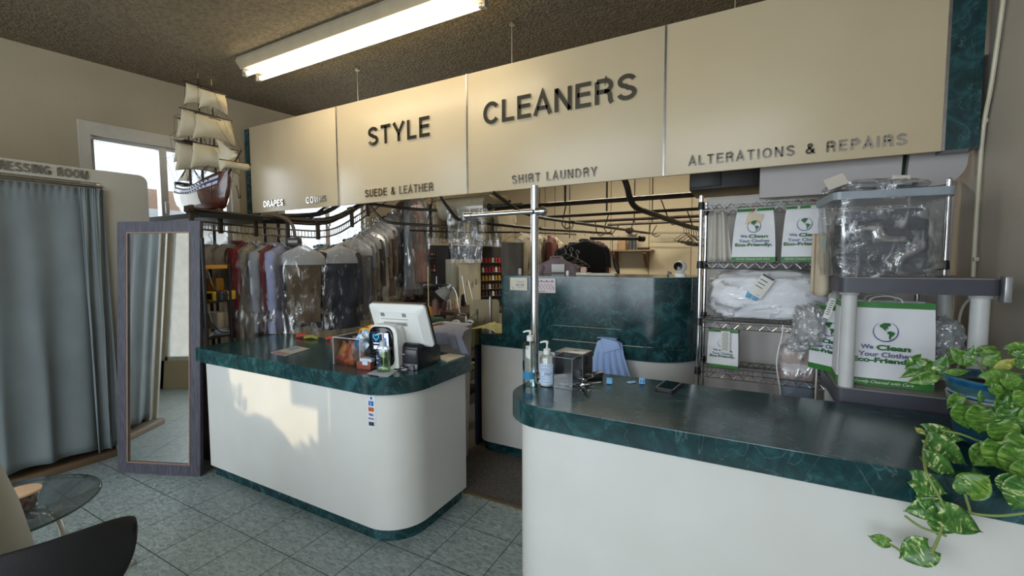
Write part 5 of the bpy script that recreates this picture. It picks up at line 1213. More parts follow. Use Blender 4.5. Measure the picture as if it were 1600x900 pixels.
for k in range(3):
    a = 0.55 + k * 2 * PI / 3; c, s = math.cos(a), math.sin(a)
    P = lambda r, z: (GTc[0] + r * c, GTc[1] + r * s, z)
    bm = nb(); tube(bm, [P(0.13, GZ - 0.016), P(0.21, GZ - 0.03), P(0.245, GZ - 0.12), P(0.21, 0.28), P(0.16, 0.12), P(0.19, 0.0)], 0.012, n=10); obj('leg', bm, cm(196, 192, 180, 0.25, metal=0.7), GT)
    bm = nb(); lathe(bm, [(0, 0), (0.045, 0), (0.045, 0.012), (0, 0.012)], P(0.135, GZ - 0.022), 20); obj('support_disc', bm, glassy('disc_glass', (0.8, 0.88, 0.9), 0.25), GT)
bm = nb(); tube(bm, [(GTc[0] + 0.165 * math.cos(2 * PI * k / 24), GTc[1] + 0.165 * math.sin(2 * PI * k / 24), 0.14) for k in range(25)], 0.007, n=6, smooth=False); obj('stretcher_ring', bm, cm(196, 192, 180, 0.25, metal=0.7), GT)
tb = atZ(36, 800, GZ)
TUB = thing('snack_tub', 'clear snack tub with a pinkish paper lid standing on the glass table', 'tub', (tb.x - 0.02, tb.y + 0.0, GZ))
bm = nb(); lathe(bm, [(0.046, 0.002), (0.055, 0.075)], n=28); obj('tub_wall', bm, glassy('tub_plastic', (0.9, 0.88, 0.86), 0.1, 0.1), TUB, local=True)
bm = nb(); blob(bm, (0, 0, 0.037), (0.045, 0.045, 0.034), 4, 0.05, 24, 12, 0.7); obj('snack_contents', bm, mat('brown_snacks', sr(150, 110, 92), 0.7, col2=sr(40, 22, 20), scale=45, detail=2), TUB, local=True)
bm = nb(); lathe(bm, [(0, 0.075), (0.062, 0.075), (0.063, 0.083), (0, 0.086)], n=28); obj('tub_lid', bm, cm(222, 186, 150, 0.6), TUB, local=True)

CHR = thing('lounge_chair', 'black low-backed chair tucked under the glass table, its curved back facing us', 'chair', (1.62, -0.93, 0))
# curved backrest shell: an elongated pad wrapping the sitter
c0 = atZ(214, 812, 0.75); c1 = atZ(40, 868, 0.75)
axc = (c1 - c0); axc.z = 0; cl = axc.length + 0.16; axc.normalize(); nc = Vector((-axc.y, axc.x, 0))
if nc.x > 0: nc = -nc
def back(u, v):
    s = u * 2 - 1; hh = 0.115 * (1 - abs(s) ** 3.4) ** 0.5 if abs(s) < 1 else 0
    a = 2 * PI * v
    base = c0.lerp(c1 + axc * 0.16, u)
    bow = nc * (-0.05 * (1 - s * s))
    zc_ = 0.745 - hh * 0.65
    return Vector((base.x, base.y, zc_)) + bow + Vector((0, 0, 1)) * (hh * math.sin(a)) + nc * (0.018 * math.cos(a) * min(1, hh * 20) + 0.02 * math.sin(a))
bm = grid(nb(), lambda u, v: back(min(max(0.5 - 0.5 * math.cos(PI * u), 0.0002), 0.9998), v), 48, 20); bmesh.ops.remove_doubles(bm, verts=bm.verts[:], dist=0.0004)
obj('backrest', bm, mat('black_upholstery', sr(16, 16, 17), 0.7, scale=40, bump=0.1), CHR, smooth=3)
mid = c0 + axc * 0.27
seatc = mid + nc * 0.20
bm = nb(); prism(bm, [(seatc.x + axc.x * a * 0.17 + nc.x * b * 0.19, seatc.y + axc.y * a * 0.17 + nc.y * b * 0.19) for a, b in rrect(-1, 1, -1, 1, (0.4,) * 4, 6)], 0.42, 0.475)
obj('seat', bm, mat('black_upholstery_seat', sr(16, 16, 17), 0.7, scale=40, bump=0.1), CHR)
for a, b in ((-0.85, -0.8), (0.85, -0.8), (-0.85, 0.85), (0.85, 0.85)):
    p = Vector((seatc.x + axc.x * a * 0.15 + nc.x * b * 0.17, seatc.y + axc.y * a * 0.15 + nc.y * b * 0.17, 0.43)); q_ = p + axc * a * 0.03 + nc * b * 0.03; q_.z = 0
    bm = nb(); cyl(bm, p, q_, 0.013, 0.010, n=10); obj('leg', bm, M_BLACK, CHR)
for s in (0.22, 0.72):
    p = c0.lerp(c1, s); bm = nb(); tube(bm, [Vector((p.x, p.y, 0.72)) + nc * 0.05, Vector((p.x, p.y, 0.60)) + nc * 0.03, Vector((p.x, p.y, 0.46)) + nc * 0.10, Vector((p.x, p.y, 0.43)) + nc * 0.16], 0.012, n=8); obj('back_bracket', bm, M_BLACK, CHR)
wb = atZ(195, 888, 0.02)
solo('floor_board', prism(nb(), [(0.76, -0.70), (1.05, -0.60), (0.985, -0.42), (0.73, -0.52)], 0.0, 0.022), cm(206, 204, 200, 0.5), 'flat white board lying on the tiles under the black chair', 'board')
PL = thing('tall_planter', 'tall tapering beige planter at the left edge of the picture', 'planter', (1.635, -1.10, 0))
def pp(v): return atD(8 + (v - 640) * 0.163, v, 1.45)
bm = nb(); lathe(bm, [(0.085, 0.0), (0.20, 0.04), (0.21, 0.30), (0.195, 0.55), (0.155, 0.80), (0.105, 1.0), (0.085, 1.06), (0.075, 1.055), (0.09, 1.0), (0.0, 0.98)], (0, 0, 0), 48); obj('planter_body', bm, mat('beige_ceramic', sr(150, 146, 130), 0.5, col2=sr(142, 138, 122), scale=3), PL, local=True, smooth=1)
bm = nb()
for k in range(5):
    a = 0.3 + k * 1.25; tube(bm, [(0.03 * math.cos(a), 0.03 * math.sin(a), 1.0), (0.05 * math.cos(a), 0.05 * math.sin(a), 1.09), (0.09 * math.cos(a), 0.09 * math.sin(a), 1.12)], 0.004, n=5)
obj('dry_stems', bm, cm(206, 200, 176, 0.7), PL, local=True)
# ---------------------------------------------------------------- on the left service counter
CT = TOPZ + 0.0005
fl = [atZ(423, 551, CT), atZ(463, 541, CT), atZ(484, 545, CT), atZ(446, 556, CT)]
FL = thing('paper_flyer', 'printed flyer lying alone near the left end of the service counter', 'paper', fl[0])
bm = nb(); prism(bm, [(p.x, p.y) for p in fl], CT, CT + 0.0015); obj('flyer_sheet', bm, cm(190, 188, 184, 0.5), FL)
e0, e1, e3 = fl[0], fl[1], fl[3]; ux = (e1 - e0); uy = (e3 - e0)
def fq(bm, a0, a1, b0, b1): prism(bm, [((e0 + ux * a + uy * b).x, (e0 + ux * a + uy * b).y) for a, b in ((a0, b0), (a1, b0), (a1, b1), (a0, b1))], CT + 0.0016, CT + 0.0022)
bm = nb(); fq(bm, 0.0, 0.22, 0.1, 0.9); obj('pink_print', bm, cm(170, 130, 130, 0.5), FL)
bm = nb(); fq(bm, 0.5, 0.9, 0.15, 0.5); obj('blue_print', bm, cm(120, 150, 170, 0.5), FL)

CB = thing('candy_bin', 'clear acrylic bin full of wrapped snacks on the service counter', 'bin', (1.69, 0.47, CT), 0.06)
def openbox(bm, w, d, h, t, flare=0.0):
    for (x0, x1, y0, y1) in ((-w / 2, w / 2, -d / 2, -d / 2 + t), (-w / 2, w / 2, d / 2 - t, d / 2), (-w / 2, -w / 2 + t, -d / 2, d / 2), (w / 2 - t, w / 2, -d / 2, d / 2)): bx(bm, x0, x1, y0, y1, 0, h)
    bx(bm, -w / 2, w / 2, -d / 2, d / 2, 0, t)
    return bm
M_ACR = glassy('acrylic', (0.96, 0.97, 0.98), 0.07, 0.03)
obj('bin_walls', openbox(nb(), 0.21, 0.20, 0.165, 0.003), M_ACR, CB, local=True)
bm = nb(); w, d, h = 0.105, 0.10, 0.165
tube(bm, [(-w, -d, h), (w, -d, h), (w, d, h), (-w, d, h), (-w, -d, h)], 0.0022, n=6, smooth=False); tube(bm, [(-w, -d, 0), (-w, -d, h)], 0.0016, n=6); tube(bm, [(w, -d, 0), (w, -d, h)], 0.0016, n=6); obj('bin_rim', bm, cm(226, 228, 232, 0.3), CB, local=True)
def snack(c, s, rz, rx, col, col2, lab, seed):
    s = (s[0] * 1.5, s[1] * 1.4, s[2] * 1.3)
    r = thing('snack_bag', lab, 'snack', c, rz, 'wrapped snacks in the clear bin')
    def fn(sg):
        return lambda u, v: Vector(((u * 2 - 1) * s[0], 0, (v * 2 - 1) * s[1])) + Vector((0, sg * s[2] * (max(0, math.sin(PI * u) * math.sin(PI * min(1, max(0, (v - 0.08) / 0.84))))) ** 0.5 + 0.004 * fbm((u * 5 + seed, v * 5, seed), 1), 0))
    bm = nb(); grid(bm, fn(1), 12, 14); grid(bm, fn(-1), 12, 14); bmesh.ops.transform(bm, matrix=Matrix.Rotation(rx, 4, 'Y'), verts=bm.verts[:])
    obj('wrapper', bm, mat('wrapper_%d' % seed, sr(*col), 0.3, col2=sr(*col2), scale=16, detail=1, lo=0.45, hi=0.55), r, local=True, smooth=1)
    bm = nb(); box(bm, (0, -s[2] - 0.002, 0), (s[0] * 0.9, 0.002, s[1] * 0.35), ry=rx, bev=0.0006); obj('printed_label', bm, cm(*col2, 0.35), r, local=True)
    return r
B0 = Vector((1.69, 0.47, CT))
for k, (dx_, dy, dz, rz, rx, a, b, lab) in enumerate([
    (-0.06, -0.05, 0.055, 0.1, 0.5, (236, 60, 52), (250, 180, 80), 'red and orange snack packet at the left of the bin'),
    (-0.02, -0.06, 0.045, -0.3, -0.4, (244, 140, 70), (226, 50, 50), 'orange packet low in the middle of the bin'),
    (0.02, -0.05, 0.07, 0.3, 0.2, (240, 80, 66), (250, 224, 200), 'red and cream packet beside the blue and white one'),
    (0.05, -0.04, 0.11, 0.0, 0.7, (244, 248, 252), (90, 176, 236), 'blue and white packet standing up at the right of the bin'),
    (0.07, 0.0, 0.13, 0.2, 0.3, (96, 172, 214), (236, 240, 244), 'second blue and white packet behind the first'),
    (0.0, 0.03, 0.10, 0.5, -0.2, (130, 84, 58), (90, 56, 40), 'brown snack packet at the back of the bin'),
    (-0.05, 0.03, 0.06, 0.2, 0.9, (120, 60, 50), (200, 160, 60), 'dark red packet at the back left of the bin'),
    (0.03, 0.04, 0.165, 0.1, 1.2, (222, 150, 40), (120, 60, 30), 'yellow-orange packet sticking out above the bin rim'),
    (0.0, -0.02, 0.035, 0.8, 0.2, (120, 64, 44), (180, 150, 110), 'small brown packet at the bottom of the bin'),
    (0.06, -0.05, 0.04, 0.3, -0.6, (200, 150, 110), (130, 80, 60), 'tan packet at the bottom right of the bin')]):
    snack(B0 + Vector((dx_, dy, dz)), (0.034, 0.048, 0.012), rz, rx, a, b, lab, k + 1)
solo('orange_ribbon', tube(nb(), [(1.67, 0.50, 1.115), (1.70, 0.48, 1.155), (1.745, 0.475, 1.165), (1.78, 0.48, 1.16)], 0.008), cm(224, 160, 40, 0.4), 'twist of orange and yellow ribbon rising behind the snack bin', 'ribbon')

# point of sale terminal
PT = thing('pos_terminal', 'white point-of-sale terminal, its back and small customer screen facing us', 'cash register', (1.95, 0.50, CT), 0.12)
tl = math.radians(16)
def slab(bm, x0, x1, z0, z1, y0, y1, r, tilt, piv=(0, 0, 0), n=6):
    pts = rrect(x0, x1, z0, z1, r, n)
    def T(x, y, z): y2 = y * math.cos(tilt) - (z - piv[2]) * math.sin(tilt); z2 = y * math.sin(tilt) + (z - piv[2]) * math.cos(tilt); return (x, y2 + piv[1], z2 + piv[2])
    A = [bm.verts.new(T(x, y0, z)) for x, z in pts]; B = [bm.verts.new(T(x, y1, z)) for x, z in pts]
    bm.faces.new(A); bm.faces.new(B[::-1])
    for k in range(len(pts)): bm.faces.new((A[k], A[(k + 1) % len(pts)], B[(k + 1) % len(pts)], B[k]))
    es = [e for e in bm.edges if (e.verts[0] in A and e.verts[1] in A)]
    bmesh.ops.bevel(bm, geom=es, offset=0.008, segments=3, profile=0.5, affect='EDGES')
    return bm
# customer unit: rounded body with black glass
cu_t = math.radians(4)
bm = slab(nb(), -0.108, 0.085, 0.0, 0.262, -0.075, 0.02, (0.02, 0.02, 0.05, 0.05), cu_t); obj('stand_body', bm, M_WHITEP, PT, local=True)
bm = slab(nb(), -0.10, 0.060, 0.02, 0.252, -0.086, -0.074, (0.012, 0.05, 0.045, 0.045), cu_t); cd = obj('customer_display', bm, mat('black_glass', sr(10, 10, 12), 0.06, scale=3), PT, local=True)
def scr(bm, x0, x1, z0, z1, o=-0.0885):
    c, s = math.cos(cu_t), math.sin(cu_t)
    bx(bm, x0, x1, o - 0.0008, o, z0, z1); bmesh.ops.transform(bm, matrix=Matrix.Rotation(cu_t, 4, 'X'), verts=bm.verts[:]); return bm
def emi(name, col, st=1.0): return mat(name, sr(*col), 0.3, emit=sr(*col), estr=st, col2=sr(*col))
E_W = emi('screen_white', (214, 220, 236), 0.9); E_B = emi('screen_blue', (50, 110, 200), 0.9); E_D = emi('screen_dark', (18, 30, 60), 0.6); E_T = emi('screen_teal', (40, 170, 200), 0.9)
obj('screen_area', scr(nb(), -0.078, 0.040, 0.118, 0.222, -0.0872), E_D, cd, local=True)
obj('screen_panel', scr(nb(), 0.008, 0.036, 0.125, 0.220), E_W, cd, local=True)
obj('screen_panel', scr(nb(), -0.068, 0.036, 0.123, 0.143), E_W, cd, local=True)
obj('screen_panel', scr(nb(), -0.004, 0.022, 0.165, 0.192, -0.0896), E_B, cd, local=True)
obj('screen_text_lines', scr(scr(nb(), -0.066, -0.036, 0.160, 0.164), -0.066, -0.04, 0.152, 0.156) if False else scr(nb(), -0.068, -0.030, 0.155, 0.160), E_W, cd, local=True)
bm = nb(); hp = []
for k in range(25):
    a = 2 * PI * k / 24; hp.append((-0.048 + 0.0017 * 0.72 * 16 * math.sin(a) ** 3, -0.0895, 0.193 + 0.0017 * 0.72 * (13 * math.cos(a) - 5 * math.cos(2 * a) - 2 * math.cos(3 * a) - math.cos(4 * a))))
tube(bm, hp, 0.0026, n=5, smooth=False); bmesh.ops.transform(bm, matrix=Matrix.Rotation(cu_t, 4, 'X'), verts=bm.verts[:]); obj('heart_mark', bm, E_T, cd, local=True)
# monitor leaning over the stand, back shell visible
pv = (0, 0.03, 0.145)
mt_ = math.radians(21)
bm = slab(nb(), -0.140, 0.245, 0.115, 0.385, 0.02, 0.036, (0.02,) * 4, mt_, pv); obj('screen_bezel', bm, M_BLACKP, PT, local=True)
bm = nb(); pts = rrect(-0.140, 0.243, 0.117, 0.383, (0.022,) * 4, 5); pin = rrect(-0.06, 0.20, 0.15, 0.35, (0.03,) * 4, 5)
def T2(x, y, z): y2 = y * math.cos(mt_) - (z - pv[2]) * math.sin(mt_); z2 = y * math.sin(mt_) + (z - pv[2]) * math.cos(mt_); return (x, y2 + pv[1], z2 + pv[2])
A = [bm.verts.new(T2(x, 0.02, z)) for x, z in pts]; A2 = [bm.verts.new(T2(x, 0.006, z)) for x, z in pts]; B = [bm.verts.new(T2(x, -0.022, z)) for x, z in pin]
n = len(pts)
for P_, Q_ in ((A, A2), (A2, B)):
    for k in range(n): bm.faces.new((P_[k], P_[(k + 1) % n], Q_[(k + 1) % n], Q_[k]))
bm.faces.new(B); obj('monitor_shell', bm, M_WHITEP, PT, local=True, smooth=0.5)
def onback(x0, x1, z0, z1, m, nm, y=-0.024):
    bm = nb(); vs = [bm.verts.new(T2(x, yy, z)) for x in (x0, x1) for yy in (y - 0.0012, y + 0.002) for z in (z0, z1)]
    for f in ((0, 1, 3, 2), (4, 6, 7, 5), (0, 4, 5, 1), (2, 3, 7, 6), (0, 2, 6, 4), (1, 5, 7, 3)): bm.faces.new([vs[k] for k in f])
    return bm
ms = [o for o in PT.children if o.name.startswith('monitor_shell')][0]
obj('vent_block', onback(-0.045, -0.022, 0.322, 0.343, 0, 0), cm(140, 140, 138, 0.5), ms, local=True); obj('vent_block', onback(0.10, 0.123, 0.322, 0.343, 0, 0), cm(140, 140, 138, 0.5), ms, local=True)
obj('speaker_grille', onback(-0.04, 0.12, 0.262, 0.286, 0, 0), cm(186, 186, 180, 0.5), ms, local=True); obj('shell_seam', onback(-0.05, 0.13, 0.303, 0.306, 0, 0), cm(170, 170, 166, 0.5), ms, local=True)
bm = nb()
for k in range(12): bmk = onback(-0.036 + 0.0128 * k, -0.028 + 0.0128 * k, 0.266, 0.282, 0, 0, -0.0255); me_ = bpy.data.meshes.new('tmp'); bmk.to_mesh(me_); bmk.free(); bm.from_mesh(me_); bpy.data.meshes.remove(me_)
obj('grille_slots', bm, cm(120, 120, 118, 0.5), ms, local=True)['kind'] = 'stuff'
bm = nb(); tube(bm, [(0.03, 0.0, 0.10), (0.05, -0.02, 0.18), (0.06, -0.045, 0.25)], [0.05, 0.048, 0.045, 0.042, 0.038, 0.036, 0.034, 0.03, 0.026], n=14); obj('support_arm', bm, M_WHITEP, PT, local=True)
bm = nb(); prism(bm, rrect(-0.11, 0.12, -0.06, 0.12, (0.03,) * 4, 5), 0.0, 0.014); obj('base_plate', bm, M_WHITEP, PT, local=True)

# small brown card box, sanitizer, paper
cbx = thing('card_box', 'small reddish brown box holding white cards beside the snack bin', 'box', (1.845, 0.385, CT), 0.15)
bm = nb(); box(bm, (0, 0, 0.022), (0.095, 0.06, 0.044), bev=0.003); obj('box_body', bm, cm(140, 66, 44, 0.5), cbx, local=True)
bm = nb(); box(bm, (0.01, -0.002, 0.052), (0.08, 0.045, 0.018), bev=0.002); box(bm, (0.014, -0.032, 0.040), (0.036, 0.004, 0.024)); obj('white_cards', bm, cm(206, 216, 232, 0.5), cbx, local=True)
pa = [atZ(573, 584, CT), atZ(606, 589, CT), atZ(629, 575, CT), atZ(600, 572, CT)]
bm = nb(); prism(bm, [(p.x, p.y) for p in pa], CT, CT + 0.0012); solo('paper_sheet', bm, cm(206, 206, 212, 0.5), 'white paper lying under the green hand sanitizer bottle', 'paper')
def bottle(label, loc, w, h, neckr, body_m, liquid_m, liq_h, lab=None, flat=0.62, pump_m=None, spout=1, rz=0, group=None, shoulders=0.75):
    r = thing('pump_bottle', label, 'bottle', loc, rz, group)
    R = w / 2
    prof = [(R * 0.94, 0.0), (R, 0.006), (R, h * shoulders), (R * 0.82, h * (shoulders + 0.06)), (neckr, h * (shoulders + 0.11)), (neckr, h * (shoulders + 0.14))]
    bm = nb(); lathe(bm, prof, n=28, sy=flat); obj('bottle_shell', bm, body_m, r, local=True)
    if liquid_m: bm = nb(); lathe(bm, [(R * 0.9, 0.004), (R * 0.95, 0.01), (R * 0.95, liq_h)], n=28, sy=flat); obj('liquid', bm, liquid_m, r, local=True)
    z = h * (shoulders + 0.14)
    bm = nb(); lathe(bm, [(neckr * 1.35, z - 0.012), (neckr * 1.35, z + 0.012), (neckr * 0.8, z + 0.017), (0.0045, z + 0.018), (0.0045, h + 0.0)], n=20)
    tube(bm, [(0, 0, h - 0.002), (0, 0, h + 0.006), (spout * 0.014, -0.004, h + 0.008), (spout * 0.034, -0.006, h + 0.002)], [0.006, 0.006, 0.007, 0.007, 0.007, 0.007, 0.006, 0.0055, 0.005, 0.005, 0.0045, 0.004, 0.004], n=8)
    po = obj('pump_head', bm, pump_m or M_WHITEP, r, local=True)
    bm = nb(); tube(bm, [(0, 0, 0.012), (0, 0, z)], 0.003, n=6); obj('dip_tube', bm, M_WHITEP, r, local=True)
    return r, R, flat
M_CLEARB = glassy('clear_bottle', (0.93, 0.97, 0.95), 0.08, 0.04)
b1, R, fl_ = bottle('clear pump bottle of green hand sanitizer in front of the black printer', (1.985, 0.375, CT + 0.0015), 0.082, 0.205, 0.014, M_CLEARB, glassy('green_gel', (0.90, 0.97, 0.86), 0.05, 0.1), 0.115, pump_m=cm(206, 210, 214, 0.3), spout=-1, rz=0.25, shoulders=0.62)
bm = nb(); grid(bm, lambda u, v: (R * 1.012 * math.sin(-1.0 + 0.85 * u), -R * 1.02 * fl_ * math.cos(-1.0 + 0.85 * u), 0.03 + 0.075 * v), 8, 2); obj('bottle_label', thicken(bm, 0.0008), cm(36, 52, 96, 0.4), b1, local=True, label='dark blue front label')
bm = nb()
for z_, w_ in ((0.085, 0.012), (0.074, 0.02), (0.05, 0.016)): grid(bm, lambda u, v: (R * 1.03 * math.sin(-0.95 + w_ * 30 * u), -R * 1.04 * fl_ * math.cos(-0.95 + w_ * 30 * u), z_ + 0.005 * v), 4, 1)
obj('label_print', thicken(bm, 0.0006), cm(226, 230, 238, 0.4), b1, local=True)
bm = nb(); grid(bm, lambda u, v: (R * 1.01 * math.sin(0.15 + 0.8 * u), -R * 1.01 * fl_ * math.cos(0.15 + 0.8 * u), 0.012 + 0.10 * v), 8, 2); obj('green_side_label', thicken(bm, 0.0006), glassy('green_label', (0.78, 0.94, 0.66), 0.04, 0.2), b1, local=True)

# receipt printer
RP = thing('receipt_printer', 'black receipt printer at the right end of the service counter', 'printer', (2.045, 0.60, CT), 0.12)
bm = nb()
def prof_extr(bm, prof, x0, x1):
    A = [bm.verts.new((x0, y, z)) for y, z in prof]; B = [bm.verts.new((x1, y, z)) for y, z in prof]
    bm.faces.new(A); bm.faces.new(B[::-1])
    for k in range(len(prof)): bm.faces.new((A[k], A[(k + 1) % len(prof)], B[(k + 1) % len(prof)], B[k]))
    bmesh.ops.bevel(bm, geom=[e for e in bm.edges], offset=0.003, segments=2, profile=0.5, affect='EDGES'); return bm
prof_extr(bm, [(-0.125, 0.03), (-0.128, 0.125), (-0.115, 0.145), (0.06, 0.128), (0.125, 0.095), (0.125, 0.006), (-0.08, 0.0), (-0.105, 0.0)], -0.082, 0.078); obj('printer_body', bm, M_BLACKP, RP, local=True, smooth=0.5)
bm = nb(); box(bm, (0, -0.06, 0.1405), (0.135, 0.1, 0.006), rx=-0.095, bev=0.002); box(bm, (0, -0.1275, 0.075), (0.14, 0.004, 0.075), bev=0.002); obj('printer_cover', bm, cm(44, 44, 47, 0.3), RP, local=True)
bm = nb(); box(bm, (-0.02, -0.1305, 0.086), (0.026, 0.002, 0.006), bev=0.0005); obj('maker_badge', bm, cm(190, 192, 196, 0.3), RP, local=True)
bm = nb(); box(bm, (0.02, -0.128, 0.018), (0.12, 0.012, 0.032), bev=0.002); box(bm, (-0.015, -0.14, 0.014), (0.012, 0.012, 0.026)); box(bm, (0.05, -0.138, 0.016), (0.022, 0.01, 0.03)); obj('port_bracket', bm, cm(96, 96, 100, 0.4, metal=0.5), RP, local=True)
bm = nb(); tube(bm, [(0.0, -0.135, 0.02), (-0.05, -0.155, 0.01), (-0.09, -0.13, 0.006), (-0.13, -0.09, 0.005)], 0.004, n=6); tube(bm, [(0.02, -0.135, 0.015), (-0.03, -0.165, 0.006), (-0.08, -0.15, 0.005)], 0.004, n=6); obj('cable', bm, M_BLACKP, RP, local=True)
bm = nb(); prism(bm, [(2.02, 0.78), (2.17, 0.72), (2.17, 0.905), (2.04, 0.915)], CT, CT + 0.006); solo('card_tray', bm, cm(216, 212, 196, 0.5), 'flat white tray at the back corner of the service counter behind the printer', 'tray')

# ---------------------------------------------------------------- on the right front counter
b2, R, fl_ = bottle('tall clear soap bottle with a blue label, leftmost on the front counter', (2.825, 0.52, CT), 0.074, 0.262, 0.0125, M_CLEARB, glassy('clear_liquid', (0.86, 0.95, 0.97), 0.04, 0.1), 0.07, flat=0.85, spout=-1, rz=0.3)
bm = nb(); grid(bm, lambda u, v: (R * 1.012 * math.sin(-1.3 + 1.9 * u), -R * 1.02 * fl_ * math.cos(-1.3 + 1.9 * u), 0.035 + 0.035 * v), 10, 2); obj('bottle_label', thicken(bm, 0.0008), cm(44, 130, 176, 0.4), b2, local=True, label='blue band label')
bm = nb(); grid(bm, lambda u, v: (R * 1.012 * math.sin(-1.4 + 0.7 * u), -R * 1.02 * fl_ * math.cos(-1.4 + 0.7 * u), 0.08 + 0.045 * v), 10, 2); obj('bottle_label', thicken(bm, 0.0008), glassy('blue_clear', (0.35, 0.65, 0.8), 0.04, 0.2), b2, local=True)
b3, R, fl_ = bottle('clear lotion bottle with a pale blue paper label beside the acrylic box', (2.905, 0.545, CT), 0.072, 0.212, 0.013, M_CLEARB, cm(214, 218, 222, 0.4), 0.11, flat=0.85, spout=-1, rz=0.2, shoulders=0.66)
bm = nb(); grid(bm, lambda u, v: (R * 1.012 * math.sin(-1.2 + 2.3 * u), -R * 1.02 * fl_ * math.cos(-1.2 + 2.3 * u), 0.014 + 0.10 * v), 12, 2); obj('bottle_label', thicken(bm, 0.0008), cm(196, 214, 236, 0.45), b3, local=True)
bm = nb()
for z_, a0, a1 in ((0.104, -0.9, 0.8), (0.09, -0.8, 0.3), (0.082, -0.8, 0.5), (0.05, -0.8, -0.1), (0.038, -0.8, 0.1), (0.024, -0.7, 0.6)): grid(bm, lambda u, v: (R * 1.03 * math.sin(a0 + (a1 - a0) * u), -R * 1.04 * fl_ * math.cos(a0 + (a1 - a0) * u), z_ + 0.0018 * v), 6, 1)
tube(bm, [(R * 1.04 * math.sin(t_), -R * 1.05 * fl_ * math.cos(t_), z_) for t_, z_ in ((-0.2, 0.058), (0.0, 0.074), (0.15, 0.06), (0.3, 0.072), (0.45, 0.06), (0.65, 0.072), (0.9, 0.066))], 0.0012, n=5)
obj('label_print', bm, cm(96, 120, 160, 0.5), b3, local=True)

AB = thing('acrylic_box', 'tall open clear acrylic box on the front counter beside the bottles', 'container', (2.992, 0.60, CT), -0.08)
obj('box_walls', openbox(nb(), 0.105, 0.125, 0.15, 0.003), glassy('smoky_acrylic', (0.86, 0.88, 0.9), 0.10, 0.04), AB, local=True)
bm = nb(); w, d, h = 0.0525, 0.0625, 0.15
for z in (0.002, h): tube(bm, [(-w, -d, z), (w, -d, z), (w, d, z), (-w, d, z), (-w, -d, z)], 0.0011, n=5, smooth=False)
for (a, b) in ((-w, -d), (w, -d), (w, d)): tube(bm, [(a, b, 0), (a, b, h)], 0.0011, n=5)
obj('box_edges', bm, cm(176, 180, 186, 0.25), AB, local=True)
for k in range(3): bm = nb(); box(bm, (-0.02 + 0.022 * k, -0.01 + 0.02 * (k % 2), 0.006), (0.03, 0.02, 0.006), rz=k, bev=0.002); obj('loose_clip', bm, cm(190, 190, 196, 0.3), AB, local=True)
TBX = thing('grey_dispenser', 'grey box with a slot in its pale top behind the pump bottles', 'dispenser', (2.955, 0.785, CT), -0.10)
bm = nb(); box(bm, (0, 0, 0.066), (0.165, 0.13, 0.132), bev=0.006); obj('dispenser_body', bm, cm(74, 74, 76, 0.4), TBX, local=True)
bm = nb(); box(bm, (0, 0, 0.133), (0.158, 0.124, 0.004), bev=0.0015); obj('dispenser_lid', bm, cm(150, 148, 140, 0.35), TBX, local=True)
bm = nb(); box(bm, (0.01, 0.005, 0.1355), (0.03, 0.007, 0.002)); box(bm, (0.084, -0.02, 0.10), (0.006, 0.02, 0.05)); obj('slot', bm, cm(14, 14, 14, 0.4), TBX, local=True)
TD = thing('hole_punch', 'flat black and tan desk tool lying behind the keys on the front counter', 'desk tool', (3.05, 0.765, CT), 0.45)
bm = nb(); box(bm, (0, 0, 0.012), (0.13, 0.05, 0.024), bev=0.003); box(bm, (0.045, 0, 0.028), (0.05, 0.045, 0.016), rx=0.0, ry=-0.2, bev=0.003); obj('tool_body', bm, M_BLACKP, TD, local=True)
bm = nb(); box(bm, (-0.03, 0, 0.025), (0.06, 0.038, 0.004), bev=0.001); obj('tan_top', bm, cm(150, 138, 112, 0.4), TD, local=True)
KY = thing('key_bunch', 'bunch of silver keys lying by the acrylic box', 'keys', (3.06, 0.63, CT), -0.5); KY.scale = (1.35, 1.35, 1.35)
for k, (x, y, a) in enumerate([(0, 0, 0.2), (0.01, -0.015, -0.5), (0.02, 0.012, 0.9), (-0.01, 0.018, 1.6), (0.035, -0.03, -0.3)]):
    bm = nb(); lathe(bm, [(0, 0), (0.0115, 0), (0.0115, 0.004), (0, 0.004)], n=14); bx(bm, 0.008, 0.045, -0.0035, 0.0035, 0.0005, 0.0032); bx(bm, 0.03, 0.036, -0.006, 0.0, 0.0005, 0.0032)
    bmesh.ops.transform(bm, matrix=Matrix.Translation((x, y, 0.002 + 0.0035 * k)) @ Matrix.Rotation(a, 4, 'Z') @ Matrix.Rotation(-0.06 * k, 4, 'Y'), verts=bm.verts[:]); obj('key', bm, mat('key_metal_%d' % k, (0.75, 0.74, 0.7), 0.22, 1.0), KY, local=True)
bm = nb(); tube(bm, [(-0.005 + 0.014 * math.cos(2 * PI * k / 14), 0.004 + 0.014 * math.sin(2 * PI * k / 14), 0.018) for k in range(15)], 0.0015, n=5, smooth=False); obj('key_ring', bm, M_CHROME, KY, local=True)
M_TAG = mat('sky_blue_card', sr(104, 176, 222), 0.4, col2=sr(92, 164, 212), scale=8)
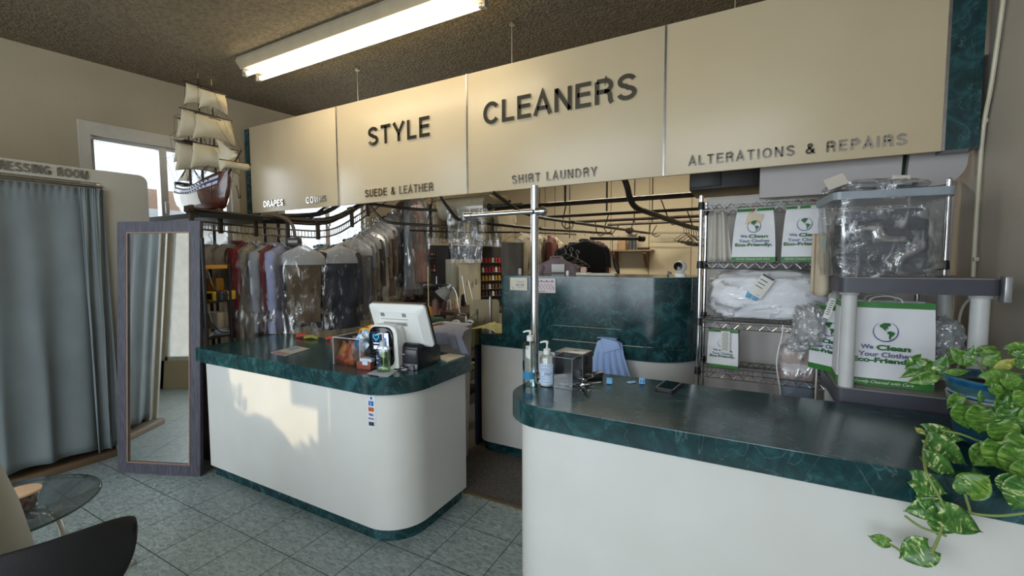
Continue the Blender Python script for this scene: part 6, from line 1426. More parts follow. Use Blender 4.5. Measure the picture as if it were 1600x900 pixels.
def ntag(u, v, label, rz, stand, txt):
    p = atZ(u, v, CT); r = thing('number_tag', label, 'number tag', p, rz, 'light blue number tags on the front counter')
    bm = nb()
    if stand: box(bm, (0, 0, 0.016), (0.028, 0.0025, 0.030), rx=-0.35, bev=0.0008); box(bm, (0, 0.014, 0.0015), (0.028, 0.028, 0.002), bev=0.0008)
    else: box(bm, (0, 0, 0.003), (0.05, 0.022, 0.0025), rx=0.12, bev=0.0008)
    obj('tag_card', bm, M_TAG, r, local=True)
    bm = nb()
    if txt == 2:
        for x in (-0.006, 0.006): box(bm, (x, -0.004, 0.014), (0.004, 0.001, 0.013), rx=-0.35)
    else: box(bm, (0, 0, 0.0055), (0.016, 0.003, 0.0008), rz=0.3)
    if txt: obj('tag_print', bm, cm(30, 40, 80, 0.5), r, local=True)
ntag(952, 600, 'plain light blue number tag propped up, left of the three on the counter', 0.1, True, 0)
ntag(987, 598, 'light blue number tag lying flat and slanted between the other two', 0.95, False, 1)
ntag(1003, 600, 'light blue number tag with two dark figures, nearest the black phone', 0.15, True, 2)
PH = thing('mobile_phone', 'black mobile phone in a thick case lying face up on the front counter', 'phone', atZ(1045, 606, CT), math.radians(-8))
bm = nb(); prism(bm, rrect(-0.042, 0.042, -0.078, 0.078, (0.012,) * 4, 5), 0, 0.014); obj('phone_case', bm, cm(34, 30, 34, 0.5), PH, local=True)
bm = nb(); prism(bm, rrect(-0.035, 0.035, -0.07, 0.07, (0.007,) * 4, 5), 0.0135, 0.0148); obj('phone_screen', bm, mat('phone_glass', sr(16, 22, 26), 0.06), PH, local=True)

# ---------------------------------------------------------------- on the work counter
for k, (u0, u1, v0, v1, lab) in enumerate([(797, 824, 434, 453, 'cream notice card taped on the marble screen left of the chrome pole'), (838, 868, 435, 457, 'pinkish white printed notice taped on the marble screen right of the pole')]):
    a = atY(u0, v1, 1.588); b = atY(u1, v0, 1.588)
    r = thing('notice_card', lab, 'notice', ((a.x + b.x) / 2, 1.59, a.z))
    bm = nb(); bx(bm, a.x, b.x, 1.588, 1.591, a.z, b.z); obj('card_sheet', bm, cm(*[(214, 208, 192), (216, 202, 204)][k], 0.5), r)
    W_, H_ = b.x - a.x, b.z - a.z
    if k == 0:
        bm = nb(); tube(bm, [(a.x + W_ * (0.58 + 0.2 * math.cos(t_)), 1.587, a.z + H_ * (0.42 + 0.18 * math.sin(t_))) for t_ in [2 * PI * j / 20 for j in range(21)]], 0.0015, n=4, smooth=False)
        for j in range(4): bx(bm, a.x + W_ * (0.38 + 0.12 * j), a.x + W_ * (0.46 + 0.12 * j), 1.5865, 1.588, a.z + H_ * 0.38, a.z + H_ * 0.46)
        bx(bm, a.x + W_ * 0.35, a.x + W_ * 0.85, 1.5865, 1.588, a.z + H_ * 0.68, a.z + H_ * 0.71); bx(bm, a.x + W_ * 0.12, a.x + W_ * 0.2, 1.5865, 1.588, a.z + H_ * 0.12, a.z + H_ * 0.2)
    else:
        bm = nb()
        for j in range(5): x = a.x + W_ * (0.1 + 0.16 * j); tube(bm, [(x, 1.587, a.z + H_ * 0.62), (x + W_ * 0.2, 1.587, a.z + H_ * 0.24)], 0.0018, n=4)
        for j in range(6): bx(bm, a.x + W_ * (0.08 + 0.14 * j), a.x + W_ * (0.18 + 0.14 * j), 1.5865, 1.588, a.z + H_ * 0.74, a.z + H_ * (0.80 + 0.05 * (j % 2)))
        bx(bm, a.x + W_ * 0.06, a.x + W_ * 0.5, 1.5865, 1.588, a.z + H_ * 0.08, a.z + H_ * 0.12)
    obj('card_print', bm, cm(*[(130, 134, 128), (110, 96, 108)][k], 0.6), r)
# light blue garment hanging over the counter edge
BG = thing('blue_garment', 'light blue striped shirt with pleats hung over the edge of the work counter', 'shirt', (2.79, 1.53, 0.74))
g0 = atY(921, 585, 1.53); g1 = atY(985, 585, 1.53); gt = atY(950, 527, 1.56)
def bgf(u, v):
    w0 = 0.5 + 0.5 * (v ** 0.7); x = (g0.x + g1.x) / 2 + (u - 0.5) * (g1.x - g0.x) * (0.60 + 0.52 * v) - 0.01 + 0.02 * v
    z = gt.z - 0.005 - (gt.z - g0.z + 0.05) * v - (0.03 * (2 * u - 1) ** 2) * (1 - v)
    y = 1.562 - 0.035 * min(1, v * 4) + 0.014 * math.sin(u * 34 + math.sin(v * 4)) * v - 0.012 * math.sin(PI * u)
    return (x, y, z)
def stripe(name, c1, c2, sc, ax_='x'):
    m, N, L, P = newmat(name); tc = N.new('ShaderNodeTexCoord'); w_ = N.new('ShaderNodeTexWave'); w_.bands_direction = ax_.upper(); w_.inputs['Scale'].default_value = sc; w_.inputs['Distortion'].default_value = 0.4
    L.new(tc.outputs['Object'], w_.inputs['Vector']); mx = N.new('ShaderNodeMixRGB'); mx.inputs[1].default_value = c4(sr(*c1)); mx.inputs[2].default_value = c4(sr(*c2)); L.new(w_.outputs['Fac'], mx.inputs[0]); L.new(mx.outputs[0], P.inputs['Base Color']); P.inputs['Roughness'].default_value = 0.8; return m
M_BLUES = stripe('blue_stripe_cloth', (150, 180, 232), (178, 200, 240), 60)
obj('garment_cloth', thicken(grid(nb(), bgf, 60, 24), 0.003), M_BLUES, BG, smooth=3)
bm = nb(); grid(bm, lambda u, v: (gt.x - 0.04 + 0.12 * u + 0.02 * v, 1.528 - 0.012 * math.sin(PI * u) - 0.01 * v, gt.z - 0.002 - 0.11 * v * (1 - 0.6 * u) - 0.02 * u * u), 16, 10); obj('collar_flap', thicken(bm, 0.003), M_BLUES, BG, smooth=3)
bm = nb(); grid(bm, lambda u, v: (gt.x - 0.075 + 0.14 * u, 1.538 + 0.05 * v, gt.z - 0.006 + 0.004 * math.sin(3 * u)), 14, 6); obj('folded_top', thicken(bm, 0.003), M_BLUES, BG, smooth=3)
# yellow cloth over the left end of the ledge
YC = thing('yellow_cloth', 'crumpled pale yellow cloth draped over the left end of the work counter', 'cloth', (1.83, 1.62, 0.9))
yl = atY(738, 520, 1.62); 
def ycf(u, v):
    x = 1.76 + 0.30 * u; y = 1.56 + 0.20 * v
    z = 1.0 + 0.05 * math.sin(PI * min(1, u * 1.1)) * (0.6 + 0.4 * v) + 0.012 * fbm((u * 6, v * 6, 2), 1)
    if u < 0.28: f = (0.28 - u) / 0.28; x = 1.768 - 0.03 * f + 0.012 * math.sin(v * 17); z = 1.02 - 0.17 * f
    y += 0.01 * math.sin(u * 20)
    return (x, y, z)
obj('cloth_sheet', thicken(grid(nb(), ycf, 44, 24), 0.004), stripe('yellow_cloth_weave', (212, 204, 142), (192, 184, 122), 26), YC, smooth=3)
# camera and oddments on top of the screen
SZt = 1.457
cp = atY(1063, 430, 1.72)
SC = thing('security_camera', 'small white ball camera with a black lens on top of the marble screen', 'camera', (cp.x, 1.72, SZt), 0)
SC.rotation_euler = (0, 0, face_rz(1063, 420) + 0.0)
bm = nb(); lathe(bm, [(0.0, 0), (0.038, 0), (0.04, 0.006), (0.036, 0.024), (0.026, 0.03), (0.0, 0.031)], n=28); obj('camera_base', bm, M_WHITEP, SC, local=True)
bm = nb(); lathe(bm, [(0.0, -0.038)] + [(0.040 * math.cos(a), 0.040 * math.sin(a)) for a in [(-75 + 15 * k) * PI / 180 for k in range(11)]] + [(0.0, 0.04)], (0, 0, 0.07), n=28); obj('camera_ball', bm, M_WHITEP, SC, local=True)
bm = nb(); lathe(bm, [(0.0, 0.0), (0.027, 0.0), (0.029, 0.012), (0.0, 0.014)], n=28); bmesh.ops.transform(bm, matrix=Matrix.Translation((-0.012, -0.030, 0.072)) @ Matrix.Rotation(math.radians(82), 4, 'X') @ Matrix.Rotation(math.radians(-22), 4, 'Y'), verts=bm.verts[:]); obj('camera_lens', bm, mat('lens_black', sr(12, 12, 13), 0.08), SC, local=True)
p = atY(1044, 430, 1.70); bm = nb(); box(bm, (p.x, 1.70, SZt + 0.012), (0.014, 0.012, 0.024), bev=0.003); box(bm, (p.x + 0.01, 1.70, SZt + 0.03), (0.03, 0.01, 0.012), ry=0.5, bev=0.002); solo('black_clip', bm, M_BLACKP, 'tiny black clip on the screen top left of the ball camera', 'clip')
p = atY(887, 430, 1.75); bm = nb(); lathe(bm, [(0, 0), (0.012, 0), (0.012, 0.03), (0.008, 0.036), (0, 0.037)], (p.x, 1.75, SZt), 16); solo('small_jar', bm, M_WHITEP, 'tiny white jar on the screen top, left of the pinkish tape roll', 'jar')
p = atY(912, 430, 1.8); r = thing('tape_dispenser', 'cream tape holder with a pinkish roll on the screen top', 'tape dispenser', (p.x, 1.8, SZt)); bm = nb(); box(bm, (p.x, 1.8, SZt + 0.011), (0.11, 0.05, 0.022), bev=0.004); obj('holder_base', bm, cm(214, 206, 190, 0.5), r)
bm = nb(); cyl(bm, (p.x, 1.79, SZt + 0.04), (p.x, 1.812, SZt + 0.04), 0.024, n=16); obj('tape_roll', bm, cm(196, 150, 130, 0.5), r)
p = atY(940, 430, 1.8); bm = nb(); box(bm, (p.x, 1.8, SZt + 0.009), (0.22, 0.07, 0.018), bev=0.003); solo('paper_stack', bm, cm(206, 200, 184, 0.6), 'low stack of cream paper on the screen top right of the tape', 'paper stack')
p = atY(965, 430, 1.95); bm = nb(); q0 = atY(957, 372, 1.95)
pts_ = [atY(957, 372, 1.95), atY(957, 398, 1.95), atY(958, 403, 1.95)]
tube(bm, pts_, 0.003, n=6); a_ = [atY(958, 403, 1.95), atY(960, 415, 1.95), atY(966, 428, 1.95)]; b_ = [atY(958, 403, 1.95), atY(965, 412, 1.95), atY(967, 428, 1.95)]
for s_ in (a_, b_): tube(bm, s_, 0.008, n=6)
solo('hanging_strap', bm, M_BLACK, 'black looped strap hanging from the rack right of the coats', 'strap')
# ---------------------------------------------------------------- back wall shelf
BWY = 6.27
SF = thing('wall_shelf', 'wooden shelf on two brackets fixed to the cream back wall', 'shelf', (1.85, 6.12, 1.78))
a = atY(936, 391, 6.0); b = atY(1018, 391, 6.0); z = a.z
bm = nb(); bx(bm, a.x, b.x, 5.98, BWY, z - 0.025, z); obj('shelf_board', bm, cm(150, 128, 92, 0.6), SF)
for u in (959, 1008):
    p = atY(u, 396, 6.05); bm = nb(); A = []
    for x in (p.x - 0.025, p.x + 0.025): A.append([bm.verts.new((x, yy, zz)) for yy, zz in ((6.0, z - 0.025), (6.0, z - 0.07), (6.2, z - 0.30), (BWY, z - 0.30), (BWY, z - 0.025))])
    bm.faces.new(A[0]); bm.faces.new(A[1][::-1])
    for k in range(5): bm.faces.new((A[0][k], A[0][(k + 1) % 5], A[1][(k + 1) % 5], A[1][k]))
    obj('bracket', bm, cm(120, 84, 52, 0.6), SF)
def onshelf(u, w, h, d, colr, lab, cat, rz=0, y=6.12, nm='storage_box'):
    p = atY(u, 391, 6.05); bm = nb(); box(bm, (p.x, y, z + h / 2 + 0.001), (w, d, h), rz=rz, bev=0.004); solo(nm, bm, cm(*colr, 0.6), lab, cat, 'items on the back wall shelf')
onshelf(971, 0.13, 0.19, 0.14, (186, 150, 112), 'tan cardboard box on the wall shelf', 'box')
onshelf(963, 0.05, 0.13, 0.1, (196, 186, 164), 'small cream box at the left of the tan one on the wall shelf', 'box', y=6.05)
onshelf(1004, 0.18, 0.035, 0.14, (30, 28, 28), 'flat black case on the right part of the wall shelf', 'case', nm='black_case')
for u, h in ((984, 0.26), (990, 0.24)):
    p = atY(u, 391, 6.05); bm = nb(); lathe(bm, [(0.035, 0), (0.035, h), (0.02, h + 0.01), (0, h + 0.012)], (p.x, 6.1, z + 0.001), 14); solo('spray_can', bm, cm(110, 112, 116, 0.35, metal=0.5), 'grey can, %s of the pair on the wall shelf' % ('left' if u == 984 else 'right'), 'can', 'items on the back wall shelf')
p = atY(983, 372, 6.1); bm = nb(); blob(bm, (p.x, 6.12, z + 0.33), (0.07, 0.05, 0.045), 2, 0.1, 16, 10); 
lathe(bm, [(0.03, 0.27), (0.03, 0.30), (0.0, 0.301)], (p.x, 6.12, z), 10)
solo('black_hat', bm, cm(24, 22, 22, 0.6), 'black cap resting on top of the grey cans', 'cap', 'items on the back wall shelf')

# ---------------------------------------------------------------- lockers, spool racks, sewing corner
def loc(u, v, t): return atD(u, v, t)
LK = thing('grey_cabinet', 'tall dark grey steel cabinet behind the sewing table, thread board before it', 'cabinet', (-0.05, 4.4, 0))
a = loc(655, 380, 6.3); b = loc(701, 380, 6.4); ttop = a.z
def vpanel(p, q, th, z0, z1, bm):
    p = Vector((p.x, p.y, 0)); q = Vector((q.x, q.y, 0)); d = (q - p).normalized(); n_ = Vector((d.y, -d.x, 0)); n_ = n_ if n_.dot(CAM_O - p) < 0 else -n_
    prism(bm, [(p.x, p.y), (q.x, q.y), (q.x + n_.x * th, q.y + n_.y * th), (p.x + n_.x * th, p.y + n_.y * th)], z0, z1)
M_GREY = mat('grey_steel', sr(104, 102, 106), 0.5, col2=sr(94, 92, 96), scale=3)
bm = nb(); vpanel(loc(640, 380, 6.25), b, 0.4, 0.02, 1.80, bm); obj('cabinet_body', bm, M_GREY, LK)
bm = nb(); c_ = loc(702, 380, 6.35); vpanel(c_, loc(707, 380, 6.37), 0.03, 0.02, 1.83, bm); obj('dark_edge', bm, M_BLACK, LK)
LK2 = thing('grey_cabinet', 'second tall grey steel cabinet partly behind the hanging film, right of the thread rack', 'cabinet', (0.3, 4.6, 0))
bm = nb(); vpanel(loc(709, 380, 6.45), loc(762, 380, 6.9), 0.4, 0.02, 1.80, bm); obj('cabinet_body', bm, cm(92, 96, 110, 0.5), LK2)
bm = nb(); p = loc(741, 380, 6.66); q = loc(741.6, 380, 6.66); vpanel(p, q, 0.02, 0.04, 1.77, bm); obj('door_gap', bm, M_BLACK, LK2)
WC = thing('white_cabinet', 'short pale metal cabinet standing in front of the grey one', 'cabinet', (0.35, 4.1, 0))
a = loc(713, 440, 6.1); b = loc(751, 440, 6.35); zt2 = loc(730, 405, 6.2).z
bm = nb(); vpanel(a, b, 0.3, 0.02, zt2, bm); obj('cabinet_body', bm, mat('ivory_steel', sr(190, 182, 156), 0.45, scale=2, col2=sr(182, 174, 148)), WC)
bm = nb(); vpanel(loc(718, 440, 6.08), loc(748, 440, 6.28), 0.02, 0.5, zt2 - 0.08, bm); obj('cabinet_door', bm, cm(198, 190, 164, 0.4), WC)
bm = nb(); box(bm, loc(744, 440, 6.2), (0.02, 0.02, 0.09), bev=0.004); obj('handle', bm, M_STEEL, WC)
# spool builder
def spool_bm(r=0.022, h=0.06):
    bm = nb(); lathe(bm, [(0, 0), (r * 0.95, 0), (r, 0.004), (r * 0.82, 0.008), (r * 0.78, h * 0.8), (r * 0.6, h * 0.86), (r * 0.28, h * 0.9), (r * 0.25, h), (0, h)], n=12); return bm
def cone(u, v, t, colr, lab, h=0.11, r=0.03, group=None, zb=None, nm='thread_cone', cat='thread'):
    p = loc(u, v, t)
    if zb is not None: p.z = zb
    bm = nb(); lathe(bm, [(0, 0), (r, 0), (r * 0.98, 0.006), (r * 0.62, h), (r * 0.2, h + 0.004), (r * 0.2, h + 0.016), (0, h + 0.016)], n=18)
    o = obj(nm, bm, cm(*colr, 0.7, scale=40)); o.location = p; return tag(o, lab, cat, group)
TK = thing('spool_board', 'dark wall board holding rows of small thread spools left of the desk lamp', 'spool rack', loc(668, 425, 6.0))
bm = nb(); vpanel(loc(655, 410, 6.08), loc(681, 410, 6.12), 0.02, loc(660, 427, 6.1).z, loc(660, 394, 6.1).z, bm); obj('board', bm, cm(34, 28, 28, 0.6), TK)
first = None
spm = [cm(150, 50, 60, 0.6), cm(60, 50, 48, 0.6), cm(170, 160, 150, 0.6), cm(40, 36, 40, 0.6), cm(110, 60, 44, 0.6)]
for j in range(5):
    for i in range(7):
        p = loc(657 + 3.6 * i, 424 - 6.2 * j, 6.02)
        o = obj('thread_spool', spool_bm(0.014, 0.04), spm[(i * 2 + j * 3) % 5]); o.location = p
        tag(o, 'small thread spool pegged on the dark board left of the desk lamp', 'thread', 'spools on the dark board')
RK = thing('thread_rack', 'dark rack of coloured thread rows on the wall left of the marble screen', 'spool rack', loc(770, 460, 6.2))
xa, xb = loc(752, 430, 6.5), loc(792, 430, 6.8)
bm = nb(); vpanel(xa, xb, 0.03, 0.8, 1.86, bm); obj('rack_back', bm, cm(36, 30, 28, 0.6), RK)
rows_ = [(405, (176, 40, 48)), (420, (168, 34, 52)), (433, (170, 130, 50)), (446, (96, 70, 50)), (457, (60, 50, 60))]
for (v, c) in rows_:
    z_ = loc(770, v + 5, 6.6).z; bm = nb()
    p = Vector((xa.x, xa.y, z_)); q = Vector((xb.x, xb.y, z_)); d = (CAM_O - p); d.z = 0; d.normalize()
    prism(bm, [(p.x, p.y), (q.x, q.y), (q.x + d.x * 0.06, q.y + d.y * 0.06), (p.x + d.x * 0.06, p.y + d.y * 0.06)], z_ - 0.01, z_); obj('rack_shelf', bm, cm(70, 56, 46, 0.6), RK)
    for i in range(8):
        f = (i + 0.5) / 8; cc = c if (i + v) % 4 else (214, 206, 190)
        o = obj('thread_spool', spool_bm(0.024, 0.075), cm(*cc, 0.6)); o.location = p.lerp(q, f) + d * 0.03 + Vector((0, 0, 0.001))
        tag(o, 'thread spool standing in the rows of the dark rack left of the marble screen', 'thread', 'spools on the wall rack')
# sewing table
ST = thing('sewing_table', 'dark sewing table crowded with thread cones below the desk lamp', 'table', (0.85, 3.05, 0))
tt = 0.97
ta_ = atZ(636, 512, tt); tb2 = atZ(742, 500, tt)
ctr = (ta_ + tb2) / 2
bm = nb(); prism(bm, [(-0.15, 2.72), (1.1, 2.72), (1.15, 3.55), (-0.15, 3.55)], tt - 0.035, tt); obj('table_top', bm, cm(76, 54, 40, 0.5), ST)
for (x, y) in ((-0.1, 2.78), (1.05, 2.78), (-0.1, 3.48), (1.08, 3.48)): bm = nb(); cyl(bm, (x, y, 0), (x, y, tt - 0.03), 0.02, n=8); obj('leg', bm, M_BLACK, ST)
def ontable(u, v): return atZ(u, v, tt)
def tcone(u, v, colr, lab, h=0.13, r=0.032):
    p = ontable(u, v); bm = nb(); lathe(bm, [(0, 0), (r, 0), (r * 0.98, 0.006), (r * 0.66, h), (r * 0.2, h + 0.004), (r * 0.2, h + 0.016), (0, h + 0.016)], n=18)
    o = obj('thread_cone', bm, cm(*colr, 0.7, scale=40)); o.location = (p.x, p.y, tt); tag(o, lab, 'thread', 'thread cones on the sewing table')
tcone(702, 484, (196, 192, 180), 'white thread cone, leftmost of the pale cones under the lamp', 0.12)
tcone(711, 482, (206, 176, 130), 'peach thread cone right of the white one', 0.13)
tcone(716, 480, (210, 200, 176), 'cream thread cone between the peach and black ones', 0.12)
tcone(724, 478, (28, 27, 28), 'black thread cone at the right of the row on the sewing table', 0.15, 0.04)
tcone(694, 486, (90, 44, 36), 'dark red thread cone below the desk lamp', 0.11)
tcone(681, 492, (134, 96, 78), 'large brown thread cone left of the desk lamp on the sewing table', 0.17, 0.05)
tcone(672, 500, (190, 126, 40), 'amber thread cone at the foot of the thin pole', 0.13, 0.035)
DL = thing('desk_lamp', 'silver cone-headed desk lamp craning over the sewing table', 'lamp', (ontable(719, 492).x, ontable(719, 492).y, tt))
lb = Vector((ontable(719, 492).x, ontable(719, 492).y, tt)); dpt = (lb - CAM_O).dot(FW)
def ld(u, v): return atD(u, v, dpt)
bm = nb(); lathe(bm, [(0.07, 0), (0.07, 0.012), (0.02, 0.022)], lb, 24); obj('lamp_base', bm, M_STEEL, DL)
bm = nb(); tube(bm, [lb + Vector((0, 0, 0.01)), ld(716, 475), ld(713, 458), ld(706, 447), ld(702, 452)], 0.008, n=8); obj('lamp_arm', bm, M_STEEL, DL)
bm = nb(); cyl(bm, ld(697, 457), ld(690, 464), 0.035, 0.085, n=24, caps=False); bm2 = nb(); hA, hB = ld(705, 445), ld(689, 463)
bm.free(); bm = nb(); d = (hB - hA)
cyl(bm, hA, hA + d * 0.3, 0.028, 0.03, n=24); cyl(bm, hA + d * 0.3, hA + d * 0.45, 0.03, 0.052, n=24, caps=False); cyl(bm, hA + d * 0.45, hB, 0.052, 0.088, n=24, caps=False); obj('lamp_shade', bm, cm(176, 176, 172, 0.3, metal=0.3), DL)
SM = thing('sewing_machine', 'dark sewing machine in the shade on the left of the sewing table', 'sewing machine', (0.16, 3.12, tt))
bm = nb(); box(bm, (0.16, 3.12, tt + 0.03), (0.42, 0.18, 0.06), bev=0.01); box(bm, (0.32, 3.12, tt + 0.16), (0.10, 0.12, 0.22), bev=0.02); box(bm, (0.14, 3.12, tt + 0.26), (0.42, 0.10, 0.09), bev=0.025); box(bm, (-0.02, 3.12, tt + 0.18), (0.07, 0.09, 0.14), bev=0.012); cyl(bm, (0.37, 3.12, tt + 0.25), (0.41, 3.12, tt + 0.25), 0.055, n=20); cyl(bm, (-0.02, 3.12, tt + 0.06), (-0.02, 3.12, tt + 0.12), 0.008, n=8)
obj('machine_body', bm, cm(30, 28, 30, 0.35), SM)
bm = nb(); cyl(bm, (0.07, 3.12, tt + 0.30), (0.07, 3.12, tt + 0.40), 0.008, n=6); cyl(bm, (0.21, 3.12, tt + 0.30), (0.21, 3.12, tt + 0.40), 0.008, n=6); obj('spool_pins', bm, M_STEEL, SM)
# thin upright pole, wires of thread stands
p = loc(670, 500, 4.6); bm = nb(); cyl(bm, (p.x, p.y, 0), (p.x, p.y, loc(670, 416, 4.6).z), 0.007, n=8); lathe(bm, [(0.09, 0), (0.09, 0.015), (0.01, 0.03)], (p.x, p.y, 0), 20); solo('thin_stand_pole', bm, cm(150, 134, 96, 0.35, metal=0.7), 'thin brass-coloured upright pole left of the desk lamp', 'pole')
for k, (u0, v0, u1, v1) in enumerate([(722, 433, 728, 472), (732, 440, 739, 470)]):
    bm = nb(); tube(bm, [ld(u1, v1), ld(u0, v0), ld(u0 - 2, v0 + 1), ld(u0 - 3, v0 + 5)], 0.004, n=5); solo('thread_guide', bm, M_STEEL, 'thin wire thread guide in front of the pale cabinet, %s of the two' % ('left' if k == 0 else 'right'), 'thread guide')
# dark red plant-like cluster of trimmings on the wall
for k, (u, v, s) in enumerate([(650, 455, 0.15), (660, 440, 0.11), (644, 470, 0.13), (657, 472, 0.12), (664, 458, 0.10), (640, 485, 0.14)]):
    p = loc(u, v, 5.9); bm = nb(); blob(bm, p, (s, s * 0.6, s * 0.8), k * 3 + 1, 0.3, 22, 14, 0.9); solo('cloth_bundle', bm, cm(*[(52, 24, 26), (38, 20, 22), (60, 30, 28)][k % 3], 0.8), 'dark red cloth bundle heaped beside the grey cabinet', 'cloth', 'dark red bundles by the grey cabinet')
# office chair with beige back
OC = thing('office_chair', 'beige-backed work chair between the sewing table and the marble screen', 'chair', (1.45, 2.75, 0), face_rz(757, 480) + 0.1)
ocd = 4.75; oc = loc(757, 500, ocd); OC.location = (oc.x, oc.y, 0)
bm = nb(); slab(bm, -0.16, 0.16, loc(757, 505, ocd).z, loc(757, 468, ocd).z, -0.02, 0.03, (0.03,) * 4, 0); obj('backrest', bm, cm(172, 158, 126, 0.7), OC, local=True)
bm = nb(); box(bm, (0, 0.24, 0.50), (0.42, 0.42, 0.08), bev=0.03); obj('seat', bm, cm(52, 44, 38, 0.8), OC, local=True)
bm = nb(); cyl(bm, (0.06, -0.03, 0.45), (0.06, -0.03, loc(757, 466, ocd).z + 0.02), 0.012, n=8); cyl(bm, (0.06, -0.03, 0.45), (0.0, 0.24, 0.43), 0.015, n=8); cyl(bm, (0, 0.24, 0.1), (0, 0.24, 0.47), 0.025, n=12); obj('chair_column', bm, M_STEEL, OC, local=True)
for k in range(5):
    a_ = 2 * PI * k / 5; bm = nb(); cyl(bm, (0, 0.24, 0.11), (0.26 * math.cos(a_), 0.24 + 0.26 * math.sin(a_), 0.06), 0.015, n=8); cyl(bm, (0.26 * math.cos(a_), 0.23 + 0.26 * math.sin(a_), 0.03), (0.26 * math.cos(a_), 0.25 + 0.26 * math.sin(a_), 0.03), 0.03, n=12); obj('leg', bm, M_BLACK, OC, local=True)
# tray cart
TC = thing('tray_cart', 'steel cart of shallow taupe trays between the two counters', 'cart', (1.45, 2.25, 0))
M_TRAY = mat('taupe_tray', sr(124, 114, 92), 0.5, col2=sr(114, 104, 84), scale=5)
tz_ = [atD(735, 508, 4.0).z, 0.70, 0.50, 0.30, 0.12]
tA, tB, tC_ = atD(681, 503, 4.25), atD(728, 510, 3.95), atD(757, 492, 4.3)
tD = tA + (tC_ - tB)
def tray(z, h=0.075):
    P4 = [Vector((q.x, q.y, 0)) for q in (tA, tB, tC_, tD)]; bm = nb(); prism(bm, [(q.x, q.y) for q in P4], z, z + 0.006)
    for k in range(4):
        p, q = P4[k], P4[(k + 1) % 4]; d = (q - p).normalized(); n_ = Vector((-d.y, d.x, 0)) * 0.006
        prism(bm, [(p.x, p.y), (q.x, q.y), (q.x + n_.x, q.y + n_.y), (p.x + n_.x, p.y + n_.y)], z, z + h)
    return bm
for z_ in (0.915, 0.66, 0.45, 0.24): obj('tray', tray(z_), M_TRAY, TC)
for q in (tA, tB, tC_, tD):
    top_ = 1.02 if q in (tB, tC_) else 0.92
    bm = nb(); cyl(bm, (q.x, q.y, 0.03), (q.x, q.y, top_), 0.008, n=8); obj('upright', bm, M_STEEL, TC)
bm = nb(); u_ = (tC_ - tB); tube(bm, [Vector((tB.x, tB.y, 0.1)), Vector((tB.x, tB.y, 1.0)), Vector((tB.x, tB.y, 1.04)) + u_ * 0.15, Vector((tB.x, tB.y, 1.04)) + u_ * 0.5 + Vector((0, 0, 0)), Vector((tB.x, tB.y, 1.0)) + u_ * 0.6, Vector((tB.x, tB.y, 0.1)) + u_ * 0.6], 0.009, n=8)
for v_ in bm.verts: pass
obj('push_handle', bm, M_STEEL, TC)
for k in range(4):
    q = (tA, tB, tC_, tD)[k]; bm = nb(); cyl(bm, (q.x - 0.01, q.y, 0.028), (q.x + 0.01, q.y, 0.028), 0.028, n=14); obj('wheel', bm, M_BLACKP, TC)
cen = (tA + tC_) / 2
for k, (dx_, dy, c, lab) in enumerate([(-0.06, 0.0, (206, 204, 196), 'white scalloped roll in the top tray of the steel cart, left'), (0.07, 0.05, (214, 212, 204), 'white scalloped roll in the top tray of the steel cart, right')]):
    bm = nb(); q = Vector((cen.x + dx_, cen.y + dy, 0.95)); tube(bm, [q + Vector((0.045 * math.cos(a_), 0.02 * math.sin(a_), 0.03 * abs(math.sin(a_)))) for a_ in [PI * j / 8 for j in range(9)]], 0.012, n=8); solo('trim_roll', bm, cm(*c, 0.6), lab, 'trimming', 'rolls in the top tray')
for k, (z_, c) in enumerate([(0.67, (90, 80, 66)), (0.46, (176, 168, 60)), (0.25, (70, 62, 56))]):
    bm = nb(); blob(bm, (cen.x, cen.y, z_ + 0.05), (0.13, 0.12, 0.045), k + 3, 0.15, 24, 12); solo('folded_cloth', bm, cm(*c, 0.8), ['dull brown cloth in the upper middle tray of the cart', 'mustard cloth in the middle tray of the cart', 'dark cloth in the lowest tray of the cart'][k], 'cloth')
# basket with striped shirt, behind the service counter
LB = thing('laundry_basket', 'pale pinkish laundry bin standing just behind the service counter', 'basket', (1.66, 1.25, 0))
p0 = atY(657, 520, 1.2); p1 = atY(708, 525, 1.2); zt3 = atY(680, 512, 1.2).z
bm = nb(); A = [bm.verts.new((x, y, 0.02)) for x, y in rrect(p0.x + 0.03, p1.x - 0.03, 1.10, 1.45, (0.04,) * 4, 4)]; B = [bm.verts.new((x, y, zt3)) for x, y in rrect(p0.x, p1.x, 1.07, 1.48, (0.04,) * 4, 4)]
n = len(A)
for k in range(n): bm.faces.new((A[k], A[(k + 1) % n], B[(k + 1) % n], B[k]))
bm.faces.new(A[::-1]); thicken(bm, 0.004); obj('basket_body', bm, cm(196, 184, 178, 0.5), LB)
bm = nb(); tube(bm, [(x, y, zt3) for x, y in rrect(p0.x, p1.x, 1.07, 1.48, (0.04,) * 4, 4)] + [(p0.x + 0.04, 1.07, zt3)], 0.007, n=6, smooth=False); obj('basket_rim', bm, cm(206, 200, 198, 0.4), LB)
bm = nb(); blob(bm, ((p0.x + p1.x) / 2, 1.27, zt3 - 0.05), (0.14, 0.15, 0.05), 3, 0.1, 24, 12); solo('folded_cloth', bm, cm(206, 168, 150, 0.8), 'peach cloth filling the laundry bin', 'cloth')
sp0 = atY(674, 520, 1.06); sp1 = atY(728, 560, 1.06)
def ssf(u, v):
    x = sp0.x + (sp1.x - sp0.x) * (u * (0.8 + 0.3 * v) + 0.1 * v); y = 1.20 - 0.19 * min(1, v * 2.2) + 0.01 * math.sin(u * 26 + v * 2) * (0.3 + v)
    z_ = zt3 + 0.02 + 0.02 * math.sin(PI * u) - 0.17 * max(0, v - 0.3) * (0.6 + 0.6 * u) - 0.02 * v
    return (x, y, z_)
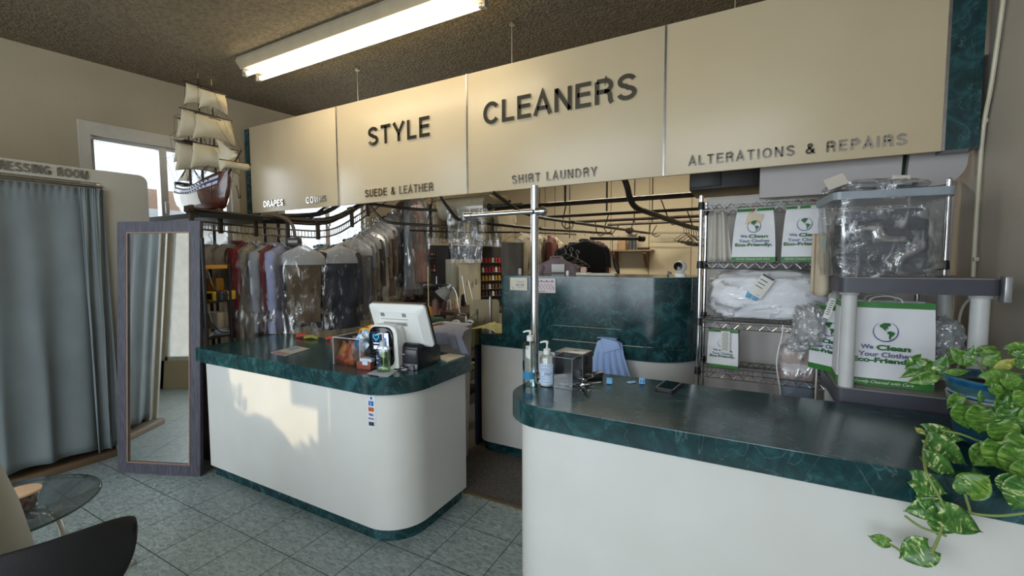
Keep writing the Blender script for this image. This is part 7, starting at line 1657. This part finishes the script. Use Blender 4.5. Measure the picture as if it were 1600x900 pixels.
o = solo('striped_shirt', thicken(grid(nb(), ssf, 40, 20), 0.004), stripe('lavender_stripes', (196, 198, 216), (128, 132, 158), 34), 'grey-lavender striped shirt draped over the laundry bin by the printer', 'shirt', smooth=3)
bm = nb(); p = atY(668, 504, 1.9); box(bm, p, (0.25, 0.2, 0.10), bev=0.01); bmx = p
q = thing('green_bin', 'dark green storage tub beneath the tray cart edge', 'bin', (p.x, p.y, 0)); obj('tub_body', bm, cm(52, 88, 60, 0.5), q)
bm = nb(); bx(bm, p.x - 0.12, p.x + 0.12, p.y - 0.09, p.y + 0.09, 0, p.z - 0.05); obj('tub_stand', bm, M_BLACK, q)
# bright piping on a low pile behind the left counter
for k, (u0, u1, c) in enumerate([(463, 482, (196, 70, 44)), (476, 497, (150, 150, 60)), (510, 522, (196, 70, 44))]):
    bm = nb(); a_ = atZ(u0, 525.5 + 2 * k, CT + 0.012); b_ = atZ(u1, 526.5 + 2 * k, CT + 0.012); tube(bm, [a_, (a_ + b_) / 2 + Vector((0, 0, 0.012)), b_], 0.012, n=6); solo('coloured_cord', bm, cm(*c, 0.6), ['red-orange cord end lying at the back edge of the service counter', 'yellow-green cord end right of the long red one at the counter back edge', 'short red cord end nearest the snack bin'][k], 'cord')
# hanger box: dark lower rack behind garments
bm = nb(); DR = thing('garment_trolley', 'dark trolley standing under the climbing row of shirts', 'trolley', (0.75, 1.75, 0))
bx(bm, 0.42, 1.10, 1.62, 2.05, 0.10, 0.62, 0.01); obj('trolley_body', bm, cm(34, 30, 30, 0.6), DR)
for x in (0.47, 1.05):
    for y in (1.67, 2.0): bm = nb(); cyl(bm, (x - 0.012, y, 0.05), (x + 0.012, y, 0.05), 0.05, n=14); obj('wheel', bm, M_BLACKP, DR)
# blue bin edge beside the work counter
bm = nb(); bx(bm, 1.745, 1.775, 1.66, 2.0, 0.0, 0.86, 0.004); solo('blue_board', bm, cm(44, 60, 92, 0.5), 'narrow dark blue board against the left end of the work counter', 'board')
# ---------------------------------------------------------------- pothos on the counter end
PX, PY = 4.50, 0.60
PO = thing('potted_pothos', 'trailing variegated pothos in a blue painted pot at the right end of the front counter', 'potted plant', (PX, PY, TOPZ))
def pot_mat():
    m, N, L, P = newmat('painted_pot'); P.inputs['Roughness'].default_value = 0.22
    tc = N.new('ShaderNodeTexCoord'); sx = N.new('ShaderNodeSeparateXYZ'); L.new(tc.outputs['Object'], sx.inputs[0])
    r = N.new('ShaderNodeValToRGB'); r.color_ramp.interpolation = 'CONSTANT'; e = r.color_ramp.elements
    e[0].position = 0; e[0].color = c4(sr(40, 84, 104)); e[1].position = 0.62; e[1].color = c4(sr(126, 132, 112))
    for pos, c in ((0.72, (20, 60, 100)), (0.75, (120, 150, 160)), (0.78, (66, 104, 112)), (0.90, (34, 88, 128)), (0.97, (58, 116, 150))): k = e.new(pos); k.color = c4(sr(*c))
    mr = N.new('ShaderNodeMapRange'); mr.inputs['From Max'].default_value = 0.225; L.new(sx.outputs[2], mr.inputs[0]); L.new(mr.outputs[0], r.inputs[0])
    n = N.new('ShaderNodeTexNoise'); n.inputs['Scale'].default_value = 22; L.new(tc.outputs['Object'], n.inputs['Vector'])
    mx = N.new('ShaderNodeMixRGB'); mx.blend_type = 'OVERLAY'; mx.inputs[0].default_value = 0.7; L.new(r.outputs[0], mx.inputs[1]); L.new(n.outputs['Fac'], mx.inputs[2]); L.new(mx.outputs[0], P.inputs['Base Color']); return m
bm = nb(); lathe(bm, [(0.0, 0.0), (0.085, 0.0), (0.10, 0.02), (0.122, 0.14), (0.126, 0.165), (0.120, 0.172), (0.130, 0.20), (0.137, 0.222), (0.132, 0.226), (0.124, 0.218), (0.116, 0.19), (0.0, 0.188)], n=48); obj('painted_pot', bm, pot_mat(), PO, local=True, smooth=1)
for k in range(6):      # painted dark leaf motifs around the body
    a = -2.6 + k * 0.62; bm = nb()
    for j in range(5):
        t_ = j / 4; aa = a + 0.09 * (t_ - 0.5) * 2; z0 = 0.135 - 0.012 * abs(t_ - 0.5) * 2; z1 = 0.085 + 0.02 * abs(t_ - 0.5)
        R0 = 0.1225; tube(bm, [(R0 * math.cos(aa), R0 * math.sin(aa), z0), ((R0 - 0.007) * math.cos(a + (aa - a) * 0.3), (R0 - 0.007) * math.sin(a + (aa - a) * 0.3), z1)], 0.0028, n=4)
    obj('painted_motif', bm, cm(*[(40, 26, 20), (190, 130, 84)][k % 2], 0.4), PO, local=True)
bm = nb(); lathe(bm, [(0.0, 0.196), (0.117, 0.194), (0.117, 0.188), (0, 0.188)], n=32); obj('potting_soil', bm, cm(44, 32, 24, 0.95, bump=0.5), PO, local=True)
def leaf_mat(name, g1, g2, cream, amt):
    m, N, L, P = newmat(name); P.inputs['Roughness'].default_value = 0.32
    at = N.new('ShaderNodeUVMap'); mp = N.new('ShaderNodeMapping'); mp.inputs['Scale'].default_value = (3.0, 11, 1); mp.inputs['Rotation'].default_value = (0, 0, 0.5); L.new(at.outputs[0], mp.inputs[0])
    tc = N.new('ShaderNodeTexCoord'); ad = N.new('ShaderNodeVectorMath'); ad.operation = 'MULTIPLY_ADD'; ad.inputs[1].default_value = (9, 9, 9); L.new(tc.outputs['Object'], ad.inputs[0]); L.new(mp.outputs[0], ad.inputs[2])
    n = N.new('ShaderNodeTexNoise'); n.inputs['Scale'].default_value = 0.8; n.inputs['Detail'].default_value = 5; n.inputs['Distortion'].default_value = 0.8; L.new(ad.outputs[0], n.inputs['Vector'])
    r = N.new('ShaderNodeValToRGB'); e = r.color_ramp.elements; e[0].position = 0.38; e[0].color = c4(sr(*g1)); e[1].position = 0.53 + (1 - amt) * 0.12; e[1].color = c4(sr(*g2)); k = e.new(0.60 + (1 - amt) * 0.13); k.color = c4(sr(*cream)); L.new(n.outputs['Fac'], r.inputs[0])
    L.new(r.outputs[0], P.inputs['Base Color']); P.inputs['Subsurface Weight'].default_value = 0.0
    b = N.new('ShaderNodeBump'); b.inputs['Strength'].default_value = 0.25; b.inputs['Distance'].default_value = 0.01; L.new(n.outputs['Fac'], b.inputs['Height']); L.new(b.outputs[0], P.inputs['Normal']); return m
M_LEAF = [leaf_mat('pothos_leaf', (50, 96, 40), (86, 134, 56), (204, 212, 150), 0.75), leaf_mat('pothos_leaf_green', (66, 110, 40), (112, 152, 60), (166, 188, 100), 0.4), leaf_mat('pothos_leaf_yellow', (126, 140, 52), (178, 178, 84), (206, 200, 120), 0.6)]
LEAVES = []
def leaf(base, tip, side, width, kind=0, curl=0.12, fold=0.25):
    """heart-shaped leaf from stem end to tip; side = rough direction across the blade"""
    base = Vector(base); tip = Vector(tip); d = tip - base; L_ = d.length; d.normalize(); side = Vector(side); side = (side - d * side.dot(d)).normalized(); nrm_ = d.cross(side).normalized()
    bm = nb(); uvl = bm.loops.layers.uv.new('UVMap'); nu, nv = 8, 12; V = []; UV = {}
    for j in range(nv + 1):
        t_ = j / nv; row = []
        w = width * 0.5 * max(0.0, math.sin(PI * min(1, (t_ * 0.92 + 0.08)) ** 0.80)) ** 0.85 * (1.08 - 0.35 * t_)
        if t_ > 0.82: w *= max(0.0, 1 - (t_ - 0.82) / 0.18) ** 0.8 * 0.999 + 0.001
        for i in range(nu + 1):
            s = i / nu * 2 - 1
            lobe = -0.16 * L_ * abs(s) ** 1.5 * max(0, 1 - t_ * 2.6)
            p = base + d * (t_ * L_ + lobe) + side * (s * w) + nrm_ * (fold * w * (abs(s) ** 1.3) - curl * L_ * (t_ ** 2) + 0.0025 * math.sin(s * 5 + t_ * 7) * abs(s))
            v_ = bm.verts.new(p); UV[v_] = (s * 0.5 + 0.5, t_); row.append(v_)
        V.append(row)
    for j in range(nv):
        for i in range(nu):
            f = bm.faces.new((V[j][i], V[j][i + 1], V[j + 1][i + 1], V[j + 1][i]))
            for l in f.loops: l[uvl].uv = UV[l.vert]
    bmesh.ops.transform(bm, matrix=root_matrix(PO).inverted(), verts=bm.verts[:])
    me = bpy.data.meshes.new('leaf'); bm.to_mesh(me); bm.free(); me.materials.append(M_LEAF[kind])
    for p in me.polygons: p.use_smooth = True
    o = bpy.data.objects.new('leaf', me); C.objects.link(o); o.parent = PO
    sm = o.modifiers.new('thickness', 'SOLIDIFY'); sm.thickness = 0.0012; LEAVES.append(o)
def L2(u0, v0, u1, v1, y0, w, kind=0, dy=0.0, tilt=0.3, curl=0.12, fold=0.22):
    """leaf whose stem end and tip stand at those places in the view, y0 deep in the room"""
    b = atY(u0, v0, y0); t_ = atY(u1, v1, y0 + dy); d = (t_ - b)
    view = (b - CAM_O).normalized(); side = d.cross(view).normalized() + view * tilt
    leaf(b, t_, side, w * d.length, kind, curl, fold)
stems = []
def stem(pts, r=0.0035): stems.append((pts, r))
# hanging runners in front of the counter face (y about 0.2)
yf = 0.19
L2(1388, 848, 1357, 838, yf, 0.80, 1); L2(1452, 855, 1404, 872, yf, 1.0, 0, curl=0.0)

L2(1472, 792, 1412, 800, yf, 0.75, 0); 
L2(1466, 800, 1540, 832, yf - 0.03, 0.78, 0); L2(1478, 798, 1464, 838, yf - 0.01, 1.05, 0)
L2(1426, 748, 1484, 772, yf - 0.01, 0.80, 0); 
L2(1432, 772, 1462, 778, yf + 0.01, 1.0, 0)
L2(1512, 768, 1545, 742, yf - 0.03, 1.15, 1); L2(1508, 770, 1500, 742, yf - 0.02, 0.9, 0)
# leaves lying over the counter top edge
L2(1446, 712, 1500, 746, 0.27, 0.62, 0); L2(1452, 686, 1516, 728, 0.34, 0.62, 0); L2(1446, 672, 1512, 688, 0.38, 0.55, 0)
L2(1442, 676, 1430, 668, 0.4, 0.8, 2); L2(1590, 748, 1575, 780, 0.20, 1.3, 0); L2(1604, 752, 1584, 800, 0.19, 0.9, 0)
L2(1530, 700, 1568, 724, 0.34, 1.1, 1); L2(1560, 690, 1572, 740, 0.30, 1.0, 1); L2(1590, 700, 1580, 746, 0.28, 0.9, 1)
# around and above the pot
L2(1512, 634, 1516, 674, 0.44, 1.15, 1, curl=0.2); L2(1535, 640, 1530, 680, 0.42, 1.0, 1); L2(1534, 640, 1500, 652, 0.46, 0.7, 1) 
L2(1462, 586, 1416, 600, 0.66, 0.55, 1); L2(1460, 576, 1424, 560, 0.68, 0.7, 1); L2(1466, 582, 1478, 552, 0.66, 0.6, 0); L2(1440, 560, 1414, 578, 0.64, 0.8, 0); L2(1446, 570, 1406, 592, 0.7, 0.4, 1)
L2(1516, 566, 1482, 544, 0.62, 0.75, 1); L2(1514, 568, 1520, 540, 0.60, 0.6, 0); L2(1480, 584, 1518, 578, 0.60, 0.42, 1); L2(1472, 570, 1500, 556, 0.68, 0.5, 1)
L2(1536, 560, 1566, 548, 0.62, 0.9, 1); L2(1544, 572, 1562, 550, 0.56, 0.8, 1); L2(1560, 578, 1588, 558, 0.52, 0.6, 2); L2(1540, 594, 1600, 582, 0.46, 0.62, 1); L2(1590, 560, 1600, 545, 0.55, 1.0, 0)
L2(1576, 548, 1620, 536, 0.6, 0.6, 1); L2(1530, 552, 1560, 540, 0.7, 0.7, 1); L2(1588, 566, 1612, 576, 0.5, 0.9, 0); L2(1548, 604, 1572, 618, 0.42, 0.9, 1)
L2(1566, 626, 1600, 668, 0.38, 0.75, 0); L2(1576, 640, 1586, 690, 0.36, 0.8, 0); L2(1600, 610, 1616, 650, 0.36, 0.9, 1); L2(1556, 612, 1534, 640, 0.5, 1.0, 1); L2(1580, 612, 1560, 636, 0.44, 0.9, 1); L2(1596, 590, 1570, 604, 0.44, 0.8, 1)
L2(1560, 660, 1580, 700, 0.34, 1.0, 1); L2(1600, 680, 1590, 722, 0.30, 1.0, 1); L2(1548, 700, 1520, 730, 0.36, 1.0, 1); L2(1604, 726, 1586, 756, 0.24, 0.9, 1); L2(1540, 672, 1508, 640, 0.45, 0.5, 1)
L2(1500, 618, 1480, 640, 0.5, 0.7, 1); L2(1570, 590, 1604, 614, 0.40, 0.8, 1); L2(1620, 640, 1590, 660, 0.34, 0.8, 1)
A_ = lambda u, v, y: atY(u, v, y)
stem([A_(1530, 600, 0.60), A_(1500, 592, 0.58), A_(1470, 588, 0.66), A_(1448, 582, 0.68)]); stem([A_(1530, 602, 0.60), A_(1560, 640, 0.50), A_(1548, 690, 0.40), A_(1500, 678, 0.36), A_(1470, 672, 0.37)])
stem([A_(1455, 672, 0.38), A_(1444, 700, 0.30), A_(1446, 732, 0.20), A_(1452, 748, 0.18), A_(1474, 792, 0.17), A_(1470, 830, 0.18), A_(1456, 864, 0.18)], 0.004)
stem([A_(1600, 802, 0.19), A_(1560, 806, 0.19), A_(1520, 802, 0.19), A_(1514, 792, 0.18), A_(1508, 772, 0.17)], 0.0035); stem([A_(1520, 802, 0.19), A_(1490, 796, 0.18), A_(1474, 790, 0.17)])
stem([A_(1386, 848, 0.19), A_(1400, 856, 0.19), A_(1408, 862, 0.19)]); stem([A_(1414, 806, 0.19), A_(1440, 824, 0.185), A_(1470, 834, 0.18), A_(1478, 838, 0.18)]); stem([A_(1454, 856, 0.18), A_(1458, 864, 0.18), A_(1460, 870, 0.18)])
stem([A_(1545, 592, 0.56), A_(1570, 612, 0.48), A_(1562, 650, 0.42), A_(1540, 664, 0.42)]); stem([A_(1540, 590, 0.60), A_(1530, 570, 0.60), A_(1516, 556, 0.60)]); stem([A_(1545, 590, 0.58), A_(1560, 572, 0.56)]); stem([A_(1605, 700, 0.30), A_(1590, 690, 0.34), A_(1570, 620, 0.44)])
for pts, r in stems:
    bm = nb(); tube(bm, pts, r, n=7); obj('vine_stem', bm, cm(132, 150, 84, 0.5), PO)
